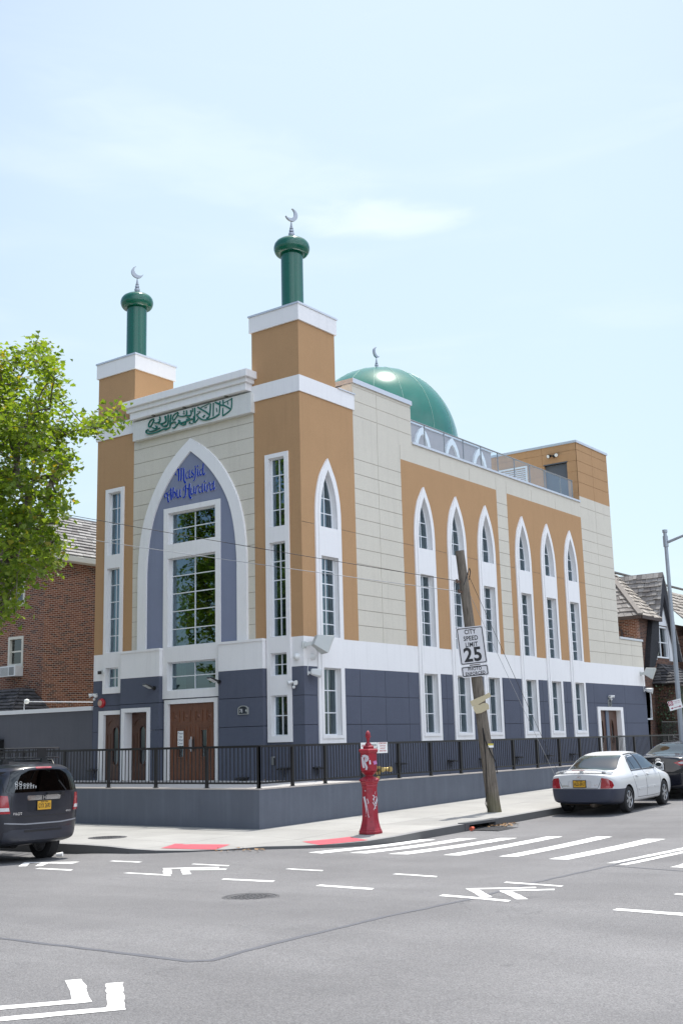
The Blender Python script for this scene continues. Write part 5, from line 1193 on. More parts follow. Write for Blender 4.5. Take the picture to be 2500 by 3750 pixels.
b = HB(); b.box(-14.10, -13.30, 1.68, 2.0, 4.18, 4.52); build('casing', b, PLASTW, ac, bevel=.01)
b = HB()
for k in range(9): b.box(-13.60 + k * .028, -13.59 + k * .028, 1.668, 1.682, 4.22, 4.48)
for k in range(10): b.box(-14.06, -13.66, 1.669, 1.681, 4.22 + k * .027, 4.23 + k * .027)
build('grille', b, plain('ac_grille', (.30, .31, .31, 1), .6), ac)
# grey side yard wall with a white cap
gw = thing('yard_wall', BT(-12, 0, .8), 'tall grey rendered yard wall with white cap left of the mosque', 'wall')
b = HB(); b.box(-24, -7.60, -.001, .25, -.3, 2.87); build('wall_body', b, stucco('yard_grey', (.098, .102, .118, 1), .12, .15, stain=.12), gw)
b = HB(); b.box(-24, -7.60, -.05, .30, 2.87, 2.985); build('coping', b, plain('white_cap', (.66, .67, .68, 1), .5), gw)
sh_ = thing('shed_roof_porch', BT(-12.6, 1.3, 2.9), 'small blue grey slate porch roof showing above the yard wall', 'porch')
b = MB(); shingles(b, (-14.6, .42, 2.95), (-11.75, .42, 2.95), (-12.75, 1.5, 3.75), (-14.6, 1.5, 3.75), 7, .3, seed=9); shingles(b, (-11.75, .42, 2.95), (-11.75, 1.95, 2.95), (-12.75, 1.95, 3.75), (-12.75, 1.5, 3.75), 7, .3, seed=8)
build('roof', b, SLATED, sh_, norm=False)
b = HB(); b.hexa([(-14.6, .45, 2.6), (-11.8, .45, 2.6), (-11.8, 1.95, 2.6), (-14.6, 1.95, 2.6), (-14.6, .45, 2.94), (-11.8, .45, 2.94), (-12.8, 1.95, 3.72), (-14.6, 1.95, 3.72)]); build('frame', b, BROWNT, sh_)
yl = thing('yard_lamp', BT(-10.66, .12, 2.985), 'small round white lamp on a pipe above the yard wall cap', 'wall light')
b = HB(); b.tube([(-10.78, .12, 2.98), (-10.78, .12, 3.20), (-10.70, .12, 3.24)], .010, 6); b.tube([(-10.70, .14, 3.235), (-7.62, .14, 3.10)], .012, 6); build('conduit', b, ALUM, yl)
b = HB(); b.lathe([(0, -.08), (.06, -.06), (.085, 0), (.07, .05), (0, .075)], (-10.64, .10, 3.24), 16); build('globe', b, LENS, yl, smooth=60)
mbx = thing('wall_box', BT(-11.75, -.06, 2.0), 'black box fixed on the grey yard wall at the left frame edge', 'box')
b = HB(); b.hexa([(-12.3, -.20, 1.70), (-11.52, -.20, 1.70), (-11.52, 0, 1.70), (-12.3, 0, 1.70), (-12.3, -.16, 2.2), (-11.52, -.16, 2.12), (-11.52, 0, 2.15), (-12.3, 0, 2.23)]); build('casing', b, BLACK, mbx)
b = HB(); b.box(-11.76, -11.70, -.205, -.199, 1.94, 2.0); build('badge', b, PLASTW, mbx)

# ---- Tudor row house at the far right
X0, Y0 = -.62, 22.5
t = thing('tudor_house', BT(-2.5, 26, .4), 'brown brick Tudor house with slate roof and white steep gable past the mosque', 'house')
FX_ = lambda u, v, d: (X0 + d, u, v); FY_ = lambda u, v, d: (u, Y0 - d, v)
w1 = (22.72, 23.42, 2.38, 3.68); w2 = (24.36, 25.72, 4.98, 6.28)
b = HB(); b.plate(FX_, rc(Y0 + .3001, 34, -.2, 6.5), [rc(*w1), rc(*w2)], -.3, 0); b.plate(FX_, [(24.35, 6.501), (26.0, 6.501), (25.19, 8.4)], [], -.3, 0)
build('wall', b, BRICKD, t)
b = HB(); b.plate(FY_, rc(-8, X0, -.2, 6.5), [], -.3, 0); build('side_wall', b, BRICK, t)
b = HB(); b.box(-6, X0 - 1.2, Y0 + .5, 33, 0, 6.3); build('room', b, DARK, t)
# main roof: hip to the south, ridge along the street
zE, zR = 6.55, 8.78; ov = .32; rx = -2.55
eS, eN = (X0 + ov, Y0 - ov, zE), (X0 + ov, 34, zE); r0, r1 = (rx, 24.4, zR), (rx, 34, zR)
b = MB(); shingles(b, eS, (X0 + ov, 24.42, zE), (rx, 25.25, zR), r0, 12, .26, seed=12, rag=1.4)
b2 = MB(); shingles(b2, (-6, Y0 - ov, zE), eS, r0, (-6, 24.4, zR), 11, .34, seed=13, rag=1.6)
rf = build('roof', b, WSHING, t, norm=False); build('side_slope', b2, SLATE, rf, norm=False)
b = HB(); b.add([(-6, Y0 - ov, zE - .02), (eS[0], eS[1], zE - .02), (eN[0], 24.42, zE - .02), (rx, 25.25, zR - .03), (r0[0], r0[1], zR - .03), (-6, 24.4, zR - .03)], [(0, 1, 4, 5), (1, 2, 3, 4)]); build('roof_deck', b, BROWNT, rf)
b = HB(); b.bar(Vector(eS) + Vector((0, 0, .05)), Vector(r0) + Vector((0, 0, .07)), .22, .07); b.bar(Vector(r0) + Vector((0, 0, .06)), Vector(r1) + Vector((0, 0, .06)), .16, .06); b.bar(Vector(r0) + Vector((0, 0, .06)), Vector((-6, 24.4, zR + .06)), .16, .06); build('ridge_cap', b, plain('ridge_dark', (.17, .155, .14, 1), .85, var=.3, vs=9), rf)
b = HB(); b.bar((-6, Y0 - ov - .03, zE - .07), (eS[0] + .03, Y0 - ov - .03, zE - .07), .12, .12); b.bar((eS[0] + .03, Y0 - ov, zE - .07), (eS[0] + .03, 24.3, zE - .07), .12, .12); build('gutter', b, BROWNT, t)
b = HB(); b.tube([(-1.55, Y0 - .32, 6.4), (-1.5, Y0 - .25, 6.3), (-1.25, Y0 - .08, 6.0), (-1.22, Y0 - .06, .5)], .05, 8); build('downpipe', b, BROWNT, t, smooth=40)
# cross gable with deep dark rakes
gy, gz, sl_ = 25.19, 8.62, 2.5; gx = X0 + .26
def rake(side, zlo, w_):
    yl_ = gy + side * (gz - zlo) / sl_
    return [(gy, gz), (yl_, zlo), (yl_ - side * w_ * .42, zlo), (gy, gz - w_)]
b = MB(); shingles(b, (gx, gy - (gz - 6.62) / sl_, 6.62), (-2.6, gy - (gz - 6.62) / sl_ , 6.62), (-3.0, gy, gz), (gx, gy, gz), 10, .26, seed=15, rag=1.2)
shingles(b, (-2.6, gy + (gz - 4.9) / sl_, 4.9), (gx, gy + (gz - 4.9) / sl_, 4.9), (gx, gy, gz), (-3.0, gy, gz), 16, .26, seed=16, rag=1.2)
g_ = build('gable_roof', b, SLATE, t, norm=False)
b = HB(); b.plate(FX_, [(gy, gz - .03), (gy - (gz - 6.62) / sl_ + .02, 6.60), (gy - (gz - 6.62) / sl_ + .34, 6.60), (gy, gz - .98), (gy + (gz - 4.85) / sl_ - .34, 4.85), (gy + (gz - 4.85) / sl_, 4.85)], [], .10, .24); build('bargeboard', b, SLATED, g_)
# leave the window clear: build the plaster round it instead
b = HB(); b.plate(FX_, [(24.0, 4.86), (24.30, 4.86), (24.30, 6.34), (25.78, 6.34), (25.78, 4.86), (26.60, 4.86), (25.19, 7.72), (24.22, 6.5)], [], .003, .06); build('gable_plaster', b, STUCW, t)
def casement(u0, u1, v0, v1, cols):
    b = HB(); b.plate(FX_, rc(u0, u1, v0, v1), [rc(u0 + .06, u1 - .06, v0 + .06, v1 - .06)], -.12, .03); w_ = build('window', b, ALUM, t)
    b = HB(); b.plate(FX_, rc(u0 + .05, u1 - .05, v0 + .05, v1 - .05), [], -.08, -.07); build('pane', b, HPANE, w_)
    b = HB(); vm = (v0 + v1) / 2; b.plate(FX_, rc(u0 + .061, u1 - .061, vm - .022, vm + .022), [], -.069, -.04)
    for k in range(1, cols): uu = u0 + (u1 - u0) * k / cols; b.plate(FX_, rc(uu - .03, uu + .03, v0 + .061, v1 - .061), [], -.069, -.035)
    build('sash_bar', b, ALUM, w_)
    b = HB(); b.plate(FX_, rc(u0 + .06, u1 - .06, vm, v1 - .06), [], -.16, -.155); build('blind', b, BLIND, w_)
casement(24.34, 25.74, 4.96, 6.30, 2); casement(22.74, 23.40, 2.40, 3.66, 1)
# sweeping slate wing left of the gable
b = HB(); wing = [(23.75, 6.50), (24.42, 6.55), (24.30, 5.9), (24.10, 5.2), (23.62, 4.55), (22.95, 4.40), (23.15, 5.0), (23.40, 5.7)]
b.plate(FX_, wing, [], .002, .22); build('slate_wing', b, stucco('dark_slate_cladding', (.030, .031, .035, 1), .5, .4, gs=25, bump=.8), t)
b = HB(); b.plate(FX_, rc(24.10, 26.0, 4.70, 4.86), [], .002, .05); build('brick_sill', b, BRICKD, t)
# porch bay
b = HB(); b.box(X0 - .05, .25, 23.95, 26.4, -.2, 3.80); build('porch_wall', b, BRICKD, t)
b = MB(); A_ = (.50, 23.7, 3.84); B_ = (.50, 26.6, 3.84); shingles(b, A_, B_, (X0, 26.2, 4.72), (X0, 24.55, 4.72), 7, .26, seed=21); shingles(b, (X0, 23.7, 3.84), A_, (X0, 24.55, 4.72), (X0, 24.5, 4.72), 7, .26, seed=22)
pr_ = build('porch_roof', b, SLATED, t, norm=False)
b = HB(); b.add([(X0, 23.75, 3.78), (.46, 23.75, 3.78), (.46, 26.6, 3.78), (X0, 26.6, 3.78), (X0, 24.55, 4.68), (X0, 26.2, 4.68)], [(0, 1, 4), (1, 2, 5, 4), (0, 3, 2, 1)]); b.bar((.50, 23.7, 3.76), (.50, 26.6, 3.76), .08, .1); build('porch_eave', b, BROWNT, pr_)
fl = thing('flue_pipe', BT(-1.45, 21.9, 5.4), 'shiny steel flue pipe with cap on the low annex roof', 'flue')
b = HB(); b.tube([(-1.55, 21.2, 5.3), (-1.55, 21.2, 6.25)], .085, 16); build('pipe', b, plain('shiny_steel', (.6, .6, .6, 1), .25, .9), fl, smooth=40); b = HB(); b.lathe([(.17, 6.27), (.15, 6.31), (0, 6.36)], (-1.55, 21.2, 0), 16); build('cap', b, METAL, fl)
# next house along, only its front slope and shaded wall show
t2 = thing('row_house', BT(-2, 31, .4), 'second brown brick house with weathered roof behind the street lamp', 'house')
b = HB(); b.plate(lambda u, v, d: (.15 + d, u, v), rc(27.0, 40, -.2, 6.0), [], -.3, 0); b.plate(lambda u, v, d: (u, 27.0 - d, v), rc(-1, .15, -.2, 6.0), [], -.3, -.001); build('wall', b, BRICKD, t2)
b = MB(); shingles(b, (.55, 26.6, 6.0), (.55, 40, 6.0), (-1.9, 40, 8.35), (-1.9, 26.9, 8.35), 12, .26, seed=31, rag=1.2); rf = build('roof', b, WSHING, t2, norm=False)
b = HB(); b.bar((.55, 26.6, 5.93), (.55, 40, 5.93), .12, .12); build('gutter', b, CREAM, t2)
# iron fence, bins
fn = thing('iron_fence', BT(.5, 23, .5), 'black iron fence with scrolls before the Tudor house past the mosque', 'fence')
b = HB()
for k in range(34): b.box(.49, .505, 21.55 + k * .125, 21.565 + k * .125, .5, 2.28)
b.box(.48, .515, 21.5, 25.8, 2.27, 2.31); b.box(.48, .515, 21.5, 25.8, 1.0, 1.03); b.box(.48, .515, 21.5, 25.8, 1.55, 1.58); build('bars', b, BLACK, fn)
b = HB()
for c in (22.9, 24.2): b.tube([(.52, c - .3 + .10 * math.cos(a) * (1 - a / 14), 1.66 + .10 * math.sin(a) * (1 - a / 14)) for a in [k * .5 for k in range(20)]], .010, 6); b.tube([(.52, c - .2, 1.70), (.52, c + .4, 1.60)], .010, 6)
build('scroll', b, plain('scroll_grey', (.25, .25, .25, 1), .5), fn)
BLU = plain('bin_blue', (.015, .03, .16, 1), .5)
for k, (yy_, lb) in enumerate(((22.5, 'blue wheeled bin behind the railing, nearer the mosque'), (23.3, 'blue wheeled bin behind the railing, nearer the street lamp'))):
    o_ = thing('wheeled_bin', BT(.05, yy_, .4), lb, 'bin', 'blue bins before the Tudor house'); b = HB()
    b.hexa([(-.15, yy_ - .2, .35), (.2, yy_ - .2, .35), (.2, yy_ + .2, .35), (-.15, yy_ + .2, .35), (-.22, yy_ - .25, 1.25), (.26, yy_ - .25, 1.25), (.26, yy_ + .25, 1.25), (-.22, yy_ + .25, 1.25)]); build('tub', b, BLU, o_, bevel=.02)
    b = HB(); b.hexa([(-.25, yy_ - .27, 1.252), (.29, yy_ - .27, 1.252), (.29, yy_ + .27, 1.252), (-.25, yy_ + .27, 1.252), (-.22, yy_ - .25, 1.36), (.22, yy_ - .22, 1.30), (.22, yy_ + .22, 1.30), (-.22, yy_ + .25, 1.36)]); build('lid', b, BLU, o_, bevel=.02)
# climbing plant
iv = MB(); rnd = random.Random(8)
for k in range(2200):
    v_ = rnd.random() ** .9; z_ = .5 + 3.3 * v_; y_ = 24.0 + .12 * math.sin(z_ * 2.2) + rnd.gauss(0, .15 + .10 * math.sin(z_ * 3) ** 2); x_ = .30 + abs(rnd.gauss(0, .07)) if y_ > 23.95 else X0 + .08 + rnd.random() * .75
    s_ = rnd.uniform(.03, .055); n_ = Vector((1, rnd.gauss(0, .5), rnd.gauss(.2, .5))).normalized(); a_ = n_.orthogonal().normalized(); c_ = n_.cross(a_); p = Vector(BT(x_, y_, z_)); q = rnd.uniform(0, 6)
    iv.add([tuple(p + (a_ * math.cos(q + w_) + c_ * math.sin(q + w_)) * s_ * (1 if i_ % 2 == 0 else .55)) for i_, w_ in enumerate([j * 6.283 / 10 for j in range(10)])], [tuple(range(10))], 0, rnd.random())
LEAFD = NT('ivy_leaf'); LEAFD.set(LEAFD.mix(LEAFD.attr('tint'), (.012, .032, .012, 1), (.035, .075, .025, 1)), .5); LEAFD = LEAFD.mat
o_ = build('climbing_ivy', iv, LEAFD, norm=False); tag(o_, 'dark green ivy climbing the Tudor house porch wall', 'ivy')
# ------------------------------------------------------------------ parked cars
def carpaint(name, col, rough=.28, coat=.6, flake=0):
    m = NT(name); m.set(m.mix(m.noise(3, 4, .7), sc(col, .94), sc(col, 1.05)), rough, 0, .5)
    m.p.inputs['Coat Weight'].default_value = coat; m.p.inputs['Coat Roughness'].default_value = .06; return m.mat
PWHITE = carpaint('white_car_paint', (.58, .59, .59, 1), .35, .4)
PDARK = carpaint('dark_blue_grey_paint', (.012, .014, .022, 1), .3, .35)
PBLACK = carpaint('black_car_paint', (.007, .008, .014, 1), .2, .9)
BUMPN = plain('faded_navy_bumper', (.030, .036, .058, 1), .5, var=.15)
TRIM = plain('black_trim', (.012, .012, .013, 1), .5)
CHROME = plain('chrome', (.75, .76, .78, 1), .08, 1.0)
ALLOY = plain('alloy_silver', (.42, .43, .45, 1), .32, .8, var=.1)
def lens(name, c):
    m = NT(name); m.set(m.mix(m.noise(40, 2), sc(c, .75), sc(c, 1.2)), .12, 0, .6); m.p.inputs['Coat Weight'].default_value = .8; return m.mat
TAILR = lens('tail_red', (.30, .006, .014, 1)); TAILW = lens('tail_clear', (.55, .55, .55, 1)); TAILP = lens('tail_pink', (.42, .06, .07, 1))
PLATEY = plain('plate_gold', (.55, .30, .02, 1), .5); PLATEW = plain('plate_white', (.62, .63, .64, 1), .5)
WELL = plain('wheel_well', (.006, .006, .006, 1), .95)

ZM = None
def zmap(z):
    if not ZM: return z
    for (a, b_), (c, d) in zip(ZM, ZM[1:]):
        if z <= c: return b_ + (d - b_) * (z - a) / (c - a)
    return z + ZM[-1][1] - ZM[-1][0]
def loft_body(name, st, root, paint, bumper, split=None, wheels=(), sub=2):
    """st: (y, bottom centre z, [(w, z) x 7], crown z); material 1 below split(y, z)"""
    vs = []; fs = []; ms = []; N = 16
    st = [(y, zmap(zb), [(w, zmap(z)) for w, z in pr], zmap(zc)) for y, zb, pr, zc in st]
    for y, zb, pr, zc in st:
        ring = [(0, y, zb)] + [(w, y, z) for w, z in pr] + [(0, y, zc)] + [(-w, y, z) for w, z in reversed(pr)]
        N = len(ring); vs += ring
    for i in range(len(st) - 1):
        for k in range(N):
            a, b_, c, d = i * N + k, i * N + (k + 1) % N, (i + 1) * N + (k + 1) % N, (i + 1) * N + k
            fs.append((a, b_, c, d))
    h = N // 2
    for base, rev in ((0, False), ((len(st) - 1) * N, True)):
        for k in range(h):
            l0, l1 = (N - k) % N, N - k - 1
            q = [k, k + 1] + ([l1] if l1 != k + 1 else []) + ([l0] if l0 != k else [])
            q = [base + j for j in q]; fs.append(tuple(q if rev else q[::-1]))
    for f_ in fs:
        cy = sum(vs[i][1] for i in f_) / len(f_); cz = sum(vs[i][2] for i in f_) / len(f_)
        ms.append(1 if split and split(cy, cz) else 0)
    me = bpy.data.meshes.new(name); me.from_pydata(vs, [], fs)
    for m in (paint, bumper, WELL): me.materials.append(m)
    me.polygons.foreach_set('material_index', ms)
    bm = bmesh.new(); bm.from_mesh(me); bmesh.ops.recalc_face_normals(bm, faces=bm.faces); bm.to_mesh(me); bm.free()
    ob = bpy.data.objects.new(name, me); COL.objects.link(ob)
    s_ = ob.modifiers.new('s', 'SUBSURF'); s_.levels = sub; s_.render_levels = sub
    cut = MB()
    for x, y, z, r_ in wheels:
        for sd in (-1, 1): cut.lathe([(r_, x), (r_, x + .6)] if sd > 0 else [(r_, -x - .6), (r_, -x)], (0, y, z), 32, 0, 'x')
    co = None
    dg = bpy.context.evaluated_depsgraph_get(); dg.update(); smooth_me = bpy.data.meshes.new_from_object(ob.evaluated_get(dg))
    bvh = BVHTree.FromPolygons([v.co.copy() for v in smooth_me.vertices], [tuple(p.vertices) for p in smooth_me.polygons])
    if wheels:
        cme = bpy.data.meshes.new('cut'); cme.from_pydata([Vector(v) for v in cut.v], [], cut.f); cme.materials.append(WELL); 
        for p in cme.polygons: p.material_index = 0
        bm = bmesh.new(); bm.from_mesh(cme); bmesh.ops.recalc_face_normals(bm, faces=bm.faces); bm.to_mesh(cme); bm.free()
        co = bpy.data.objects.new('cut', cme); COL.objects.link(co)
        bo = ob.modifiers.new('b', 'BOOLEAN'); bo.operation = 'DIFFERENCE'; bo.object = co; bo.solver = 'EXACT'
        try: bo.material_mode = 'TRANSFER'
        except Exception: pass
        dg = bpy.context.evaluated_depsgraph_get(); dg.update()
    fin = bpy.data.meshes.new_from_object(ob.evaluated_get(bpy.context.evaluated_depsgraph_get())); fin.name = name
    ob.modifiers.clear(); ob.data = fin
    fin.polygons.foreach_set('use_smooth', [True] * len(fin.polygons)); fin.set_sharp_from_angle(angle=R(38))
    if co: bpy.data.objects.remove(co)
    ob.parent = root; ORI[ob.name] = Vector()
    return ob, bvh
def patch(name, bvh, poly, org, U, V, D, off, mat, parent, step=.06, skirt=.012, thick=None):
    """piece of trim, lamp or glass laid on the body: poly in (U, V) about org, cast along D"""
    U, V, D, org = Vector(U).normalized(), Vector(V).normalized(), Vector(D).normalized(), Vector(org)
    pts = []; n = len(poly); poly = [(u, zmap(v)) for u, v in poly]
    for i in range(n):
        a = Vector(poly[i]); b_ = Vector(poly[(i + 1) % n]); k = max(1, int((b_ - a).length / step))
        for j in range(k): pts.append(a + (b_ - a) * j / k)
    nb = len(pts); x0, x1 = min(p[0] for p in poly), max(p[0] for p in poly); y0, y1 = min(p[1] for p in poly), max(p[1] for p in poly)
    y = y0 + step * .6
    while y < y1:
        x = x0 + step * .6
        while x < x1: pts.append(Vector((x, y))); x += step
        y += step
    r_ = delaunay_2d_cdt(pts, [(i, (i + 1) % nb) for i in range(nb)], [list(range(nb))], 1, 1e-5)
    vs = []; last = None
    for p in r_[0]:
        o = org + U * p.x + V * p.y - D * 4; hit, nrm, ix, ds = bvh.ray_cast(o, D)
        if hit is None: q = org + U * p.x + V * p.y + D * (last or 0)
        else: q = hit; last = (hit - org - U * p.x - V * p.y).dot(D)
        vs.append(q - D * off)
    m = MB(); nv = len(vs); m.add(vs, [tuple(f_) for f_ in r_[2]])
    cnt = {}
    for f_ in r_[2]:
        for i in range(len(f_)):
            e_ = (f_[i], f_[(i + 1) % len(f_)]); k = tuple(sorted(e_)); cnt.setdefault(k, []).append(e_)
    m.add([v + D * (off + skirt) for v in vs], [])
    m.f += [(e_[0][1], e_[0][0], nv + e_[0][0], nv + e_[0][1]) for e_ in cnt.values() if len(e_) == 1]; k = len(m.f) - len(m.m); m.m += [0] * k; m.t += [.5] * k
    return build(name, m, mat, parent, smooth=40, norm=False)
def rpoly(x0, x1, y0, y1, r_):
    return [(cx + r_ * math.cos(R(a)), cy + r_ * math.sin(R(a))) for cx, cy, a0 in ((x1 - r_, y1 - r_, 0), (x0 + r_, y1 - r_, 90), (x0 + r_, y0 + r_, 180), (x1 - r_, y0 + r_, 270)) for a in [a0 + 22.5 * j for j in range(5)]]
def wheel(root, x, y, r_, wd, rim, spokes, side, hub=ALLOY):
    b = MB(); o = side
    b.lathe([(rim, x - o * wd), (r_ - .03, x - o * wd), (r_, x - o * (wd - .025)), (r_, x - o * .025), (r_ - .025, x), (rim + .01, x + o * .004), (rim, x - o * .02)], (0, y, r_), 40, 0, 'x')
    for k in range(0): pass
    wh = build('wheel', b, RUBBER, root, smooth=40)
    b = MB(); b.lathe([(rim, x - o * wd), (rim, x - o * .012), (rim - .018, x - o * .006), (rim - .028, x - o * .03), (rim - .03, x - o * .12), (0, x - o * .12)], (0, y, r_), 36, 0, 'x'); rm_ = build('rim', b, [hub], wh, smooth=35)
    b = MB()
    for k in range(spokes):
        a = 2 * math.pi * k / spokes + .3; c, s_ = math.cos(a), math.sin(a); p = lambda rr, t_, d: (x - o * d, y + rr * c - t_ * s_, r_ + rr * s_ + t_ * c)
        b.hexa([p(.03, -.03, .055), p(.03, .03, .055), p(rim - .015, .038, .05), p(rim - .015, -.038, .05), p(.03, -.026, .022), p(.03, .026, .022), p(rim - .02, .03, .012), p(rim - .02, -.03, .012)])
    b.lathe([(.06, x - o * .05), (.058, x - o * .018), (.045, x - o * .012), (0, x - o * .010)], (0, y, r_), 20, 0, 'x'); build('spokes', b, hub, wh, smooth=30)
    return wh
def licence(root, bvh, x, z, txt, sub, mat, D=(0, 1, 0), ink=None, y=-.03):
    z = zmap(z); hit = bvh.ray_cast(Vector((x, -3, z)), Vector((0, 1, 0)))[0]; yy_ = hit.y - .014
    b = MB(); b.box(x - .165, x + .165, yy_ - .004, yy_ + .02, z - .088, z + .088, 0); pl = build('licence_plate', b, TRIM, root)
    b = MB(); b.box(x - .152, x + .152, yy_ - .007, yy_ - .0041, z - .076, z + .076); build('plate_face', b, mat, pl)
    b = MB(); F2 = lambda a, c: (x + a, yy_ - .0085, z + c)
    add_text(b, txt, .112, lambda a, c: F2(a, c - .010), 0, .56, .0015); add_text(b, sub, .032, lambda a, c: F2(a, c + .058), 0, 1, .0008); build('lettering', b, ink or INK, pl, norm=False)
RX = ((1, 0, 0), (0, 0, 1), (0, 1, 0))           # rear: U=x, V=z, cast along +y
SXR = ((0, 1, 0), (0, 0, 1), (-1, 0, 0))         # right side
SXL = ((0, 1, 0), (0, 0, 1), (1, 0, 0))          # left side
def strip(pts, w_):
    L, Rr = [], []
    for i, p in enumerate(pts):
        a = Vector(pts[max(i - 1, 0)]); b_ = Vector(pts[min(i + 1, len(pts) - 1)]); t_ = (b_ - a).normalized(); n_ = Vector((-t_.y, t_.x)) * w_ / 2; q = Vector(p)
        L.append(tuple(q + n_)); Rr.append(tuple(q - n_))
    return Rr + L[::-1]

# ---- white saloon
S0 = [(.0, .30, [(.30, .30), (.36, .36), (.40, .62), (.40, .90), (.38, .965), (.30, .985), (.18, .995)], .998),
    (.05, .27, [(.60, .28), (.68, .34), (.71, .62), (.69, .90), (.65, .97), (.46, .99), (.25, 1.0)], 1.003),
    (.16, .24, [(.70, .25), (.77, .33), (.80, .62), (.775, .90), (.72, .985), (.50, 1.008), (.27, 1.018)], 1.022),
    (.45, .21, [(.76, .22), (.83, .30), (.85, .60), (.82, .90), (.75, .995), (.52, 1.022), (.28, 1.032)], 1.037),
    (.78, .19, [(.78, .20), (.835, .28), (.855, .60), (.832, .91), (.755, 1.0), (.58, 1.045), (.32, 1.055)], 1.06),
    (1.14, .19, [(.78, .20), (.835, .27), (.855, .60), (.835, .92), (.76, 1.0), (.62, 1.215), (.36, 1.24)], 1.25),
    (1.50, .19, [(.78, .20), (.835, .27), (.855, .60), (.835, .92), (.765, .995), (.60, 1.345), (.38, 1.378)], 1.388),
    (2.1, .19, [(.78, .20), (.835, .27), (.855, .60), (.835, .92), (.765, .985), (.585, 1.378), (.37, 1.408)], 1.415),
    (2.7, .19, [(.78, .20), (.835, .27), (.855, .60), (.835, .91), (.76, .97), (.585, 1.358), (.37, 1.388)], 1.396),
    (3.0, .19, [(.78, .20), (.835, .27), (.855, .60), (.83, .90), (.755, .955), (.62, 1.25), (.38, 1.28)], 1.29),
    (3.45, .19, [(.78, .20), (.835, .27), (.85, .60), (.82, .88), (.75, .945), (.68, .99), (.4, 1.02)], 1.03),
    (3.9, .2, [(.76, .21), (.82, .29), (.84, .58), (.80, .82), (.71, .88), (.5, .915), (.28, .93)], .937),
    (4.3, .22, [(.70, .23), (.76, .31), (.79, .55), (.75, .73), (.66, .79), (.47, .82), (.26, .835)], .84),
    (4.48, .26, [(.45, .27), (.52, .33), (.56, .50), (.52, .63), (.45, .69), (.35, .71), (.2, .72)], .72)]
car = thing('parked_car', (0, 0, 0), 'white four door saloon with faded navy rear bumper parked at the curb', 'car', None, 0, True)
WH = .305
ZM = [(0, 0), (.6, .585), (.92, .865), (1.05, .985), (1.2, 1.165), (1.415, 1.415), (2, 2)]
body, bv = loft_body('body', S0, car, PWHITE, BUMPN, lambda y, z: z < .61 and (y < .74 or y > 4.1), [(.58, .98, WH + .01, .345), (.58, 3.515, WH + .01, .345)])
patch('rear_window', bv, [(-.57, 1.062), (.57, 1.062), (.60, 1.085), (.51, 1.32), (.47, 1.338), (-.47, 1.338), (-.51, 1.32), (-.60, 1.085)], (0, 0, 0), *RX, .014, CARGL, body, .028)
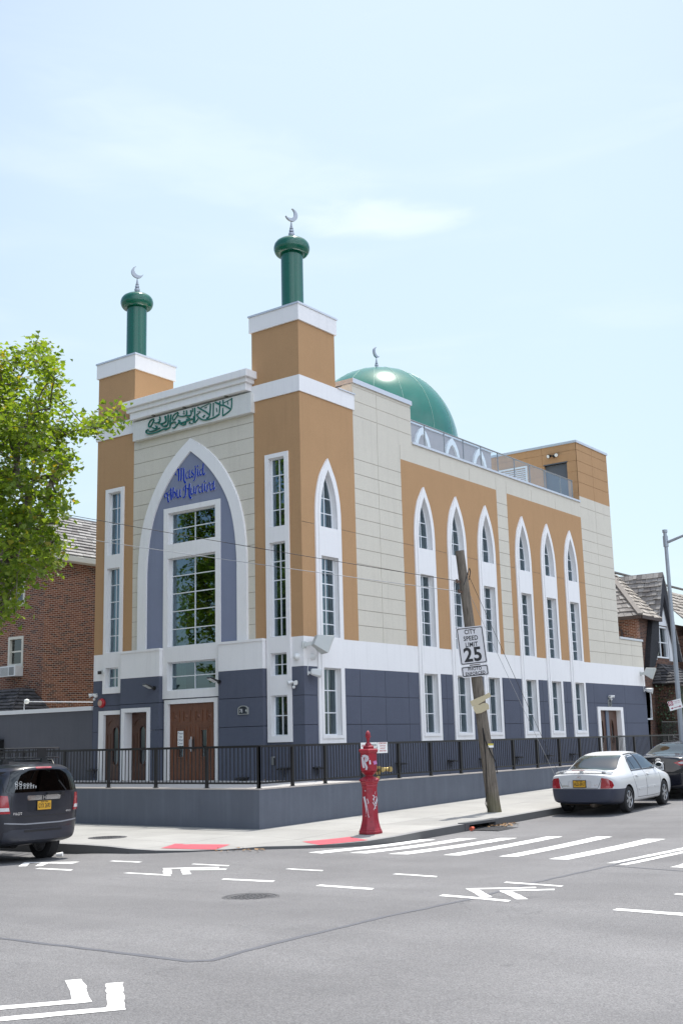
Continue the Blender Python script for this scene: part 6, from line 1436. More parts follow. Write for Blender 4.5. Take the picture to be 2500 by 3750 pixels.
for nm, S_, sg_ in (('r', SXR, 1), ('l', SXL, -1)):
    o = (0, 0, 0)
    patch('side_window', bv, [(1.44, 1.045), (2.12, 1.045), (2.02, 1.335), (1.66, 1.325), (1.50, 1.22)], o, *S_, .005, CARGL, body)
    patch('side_window', bv, [(2.20, 1.045), (3.02, 1.03), (3.10, 1.04), (2.72, 1.295), (2.55, 1.33), (2.08, 1.34)], o, *S_, .005, CARGL, body)
    patch('window_trim', bv, strip([(1.38, 1.02), (2.2, 1.022), (3.14, 1.01)], .022), o, *S_, .008, TRIM, body)
    patch('window_trim', bv, strip([(2.16, 1.03), (2.05, 1.35)], .07), o, *S_, .007, TRIM, body); patch('window_trim', bv, strip([(1.40, 1.03), (1.46, 1.20), (1.62, 1.345), (2.05, 1.362), (2.55, 1.35), (2.78, 1.29), (3.16, 1.02)], .02), o, *S_, .008, TRIM, body)
    patch('window_trim', bv, strip([(1.68, 1.05), (1.60, 1.30)], .022), o, *S_, .008, TRIM, body)
    patch('door_gap', bv, strip([(1.40, 1.0), (1.36, .86), (1.44, .66), (1.55, .45), (1.57, .33), (2.6, .31), (3.22, .32)], .010), o, *S_, .002, TRIM, body, .05)
    patch('door_gap', bv, strip([(2.17, 1.01), (2.22, .8), (2.22, .33)], .010), o, *S_, .002, TRIM, body, .05); patch('door_gap', bv, strip([(3.18, 1.0), (3.25, .8), (3.26, .33)], .010), o, *S_, .002, TRIM, body, .05)
    patch('body_crease', bv, strip([(.55, .84), (1.4, .855), (3.3, .845), (3.9, .80)], .008), o, *S_, .001, plain('crease', (.45, .46, .47, 1), .5), body, .08)
    for y0, y1 in ((1.62, 2.18), (2.26, 2.72), (2.76, 3.16)): patch('side_moulding', bv, rpoly(y0, y1, .50, .555, .02), o, *S_, .012, PWHITE, body)
    for yy_ in (1.52, 2.30): patch('door_handle', bv, rpoly(yy_, yy_ + .16, .87, .905, .015), o, *S_, .03, PWHITE, body)
    h_ = bv.ray_cast(Vector((sg_ * 3, 3.05, .92)), Vector((-sg_, 0, 0)))[0]
    b = MB(); b.lathe([(.0, .075), (.045, .07), (.075, .04), (.082, 0), (.07, -.03), (.06, -.035)], (h_.x + sg_ * .16, 3.02, 1.03), 20, 0, 'y'); b.v = [(x, y, 1.03 + (z - 1.03) * .82) if 1 else 0 for x, y, z in b.v]; b.v = [(h_.x + sg_ * .16 + (x - h_.x - sg_ * .16) * 1.25, y, z) for x, y, z in b.v]
    b.bar((h_.x - sg_ * .02, 3.06, 1.0), (h_.x + sg_ * .12, 3.04, 1.01), .06, .05); mr = build('mirror', b, PWHITE, body, smooth=50)
    b = MB(); b.lathe([(.058, 0), (0, -.001)], (h_.x + sg_ * .16, 2.983, 1.03), 20, 0, 'y'); b.v = [(h_.x + sg_ * .16 + (x - h_.x - sg_ * .16) * 1.3, y, 1.03 + (z - 1.03) * .85) for x, y, z in b.v]; build('mirror_glass', b, plain('mirror_dark', (.05, .06, .06, 1), .05, .9), mr)
    tl = [(.50, .625), (.70, .625), (.80, .63), (.85, .70), (.81, .80), (.70, .885), (.545, .905)] if sg_ > 0 else [(-.50, .625), (-.545, .905), (-.70, .885), (-.81, .80), (-.85, .70), (-.80, .63), (-.70, .625)]
    D_ = Vector((-sg_ * .45, 1, 0)).normalized(); tp = patch('tail_light', bv, [(u * .93, v) for u, v in tl], (sg_ * .0, 0, 0), (1, sg_ * .45, 0), (0, 0, 1), D_, .008, TAILR, body, .04)
    patch('reverse_lamp', bv, [(u * .93, v) for u, v in ([(.62, .63), (.76, .635), (.74, .70), (.64, .70)] if sg_ > 0 else [(-.62, .63), (-.64, .70), (-.74, .70), (-.76, .635)])], (0, 0, 0), (1, sg_ * .45, 0), (0, 0, 1), D_, .010, TAILP, body, .04)
patch('boot_gap', bv, strip([(-.66, .985), (-.545, .90), (-.47, .70), (-.44, .635), (.44, .635), (.47, .70), (.545, .90), (.66, .985)], .010), (0, 0, 0), *RX, .002, TRIM, body, .05)
patch('plate_recess', bv, rpoly(-.30, .30, .66, .84, .05), (0, 0, 0), *RX, .003, plain('recess_white', (.5, .51, .51, 1), .4), body)
for s_ in (-1, 1): patch('reflector', bv, rpoly(s_ * .235 - .04, s_ * .235 + .04, .67, .83, .03), (0, 0, 0), *RX, .007, TAILW, body)
licence(car, bv, 0, .75, 'HLD-3917', 'NEW YORK', PLATEY)
b = MB()
sp_pts = [(-.70, .30), (-.60, .20), (-.35, .14), (0, .125), (.35, .14), (.60, .20), (.70, .30)]
def zdeck(x, y): return bv.ray_cast(Vector((x, y, 3)), Vector((0, 0, -1)))[0].z
rows_ = []
for x, y in sp_pts:
    zz = zdeck(x * .95, y + .02); k = 1 - (abs(x) / .70) ** 4; z = zz + .055 * k + .01
    rows_ += [(x, y - .06, z + .005), (x, y - .05, z + .026), (x, y + .10, z + .03), (x, y + .11, z + .006)]
b.add(rows_, [(i * 4 + k, i * 4 + (k + 1) % 4, (i + 1) * 4 + (k + 1) % 4, (i + 1) * 4 + k) for i in range(6) for k in range(4)] + [(0, 1, 2, 3), (24, 25, 26, 27)])
for x, y in ((-.52, .23), (0, .13), (.52, .23)): b.box(x - .03, x + .03, y - .02, y + .08, zdeck(x, y + .02) - .01, zdeck(x, y + .02) + .055)
spl = build('spoiler', b, PWHITE, car, smooth=40)
b = MB(); b.box(-.20, .12, .058, .064, zdeck(0, .14) + .072, zdeck(0, .14) + .086); build('brake_lamp', b, TAILR, spl)
def badge(x, z, txt, size, mat, bvh, body, sx=1.0):
    z = zmap(z); hit = bvh.ray_cast(Vector((x, -3, z)), Vector((0, 1, 0)))[0]; b = MB()
    def T_(a, c):
        q = bvh.ray_cast(Vector((x + a, -3, z + c)), Vector((0, 1, 0)))[0]; return (x + a, (q.y if q else hit.y) - .006, z + c)
    add_text(b, txt, size, T_, 0, sx, .001); build('badge', b, mat, body, norm=False)
badge(-.36, .69, 'SENTRA', .05, plain('faded_chrome', (.42, .40, .34, 1), .3, .6), bv, body); badge(.40, .715, '1.8 S', .045, CHROME, bv, body)
ez = zmap(.925); hit = bv.ray_cast(Vector((0, -3, ez)), Vector((0, 1, 0)))[0]; b = MB(); b.plate(lambda u, v, d: (u, hit.y - d, ez + v), oval(0, 0, .05, .032), [oval(0, 0, .04, .023)], 0, .010); b.plate(lambda u, v, d: (u, hit.y - d, ez + v), rc(-.055, .055, -.008, .008), [], 0, .012); build('emblem', b, CHROME, body)
b = MB(); b.tube([(.30, .30, .24), (.30, -.0, .23)], .03, 12); b.tube([(-.6, .5, .24), (.2, .5, .22)], .05, 8); b.lathe([(0, .15), (.10, .15), (.10, .55), (0, .55)], (.25, 0, .26), 14, 0, 'y'); build('exhaust', b, plain('exhaust_rust', (.10, .08, .06, 1), .6, .5), car, smooth=40)
for sd in (1, -1):
    for yy_ in (.98, 3.515): wheel(car, sd * .845, yy_, WH, .20, .205, 6, sd)
# driver's side interior hints
b = MB()
for x in (-.36, .36):
    for y in (1.45, 2.45): b.hexa([(x - .22, y, .5), (x + .22, y, .5), (x + .22, y + .18, .5), (x - .22, y + .18, .5), (x - .2, y - .22, 1.05), (x + .2, y - .22, 1.05), (x + .2, y - .10, 1.05), (x - .2, y - .10, 1.05)]); b.box(x - .12, x + .12, y - .26, y - .16, 1.06, 1.22)
car.location = (5.25, 3.84, zroad(5.9, 5.8) - .012); car.rotation_euler = (R(.9), 0, R(2.4))

# ---- black saloon in front of it
S1 = [(y * 1.075, zb, [(w * 1.075 if i < 5 else w * 1.1, z * 1.03) for i, (w, z) in enumerate(pr)], zc * 1.03) for y, zb, pr, zc in S0]
for i in range(5): S1[i] = (S1[i][0], S1[i][1], [(w, z * (1.05 if z > .8 else 1.02)) for w, z in S1[i][2]], S1[i][3] * 1.05)
ZM = [(0, 0), (.4, .42), (1.05, 1.10), (1.5, 1.57), (2, 2.1)]
c2 = thing('parked_car', (0, 0, 0), 'black four door saloon parked ahead of the white one at the right edge', 'car', None, 0, True)
body, bv = loft_body('body', S1, c2, PBLACK, PBLACK, None, [(.62, 1.05, .335, .37), (.62, 3.83, .335, .37)])
patch('rear_window', bv, [(-.62, 1.145), (.62, 1.145), (.66, 1.17), (.54, 1.37), (.50, 1.392), (-.50, 1.392), (-.54, 1.37), (-.66, 1.17)], (0, 0, 0), *RX, .012, CARGL, body, .03)
for S_, sg_ in ((SXR, 1), (SXL, -1)):
    patch('side_window', bv, [(1.5, 1.10), (2.3, 1.10), (2.2, 1.37), (1.75, 1.36)], (0, 0, 0), *S_, .005, CARGLD, body); patch('side_window', bv, [(2.38, 1.10), (3.3, 1.08), (2.9, 1.33), (2.3, 1.38)], (0, 0, 0), *S_, .005, CARGLD, body)
    D_ = Vector((-sg_ * .4, 1, 0)).normalized()
    q = [(.40, .93), (.55, .86), (.84, .87), (.86, .98), (.60, .985)]; q2 = [(.52, .925), (.60, .895), (.80, .905), (.80, .95), (.60, .955)]
    f_ = lambda L: [(u * sg_ * .98, v) for u, v in (L if sg_ > 0 else L[::-1])]
    tl = patch('tail_light', bv, f_(q), (0, 0, 0), (1, sg_ * .4, 0), (0, 0, 1), D_, .008, TAILR, body, .04); patch('reverse_lamp', bv, f_(q2), (0, 0, 0), (1, sg_ * .4, 0), (0, 0, 1), D_, .012, TAILW, body, .04)
    b = MB(); h_ = bv.ray_cast(Vector((sg_ * 3, 3.3, 1.04)), Vector((-sg_, 0, 0)))[0]; b.hexa([(h_.x + sg_ * x, y, z) for x, y, z in ((0, 3.22, 1.04), (.2, 3.22, 1.04), (.2, 3.32, 1.04), (0, 3.34, 1.04), (.02, 3.22, 1.17), (.2, 3.22, 1.17), (.18, 3.3, 1.16), (.02, 3.32, 1.16))]); build('mirror', b, PBLACK, body, bevel=.02)
licence(c2, bv, 0, .82, 'KJB 7834', 'NEW YORK', PLATEW)
badge(0, .935, 'C  A  M  R  Y', .055, CHROME, bv, body)
hit = bv.ray_cast(Vector((0, -3, 1.05)), Vector((0, 1, 0)))[0]; b = MB(); pl_ = lambda u, v, d: (u, hit.y - .004 - d, 1.05 + v)
for q in ((oval(0, 0, .072, .05), oval(0, 0, .062, .041)), (oval(0, -.002, .026, .043), oval(0, -.002, .018, .035)), (oval(0, .022, .05, .02), oval(0, .022, .041, .012))): b.plate(pl_, q[0], [q[1]], 0, .008)
build('emblem', b, CHROME, body)
patch('bumper_insert', bv, [(-.62, .66), (.62, .66), (.74, .78), (.66, .80), (.4, .70), (-.4, .70), (-.66, .80), (-.74, .78)], (0, 0, 0), *RX, .004, TRIM, body)
for sd in (1, -1):
    for yy_ in (1.05, 3.83): wheel(c2, sd * .91, yy_, .33, .21, .225, 5, sd)
c2.location = (5.17, 9.05, zroad(5.5, 11) - .01); c2.rotation_euler = (R(.9), 0, R(1.5))

# ---- dark seven seater at the left edge, seen from behind
S2 = [(-.05, .40, [(.38, .40), (.42, .47), (.46, .74), (.45, 1.08), (.44, 1.18), (.36, 1.60), (.22, 1.66)], 1.675),
    (.0, .37, [(.66, .38), (.72, .45), (.78, .74), (.765, 1.08), (.74, 1.18), (.62, 1.60), (.36, 1.685)], 1.70),
    (.10, .34, [(.78, .35), (.85, .43), (.915, .74), (.90, 1.08), (.86, 1.18), (.72, 1.62), (.44, 1.72)], 1.74),
    (.30, .31, [(.84, .32), (.91, .40), (.965, .74), (.945, 1.08), (.90, 1.18), (.76, 1.65), (.48, 1.745)], 1.765),
    (.75, .28, [(.86, .29), (.93, .37), (.985, .74), (.965, 1.08), (.92, 1.18), (.775, 1.67), (.50, 1.76)], 1.785),
    (1.6, .27, [(.87, .28), (.94, .36), (.99, .74), (.97, 1.08), (.925, 1.17), (.78, 1.68), (.50, 1.775)], 1.80),
    (2.6, .27, [(.87, .28), (.94, .36), (.99, .74), (.97, 1.07), (.92, 1.15), (.77, 1.66), (.50, 1.755)], 1.78),
    (3.2, .27, [(.87, .28), (.94, .36), (.985, .74), (.96, 1.05), (.91, 1.12), (.76, 1.50), (.48, 1.57)], 1.59),
    (3.75, .27, [(.87, .28), (.94, .36), (.98, .74), (.95, 1.03), (.88, 1.10), (.78, 1.15), (.45, 1.19)], 1.20),
    (4.5, .30, [(.82, .31), (.89, .40), (.93, .70), (.89, .92), (.80, .99), (.6, 1.03), (.3, 1.05)], 1.055),
    (4.85, .36, [(.55, .37), (.62, .44), (.68, .66), (.64, .82), (.55, .88), (.4, .91), (.2, .92)], .92)]
ZM = [(0, 0), (.3, .33), (.42, .48), (.74, .87), (1.10, 1.22), (1.18, 1.29), (1.6, 1.65), (1.8, 1.83), (3, 3.03)]
c3 = thing('parked_car', (0, 0, 0), 'dark blue grey seven seat family car with roof basket at the left edge', 'car', None, 0, True)
S2 = [(y, zb, [(w * (1.05 if i > 4 else 1.02 if i == 4 else 1), z) for i, (w, z) in enumerate(pr)], zc) for y, zb, pr, zc in S2]
body, bv = loft_body('body', S2, c3, PDARK, PDARK, None, [(.66, 1.05, .39, .44), (.66, 3.83, .39, .44)])
patch('rear_window', bv, [(-.74, 1.175), (.74, 1.175), (.79, 1.20), (.77, 1.26), (.67, 1.60), (.61, 1.62), (-.61, 1.62), (-.67, 1.60), (-.77, 1.26), (-.79, 1.20)], (0, 0, 0), *RX, .010, CARGLD, body, .035)
for S_, sg_ in ((SXR, 1), (SXL, -1)):
    patch('side_window', bv, [(.35, 1.20), (1.35, 1.19), (1.35, 1.58), (.55, 1.56)], (0, 0, 0), *S_, .005, CARGLD, body); patch('side_window', bv, [(1.42, 1.19), (2.3, 1.18), (2.25, 1.58), (1.42, 1.585)], (0, 0, 0), *S_, .005, CARGLD, body); patch('side_window', bv, [(2.38, 1.18), (3.4, 1.15), (2.9, 1.52), (2.35, 1.575)], (0, 0, 0), *S_, .005, CARGLD, body)
    D_ = Vector((-sg_ * .5, 1, 0)).normalized(); f_ = lambda L: [(u * sg_ * .9, v) for u, v in (L if sg_ > 0 else L[::-1])]
    UU = (1, sg_ * .5, 0)
    patch('tail_light', bv, f_([(.70, .80), (.98, .80), (1.04, 1.07), (.98, 1.13), (.76, 1.12)]), (0, 0, 0), UU, (0, 0, 1), D_, .012, TAILR, body, .04); patch('reverse_lamp', bv, f_([(.715, .845), (.99, .845), (1.0, .905), (.73, .905)]), (0, 0, 0), UU, (0, 0, 1), D_, .016, TAILW, body, .04)
    b = MB(); b.tube([(sg_ * .66, .55, 1.73), (sg_ * .665, .62, 1.82), (sg_ * .66, 2.4, 1.81), (sg_ * .65, 2.5, 1.73)], .022, 10); build('roof_rail', b, BLACK, body, smooth=50)
patch('tailgate_gap', bv, strip([(-.80, 1.60), (-.82, 1.19), (-.68, 1.10), (-.70, .74), (.70, .74), (.68, 1.10), (.82, 1.19), (.80, 1.60)], .012), (0, 0, 0), *RX, .003, TRIM, body, .06)
patch('plate_recess', bv, rpoly(-.36, .36, .82, 1.06, .03), (0, 0, 0), *RX, .002, plain('recess_dark', (.012, .014, .02, 1), .3), body)
patch('chrome_bar', bv, rpoly(-.37, .37, 1.02, 1.105, .02), (0, 0, 0), *RX, .016, CHROME, body)
ez = zmap(1.062); hit = bv.ray_cast(Vector((0, -3, ez)), Vector((0, 1, 0)))[0]; b = MB(); pl_ = lambda u, v, d: (u, hit.y - .017 - d, ez + v)
b.plate(pl_, [(-.055, .045), (-.045, -.05), (.045, -.05), (.055, .045)], [], 0, .002, 1)
b.plate(pl_, [(-.042, .038), (-.032, -.04), (-.018, -.04), (-.016, -.004), (.016, -.004), (.018, -.04), (.032, -.04), (.042, .038), (.026, .038), (.020, .010), (-.020, .010), (-.026, .038)], [], .002, .008, 0); build('emblem', b, [CHROME, TRIM], body)
licence(c3, bv, 0, .92, 'GYX 2693', 'NEW YORK', PLATEY)
badge(-.56, .79, 'PILOT', .062, CHROME, bv, body, 1.1); badge(.58, .79, '4WD', .05, CHROME, bv, body, 1.1)
patch('high_brake_lamp', bv, rpoly(-.19, .16, 1.65, 1.682, .012), (0, 0, 0), *RX, .006, TAILP, body, .04)
patch('bumper_step', bv, strip([(-.80, .655), (-.4, .63), (.4, .63), (.80, .655)], .018), (0, 0, 0), *RX, .012, plain('step_grey', (.25, .26, .28, 1), .3), body, .05)
patch('lower_bumper', bv, [(-.80, .37), (.80, .37), (.80, .52), (.66, .56), (-.66, .56), (-.80, .52)], (0, 0, 0), *RX, .010, plain('bumper_grey', (.028, .031, .042, 1), .4), body)
patch('bumper_slot', bv, rpoly(-.42, .42, .515, .545, .012), (0, 0, 0), *RX, .014, TRIM, body)
b = MB(); hw = bv.ray_cast(Vector((.25, -3, 1.25)), Vector((0, 1, 0)))[0]; b.bar((.05, hw.y - .03, 1.248), (.46, hw.y - .02, 1.238), .03, .025); b.box(.36, .44, hw.y - .05, hw.y, 1.21, 1.26); h3 = bv.ray_cast(Vector((.36, -3, 1.46)), Vector((0, 1, 0)))[0]; b.bar((.50, hw.y - .01, 1.29), (.32, h3.y - .02, 1.47), .022, .02); build('rear_wiper', b, TRIM, body)
b = MB()
def figure(x, s_):       # little outline figures: head ring, body, limbs
    Z0 = 1.35
    def T_(a, c):
        q = bv.ray_cast(Vector((x + a, -3, Z0 + c)), Vector((0, 1, 0)))[0]; return (x + a, q.y - .012, Z0 + c)
    def ln(a, c, w_=.005):
        a, c = Vector(a) * s_, Vector(c) * s_; n_ = (c - a).normalized(); n_ = Vector((-n_.y, n_.x)) * w_ / 2; b.add([T_(*(a + n_)), T_(*(a - n_)), T_(*(c - n_)), T_(*(c + n_))], [(0, 1, 2, 3)])
    o2 = [(.18 * math.cos(k * .785), .80 + .18 * math.sin(k * .785)) for k in range(9)]
    for k in range(8): ln(o2[k], o2[k + 1])
    for a, c in (((-.13, .6), (.13, .6)), ((-.13, .6), (-.13, .3)), ((.13, .6), (.13, .3)), ((-.13, .3), (.13, .3)), ((-.08, .3), (-.09, 0)), ((.08, .3), (.09, 0)), ((-.13, .58), (-.3, .75)), ((.13, .58), (.28, .42)), ((-.09, 0), (-.18, 0)), ((.09, 0), (.18, 0))): ln(a, c)
for x, s_ in ((-.60, .13), (-.52, .13), (-.44, .095), (-.375, .095), (-.31, .095), (-.25, .065), (-.195, .04)): figure(x, s_)
build('family_stickers', b, PLASTW, body, norm=False)
b = MB()
for zz, in ((1.88,), (2.05,)):
    for x in (-.62, .62): b.tube([(x, .35, zz), (x, 2.0, zz)], .013, 8)
    for y in (.35, 2.0): b.tube([(-.62, y, zz), (.62, y, zz)], .013, 8)
for k in range(10): b.tube([(-.62 + .1378 * k, .35, 1.88), (-.62 + .1378 * k, .35, 2.05)], .009, 6); b.tube([(-.62 + .1378 * k, 2.0, 1.88), (-.62 + .1378 * k, 2.0, 2.05)], .009, 6); b.tube([(-.62 + .1378 * k, .35, 1.88), (-.62 + .1378 * k, 2.0, 1.88)], .009, 6)
for k in range(13):
    for x in (-.62, .62): b.tube([(x, .35 + .1375 * k, 1.88), (x, .35 + .1375 * k, 2.05)], .009, 6)
b.box(.10, .30, .335, .345, 1.89, 2.04)
for x in (-.45, .45):
    for y in (.6, 1.7): b.hexa([(x - .09, y - .05, 1.76), (x + .09, y - .05, 1.76), (x + .09, y + .05, 1.76), (x - .09, y + .05, 1.76), (x - .05, y - .03, 1.87), (x + .05, y - .03, 1.87), (x + .05, y + .03, 1.87), (x - .05, y + .03, 1.87)])
build('roof_basket', b, BLACK, c3)
b = MB(); b.tube([(-.7, 1.05, .36), (.7, 1.05, .36)], .05, 10); b.lathe([(0, .35), (.10, .35), (.10, .85), (0, .85)], (-.35, 0, .40), 14, 0, 'y'); b.tube([(.50, .5, .42), (.56, .10, .43)], .03, 12); b.box(-.72, .72, .5, 4.3, .34, .42); build('underbody', b, WELL, c3)
for sd in (1, -1):
    for yy_ in (1.05, 3.83): wheel(c3, sd * .965, yy_, .37, .245, .23, 5, sd)
c3.location = (.37, -8.10, zroad(-.7, -7.3) - .012); c3.rotation_euler = (0, 0, R(86)); c3.scale = (.94, 1, 1)
# ------------------------------------------------------------------ trees
LEAF = NT('plane_leaf'); n = LEAF.n; l = LEAF.l
tn = LEAF.attr('tint'); colr = LEAF.ramp(tn, [(0.0, (.06, .11, .014, 1)), (.45, (.13, .185, .022, 1)), (.9, (.165, .215, .032, 1)), (1.0, (.24, .19, .03, 1))])
LEAF.set(colr, .42, 0, .4)
trn = n.new('ShaderNodeBsdfTranslucent'); l.new(LEAF.mix(1.0, colr, (2.15, 2.15, .75, 1), 'MULTIPLY'), trn.inputs[0])
ms = n.new('ShaderNodeMixShader'); ms.inputs[0].default_value = .5; l.new(LEAF.p.outputs[0], ms.inputs[1]); l.new(trn.outputs[0], ms.inputs[2]); l.new(ms.outputs[0], LEAF.out.inputs['Surface']); LEAF = LEAF.mat
BARK = NT('plane_bark'); BARK.bump(BARK.noise(14, 5), .6, .02); BARK = BARK.set(BARK.mix(BARK.ramp(BARK.noise(4, 5, .7, None, .5), [(.42, 0.0), (.6, 1.0)]), (.075, .06, .045, 1), (.19, .17, .13, 1)), .9, 0, .2)
def leaf_shape(mb, p, d, up, s, tint):
    """five-lobed leaf, folded a little along its midrib"""
    d = d.normalized(); side = d.cross(up)
    if side.length < .05: side = d.orthogonal()
    side.normalize(); nrm = side.cross(d); f = .18
    O = [(0, 0), (.16, .30), (.12, .55), (.34, .42), (.62, .30), (.60, .52), (.86, .0)]   # (along, across): half outline
    O = [(0, 0), (.05, .28), (-.08, .52), (.22, .46), (.38, .60), (.48, .34), (.70, .30), (.66, .16), (1.0, 0)]
    L = [p + d * (a * s) + side * (c * s) + nrm * (c * s * f - a * a * s * .18) for a, c in O]; Rr = [p + d * (a * s) - side * (c * s) + nrm * (c * s * f - a * a * s * .18) for a, c in O[1:-1]]
    vs = L + Rr; nL = len(L)
    mb.add([tuple(v) for v in vs], [tuple(range(nL)), tuple([0] + [nL - 1] + list(range(nL + len(Rr) - 1, nL - 1, -1)))], 0, tint)
def grow(name, base, path, inside, tips_n, leaf_n, ls, seed, label, trunk_r, group=None):
    rnd = random.Random(seed); t = thing(name, base, label, 'tree', group)
    nodes = []; par = []; 
    def addp(p, q): nodes.append(Vector(p)); par.append(q); return len(nodes) - 1
    last = -1
    for i in range(len(path) - 1):
        for k in range(6): last = addp(Vector(path[i]) + (Vector(path[i + 1]) - Vector(path[i])) * k / 6, last)
    last = addp(path[-1], last); start = len(nodes) // 2; ntr = len(nodes)
    tips = []
    while len(tips) < tips_n:
        q = inside(rnd)
        if q is not None: tips.append(Vector(q))
    fork = Vector(path[-1]); tips.sort(key=lambda q: (q - fork).length)
    ends = []
    for q in tips:
        best, bi = 1e9, start
        for i in range(start, len(nodes)):
            d_ = (nodes[i] - q).length + .12 * (nodes[i] - fork).length + (.6 if nodes[i].z > q.z + .3 else 0)
            if d_ < best: best, bi = d_, i
        a = nodes[bi]; ln = (q - a).length; k = max(2, int(ln / .35)); cur = bi; mid = (a + q) / 2 + Vector((rnd.uniform(-.15, .15), rnd.uniform(-.15, .15), .10 + .1 * rnd.random())) * ln
        for j in range(1, k + 1):
            u = j / k; cur = addp(a * (1 - u) ** 2 + mid * 2 * u * (1 - u) + q * u * u, cur)
        ends.append(cur)
    cnt = [0] * len(nodes)
    for e_ in ends:
        i = e_
        while i >= 0: cnt[i] += 1; i = par[i]
    rad = [max(.008, trunk_r * (c / max(cnt)) ** .48) if c else .008 for c in cnt]
    child = {}
    for i, p in enumerate(par):
        if p >= 0: child.setdefault(p, []).append(i)
    tb = MB(); bb = MB(); done = set()
    def chain(i0, prev):
        pts = [nodes[prev]] if prev >= 0 else []; rs = [min(rad[prev], rad[i0] * 1.15)] if prev >= 0 else []; i = i0
        while True:
            pts.append(nodes[i]); rs.append(rad[i]); ch = sorted(child.get(i, []), key=lambda c: -cnt[c])
            for c in ch[1:]: stack.append((c, i))
            if not ch: break
            i = ch[0]
        return pts, rs
    stack = [(0, -1)]; first = True
    while stack:
        i0, pv = stack.pop(); pts, rs = chain(i0, pv)
        if len(pts) > 1: (tb if first else bb).tube(pts, rs, 10 if rs[0] > .06 else 5)
        first = False
    tr = build('trunk', tb, BARK, t, smooth=60); build('branches', bb, BARK, tr, smooth=60)
    lm = MB(); cen = sum(tips, Vector()) / len(tips)
    for e_ in ends:
        p = nodes[e_]; pr = nodes[par[e_]] if par[e_] >= 0 else p; out = (p - pr).normalized(); base_t = rnd.gauss(.45, .16)
        for k in range(leaf_n + rnd.randint(-3, 4)):
            q = p + Vector((rnd.gauss(0, .17), rnd.gauss(0, .17), rnd.gauss(0, .13))) - out * rnd.uniform(0, .35)
            d_ = (out * .5 + Vector((rnd.gauss(0, 1), rnd.gauss(0, 1), rnd.gauss(-.35, .6)))).normalized(); up = Vector((rnd.gauss(0, .45), rnd.gauss(0, .45), 1)).normalized()
            leaf_shape(lm, q, d_, up, ls * rnd.uniform(.65, 1.2), min(.97, max(0, rnd.gauss(base_t, .2))) if rnd.random() > .02 else 1.0)
    build('crown', lm, LEAF, t, norm=False); return t
# silhouette of the street tree in its own vertical plane (x, z), kept full depth across it
SIL = [(-9.8, 5.2), (-8.4, 4.7), (-7.2, 4.5), (-6.1, 4.65), (-5.3, 4.95), (-4.95, 5.3), (-4.45, 5.75), (-3.8, 6.0), (-3.45, 6.35), (-3.7, 6.75), (-3.75, 7.25), (-3.6, 7.75), (-3.75, 8.1), (-3.35, 8.35), (-3.0, 8.75), (-2.75, 9.1), (-1.7, 9.2), (-1.35, 9.32), (-1.7, 9.7), (-2.2, 10.1), (-2.6, 10.45), (-3.0, 10.65), (-3.25, 10.5), (-3.55, 10.35), (-3.75, 10.7), (-4.0, 11.0), (-4.0, 11.45), (-4.25, 11.85), (-4.75, 12.05), (-5.3, 11.75), (-6.0, 11.8), (-7.2, 12.4), (-8.6, 12.2), (-9.9, 11.2), (-10.6, 9.6), (-10.5, 7.4)]
def inpoly(x, y, P_):
    c = False; n_ = len(P_)
    for i in range(n_):
        (a, b_), (e, f_) = P_[i], P_[(i + 1) % n_]
        if (b_ > y) != (f_ > y) and x < (e - a) * (y - b_) / (f_ - b_) + a: c = not c
    return c
from mathutils import noise as mnoise
def ins(rnd):
    x = rnd.uniform(-10.6, -1.6); z = rnd.uniform(4.5, 12.8)
    if not inpoly(x, z, SIL): return None
    # gaps: skip where a smooth 3-D noise is low
    hw = min(2.3, .35 + .55 * min(abs(x + 11), abs(x + 1.3), 9))
    y = -4.5 + rnd.uniform(-1, 1) * hw
    if mnoise.noise(Vector((x * .75, y * .75, z * .85))) < -.09: return None
    s_ = 1 + (y + 4.5) * -.0    # keep the outline when seen from the street corner
    return (CAM[0] + (x - CAM[0]) * (1 + (y + 4.5) / 17.3), y, CAM[2] + (z - CAM[2]) * (1 + (y + 4.5) / 17.3))
tree = grow('street_tree', (-8.3, -4.9, .0), [(-8.3, -4.9, 0), (-7.4, -4.8, 2.4), (-6.2, -4.6, 4.8), (-5.15, -4.5, 7.0), (-4.85, -4.5, 8.0)], ins, 900, 25, .125, 3, 'sunlit broad leaved street tree with yellow green leaves at the left edge', .21)
# trees across the front street, mirrored in the front windows
def over(c, r_, h, seed):
    def f_(rnd):
        a = Vector((rnd.gauss(0, 1), rnd.gauss(0, 1), rnd.gauss(0, 1))).normalized() * rnd.random() ** .4
        q = Vector((c[0] + a.x * r_, c[1] + a.y * r_, h + a.z * r_ * 1.1))
        return None if mnoise.noise(q * .6) < -.15 else q
    return f_
c1 = grow('street_tree', (-14.5, -15.5, 0), [(-14.5, -15.5, 0), (-14.4, -15.4, 2.5), (-14.2, -15.2, 5)], over((-14.3, -15.3), 4.6, 7.6, 1), 330, 17, .30, 5, 'tall street tree across the front street, mirrored in the tall entrance windows', .24, 'trees across the front street')
c2_ = copy_tree(c1); c2_.location = (-21, -20.5, 0); c2_.rotation_euler = (0, 0, 1.9); c2_.scale = (1.15, 1.15, 1.25); c2_['label'] = 'taller street tree farther left across the front street, seen only as a reflection'
c3_ = copy_tree(c1); c3_.location = (-7.8, -20.5, 0); c3_.rotation_euler = (0, 0, 3.6); c3_.scale = (.95, .95, .9); c3_['label'] = 'smaller street tree across the front street, mirrored in the corner tower windows'
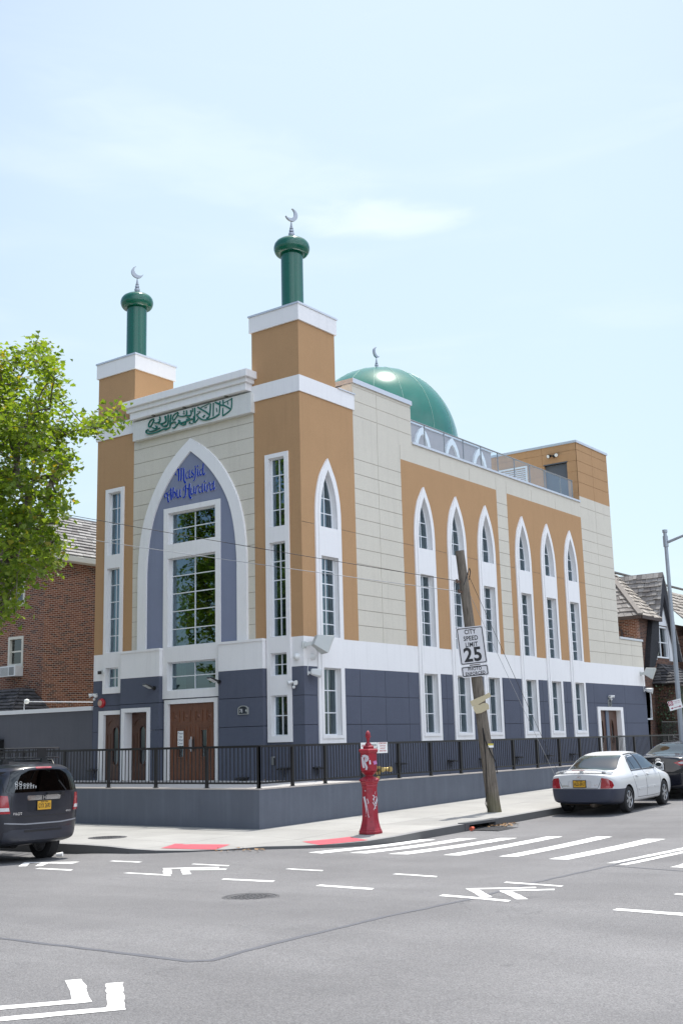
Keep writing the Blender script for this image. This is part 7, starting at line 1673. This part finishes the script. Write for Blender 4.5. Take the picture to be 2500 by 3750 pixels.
# ------------------------------------------------------------------ the far sides of both streets (they show as reflections in the mosque's windows)
def row_house(x0, x1, y0, y1, face, label, h=6.2, seed=1):
    """plain brick house; face gives the side with the windows"""
    c = ((x0 + x1) / 2, (y0 + y1) / 2, 0); t = thing('terrace_house', c, label, 'house', 'brick houses across the streets')
    def W(u, v, d):
        return (x0 - d, u, v) if face == 'w' else (u, y1 + d, v)
    a0, a1 = (y0, y1) if face == 'w' else (x0, x1); n = 3; ws = []
    for k in range(n):
        u = a0 + (a1 - a0) * (k + .5) / n; ws += [rc(u - .5, u + .5, 1.1, 2.6), rc(u - .5, u + .5, 3.9, 5.4)]
    b = MB(); b.plate(W, rc(a0, a1, -.3, h), ws, -.3, 0)
    if face == 'w': b.box(x0 + .3, x1, y0, y1, -.3, h)
    else: b.box(x0, x1, y0, y1 - .3, -.3, h)
    build('wall', b, BRICK if seed % 2 else BRICKD, t)
    for q in ws:
        b = MB(); b.plate(W, q, [rc(q[0][0] + .06, q[1][0] - .06, q[0][1] + .06, q[2][1] - .06)], -.15, .03); w_ = build('window', b, CREAM, t)
        b = MB(); b.plate(W, rc(q[0][0] + .05, q[1][0] - .05, q[0][1] + .05, q[2][1] - .05), [], -.12, -.11); build('pane', b, HPANE, w_)
    b = MB(); m = (x0 + x1) / 2; my = (y0 + y1) / 2
    if face == 'w': b.add([(x0 - .4, y0, h), (x0 - .4, y1, h), (m, y1, h + 2.3), (m, y0, h + 2.3), (x1 + .4, y0, h), (x1 + .4, y1, h)], [(0, 1, 2, 3), (3, 2, 5, 4), (0, 3, 4), (1, 5, 2)])
    else: b.add([(x0, y1 + .4, h), (x1, y1 + .4, h), (x1, my, h + 2.3), (x0, my, h + 2.3), (x0, y0 - .4, h), (x1, y0 - .4, h)], [(0, 1, 2, 3), (3, 2, 5, 4), (0, 3, 4), (1, 5, 2)])
    build('roof', b, SLATED, t)
row_house(21, 29, -6, 2.5, 'w', 'red brick house across the side street, mirrored low in the side windows', seed=1)
row_house(21, 29, 3.5, 12, 'w', 'brown brick house across the side street, mirrored in the farther side windows', seed=2)
row_house(21, 29, 13, 22, 'w', 'long red brick house farther up across the side street', seed=3)
row_house(-16, -7, -34, -25, 'n', 'brown brick house across the front street, mirrored in the entrance windows', seed=4)
row_house(-27, -17, -34, -25, 'n', 'red brick house farther left across the front street', seed=5)
row_house(-6, 3, -35, -26, 'n', 'red brick house across the front street, behind the street corner', seed=7)
c4_ = copy_tree(c1); c4_.location = (18.5, 7, 0); c4_.rotation_euler = (0, 0, 4.4); c4_.location = (33.5, 9, .2); c4_.scale = (.9, .9, .85); c4_['label'] = 'street tree across the side street, mirrored in the far side windows'
# ------------------------------------------------------------------ light, sky, camera
w = bpy.data.worlds.new('World'); scene.world = w; w.use_nodes = True
nt = w.node_tree; bg = nt.nodes['Background']
sky = nt.nodes.new('ShaderNodeTexSky'); sky.sky_type = 'NISHITA'; sky.sun_disc = False
SV = Vector((-.07, .31, 1)).normalized()
sky.sun_elevation = math.asin(SV.z); sky.sun_rotation = math.atan2(SV.x, SV.y)
sky.air_density = 1.0; sky.dust_density = 2.2; sky.ozone_density = 1.0; sky.altitude = 20
tc = nt.nodes.new('ShaderNodeTexCoord'); G = tc.outputs['Generated']
def wn(t, **k):
    n = nt.nodes.new(t)
    for a_, v_ in k.items(): setattr(n, a_, v_)
    return n
def wmap(scale, rot):
    mp = wn('ShaderNodeMapping'); mp.inputs['Scale'].default_value = scale; mp.inputs['Rotation'].default_value = rot; nt.links.new(G, mp.inputs[0]); return mp.outputs[0]
def wnoise(vec, s_, d_, dist=.4):
    ns = wn('ShaderNodeTexNoise'); ns.inputs['Scale'].default_value = s_; ns.inputs['Detail'].default_value = d_; ns.inputs['Distortion'].default_value = dist; nt.links.new(vec, ns.inputs['Vector']); return ns.outputs['Fac']
def wramp(fac, p0, v0, p1, v1):
    rp = wn('ShaderNodeMapRange', interpolation_type='SMOOTHSTEP')
    for i, v_ in enumerate((p0, p1, v0, v1)): rp.inputs[1 + i].default_value = v_
    nt.links.new(fac, rp.inputs[0]); return rp.outputs[0]
def wmix(fac, a_, col):
    mx = wn('ShaderNodeMix', data_type='RGBA'); nt.links.new(fac, mx.inputs[0]); nt.links.new(a_, mx.inputs[6]); mx.inputs[7].default_value = col; return mx.outputs[2]
def wdot(d_):
    n = wn('ShaderNodeVectorMath', operation='DOT_PRODUCT'); nt.links.new(G, n.inputs[0]); n.inputs[1].default_value = Vector(d_).normalized(); return n.outputs['Value']
# thin summer haze, thickest in a broad patch under the sun, a faint wisp, and an added bright sky lobe, out of view, that fills the shaded walls
hz = wramp(wdot((-.52, .74, .36)), .83, .02, .99, .62)
c_ = wmix(hz, sky.outputs[0], (4.4, 5.35, 5.6, 1))
wisp = wramp(wnoise(wmap((1.6, 1.6, 9.0), (R(6), R(10), R(20))), 2.6, 5), .50, 0.0, .85, .32)
c_ = wmix(wisp, c_, (4.9, 5.5, 5.55, 1))
def cloud(base, c, r_, u_, hw, hh, amt, col):
    """one soft elongated cloud in the sky, c its direction, r_ and u_ its axes"""
    c, r_, u_ = Vector(c).normalized(), Vector(r_).normalized(), Vector(u_).normalized()
    def off(ax, w_):
        d_ = wdot(ax); n1 = wn('ShaderNodeMath', operation='SUBTRACT'); nt.links.new(d_, n1.inputs[0]); n1.inputs[1].default_value = c.dot(ax)
        n2 = wn('ShaderNodeMath', operation='DIVIDE'); nt.links.new(n1.outputs[0], n2.inputs[0]); n2.inputs[1].default_value = w_
        n3 = wn('ShaderNodeMath', operation='POWER'); n4 = wn('ShaderNodeMath', operation='ABSOLUTE'); nt.links.new(n2.outputs[0], n4.inputs[0]); nt.links.new(n4.outputs[0], n3.inputs[0]); n3.inputs[1].default_value = 2.0; return n3.outputs[0]
    su = wn('ShaderNodeMath', operation='ADD'); nt.links.new(off(r_, hw), su.inputs[0]); nt.links.new(off(u_, hh), su.inputs[1])
    s2 = wn('ShaderNodeMath', operation='ADD'); nt.links.new(su.outputs[0], s2.inputs[0]); m_ = wn('ShaderNodeMath', operation='MULTIPLY'); nt.links.new(wnoise(wmap((6, 6, 22), (0, 0, R(30))), 3.0, 5, .8), m_.inputs[0]); m_.inputs[1].default_value = 1.3; nt.links.new(m_.outputs[0], s2.inputs[1])
    return wmix(wramp(s2.outputs[0], .45, amt, 1.75, 0.0), base, col)
c_ = cloud(c_, (-.5017, .7476, .4352), (.0462, .0346, -.0101), (.277, -.344, .9), .085, .019, .42, (5.8, 6.25, 6.1, 1))
c_ = cloud(c_, (-.595, .645, .478), (-.595, -.76, .264), (-.05, .36, .93), .17, .030, .22, (5.4, 6.0, 6.0, 1))
fill_lobe = wn('ShaderNodeMath', operation='MULTIPLY'); nt.links.new(wramp(wdot((.98, -.22, .42)), .30, 0.0, .85, 1.0), fill_lobe.inputs[0]); nt.links.new(wramp(wnoise(wmap((1, 1, 2.2), (0, 0, 0)), 3.2, 6, .6), .35, .35, .6, 1.0), fill_lobe.inputs[1])
c_ = wmix(fill_lobe.outputs[0], c_, (10.4, 11.5, 13.2, 1))
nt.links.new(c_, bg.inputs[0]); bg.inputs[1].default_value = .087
sl = bpy.data.lights.new('sun', 'SUN'); sl.energy = 2.4; sl.angle = R(.53); sl.color = (1, .96, .89)
so = bpy.data.objects.new('sun', sl); COL.objects.link(so); so.location = (0, 0, 40); so.rotation_euler = SV.to_track_quat('Z', 'Y').to_euler()

cd = bpy.data.cameras.new('camera'); cam = bpy.data.objects.new('camera', cd); COL.objects.link(cam)
cd.sensor_fit = 'HORIZONTAL'; cd.sensor_width = 24.0; cd.lens = 4167.372 / 2500 * 24.0; cd.clip_start = .1; cd.clip_end = 3000
yaw, pitch, roll = R(36.47737), R(11.40940), R(-1.42123)
f = Vector((-math.sin(yaw) * math.cos(pitch), math.cos(yaw) * math.cos(pitch), math.sin(pitch))); r = Vector((math.cos(yaw), math.sin(yaw), 0)); u = r.cross(f)
r2 = r * math.cos(roll) + u * math.sin(roll); u2 = -r * math.sin(roll) + u * math.cos(roll)
M = Matrix((r2, u2, -f)).transposed().to_4x4(); M.translation = Vector(CAM); cam.matrix_world = M
scene.camera = cam
scene.view_settings.view_transform = 'Standard'; scene.view_settings.look = 'None'; scene.view_settings.gamma = 1.0; scene.view_settings.use_curve_mapping = False
scene.view_settings.exposure = 1.15
scene.render.engine = 'CYCLES'; scene.cycles.max_bounces = 8; scene.cycles.transparent_max_bounces = 16; scene.cycles.use_denoising = True
scene.cycles.sample_clamp_indirect = 6.0
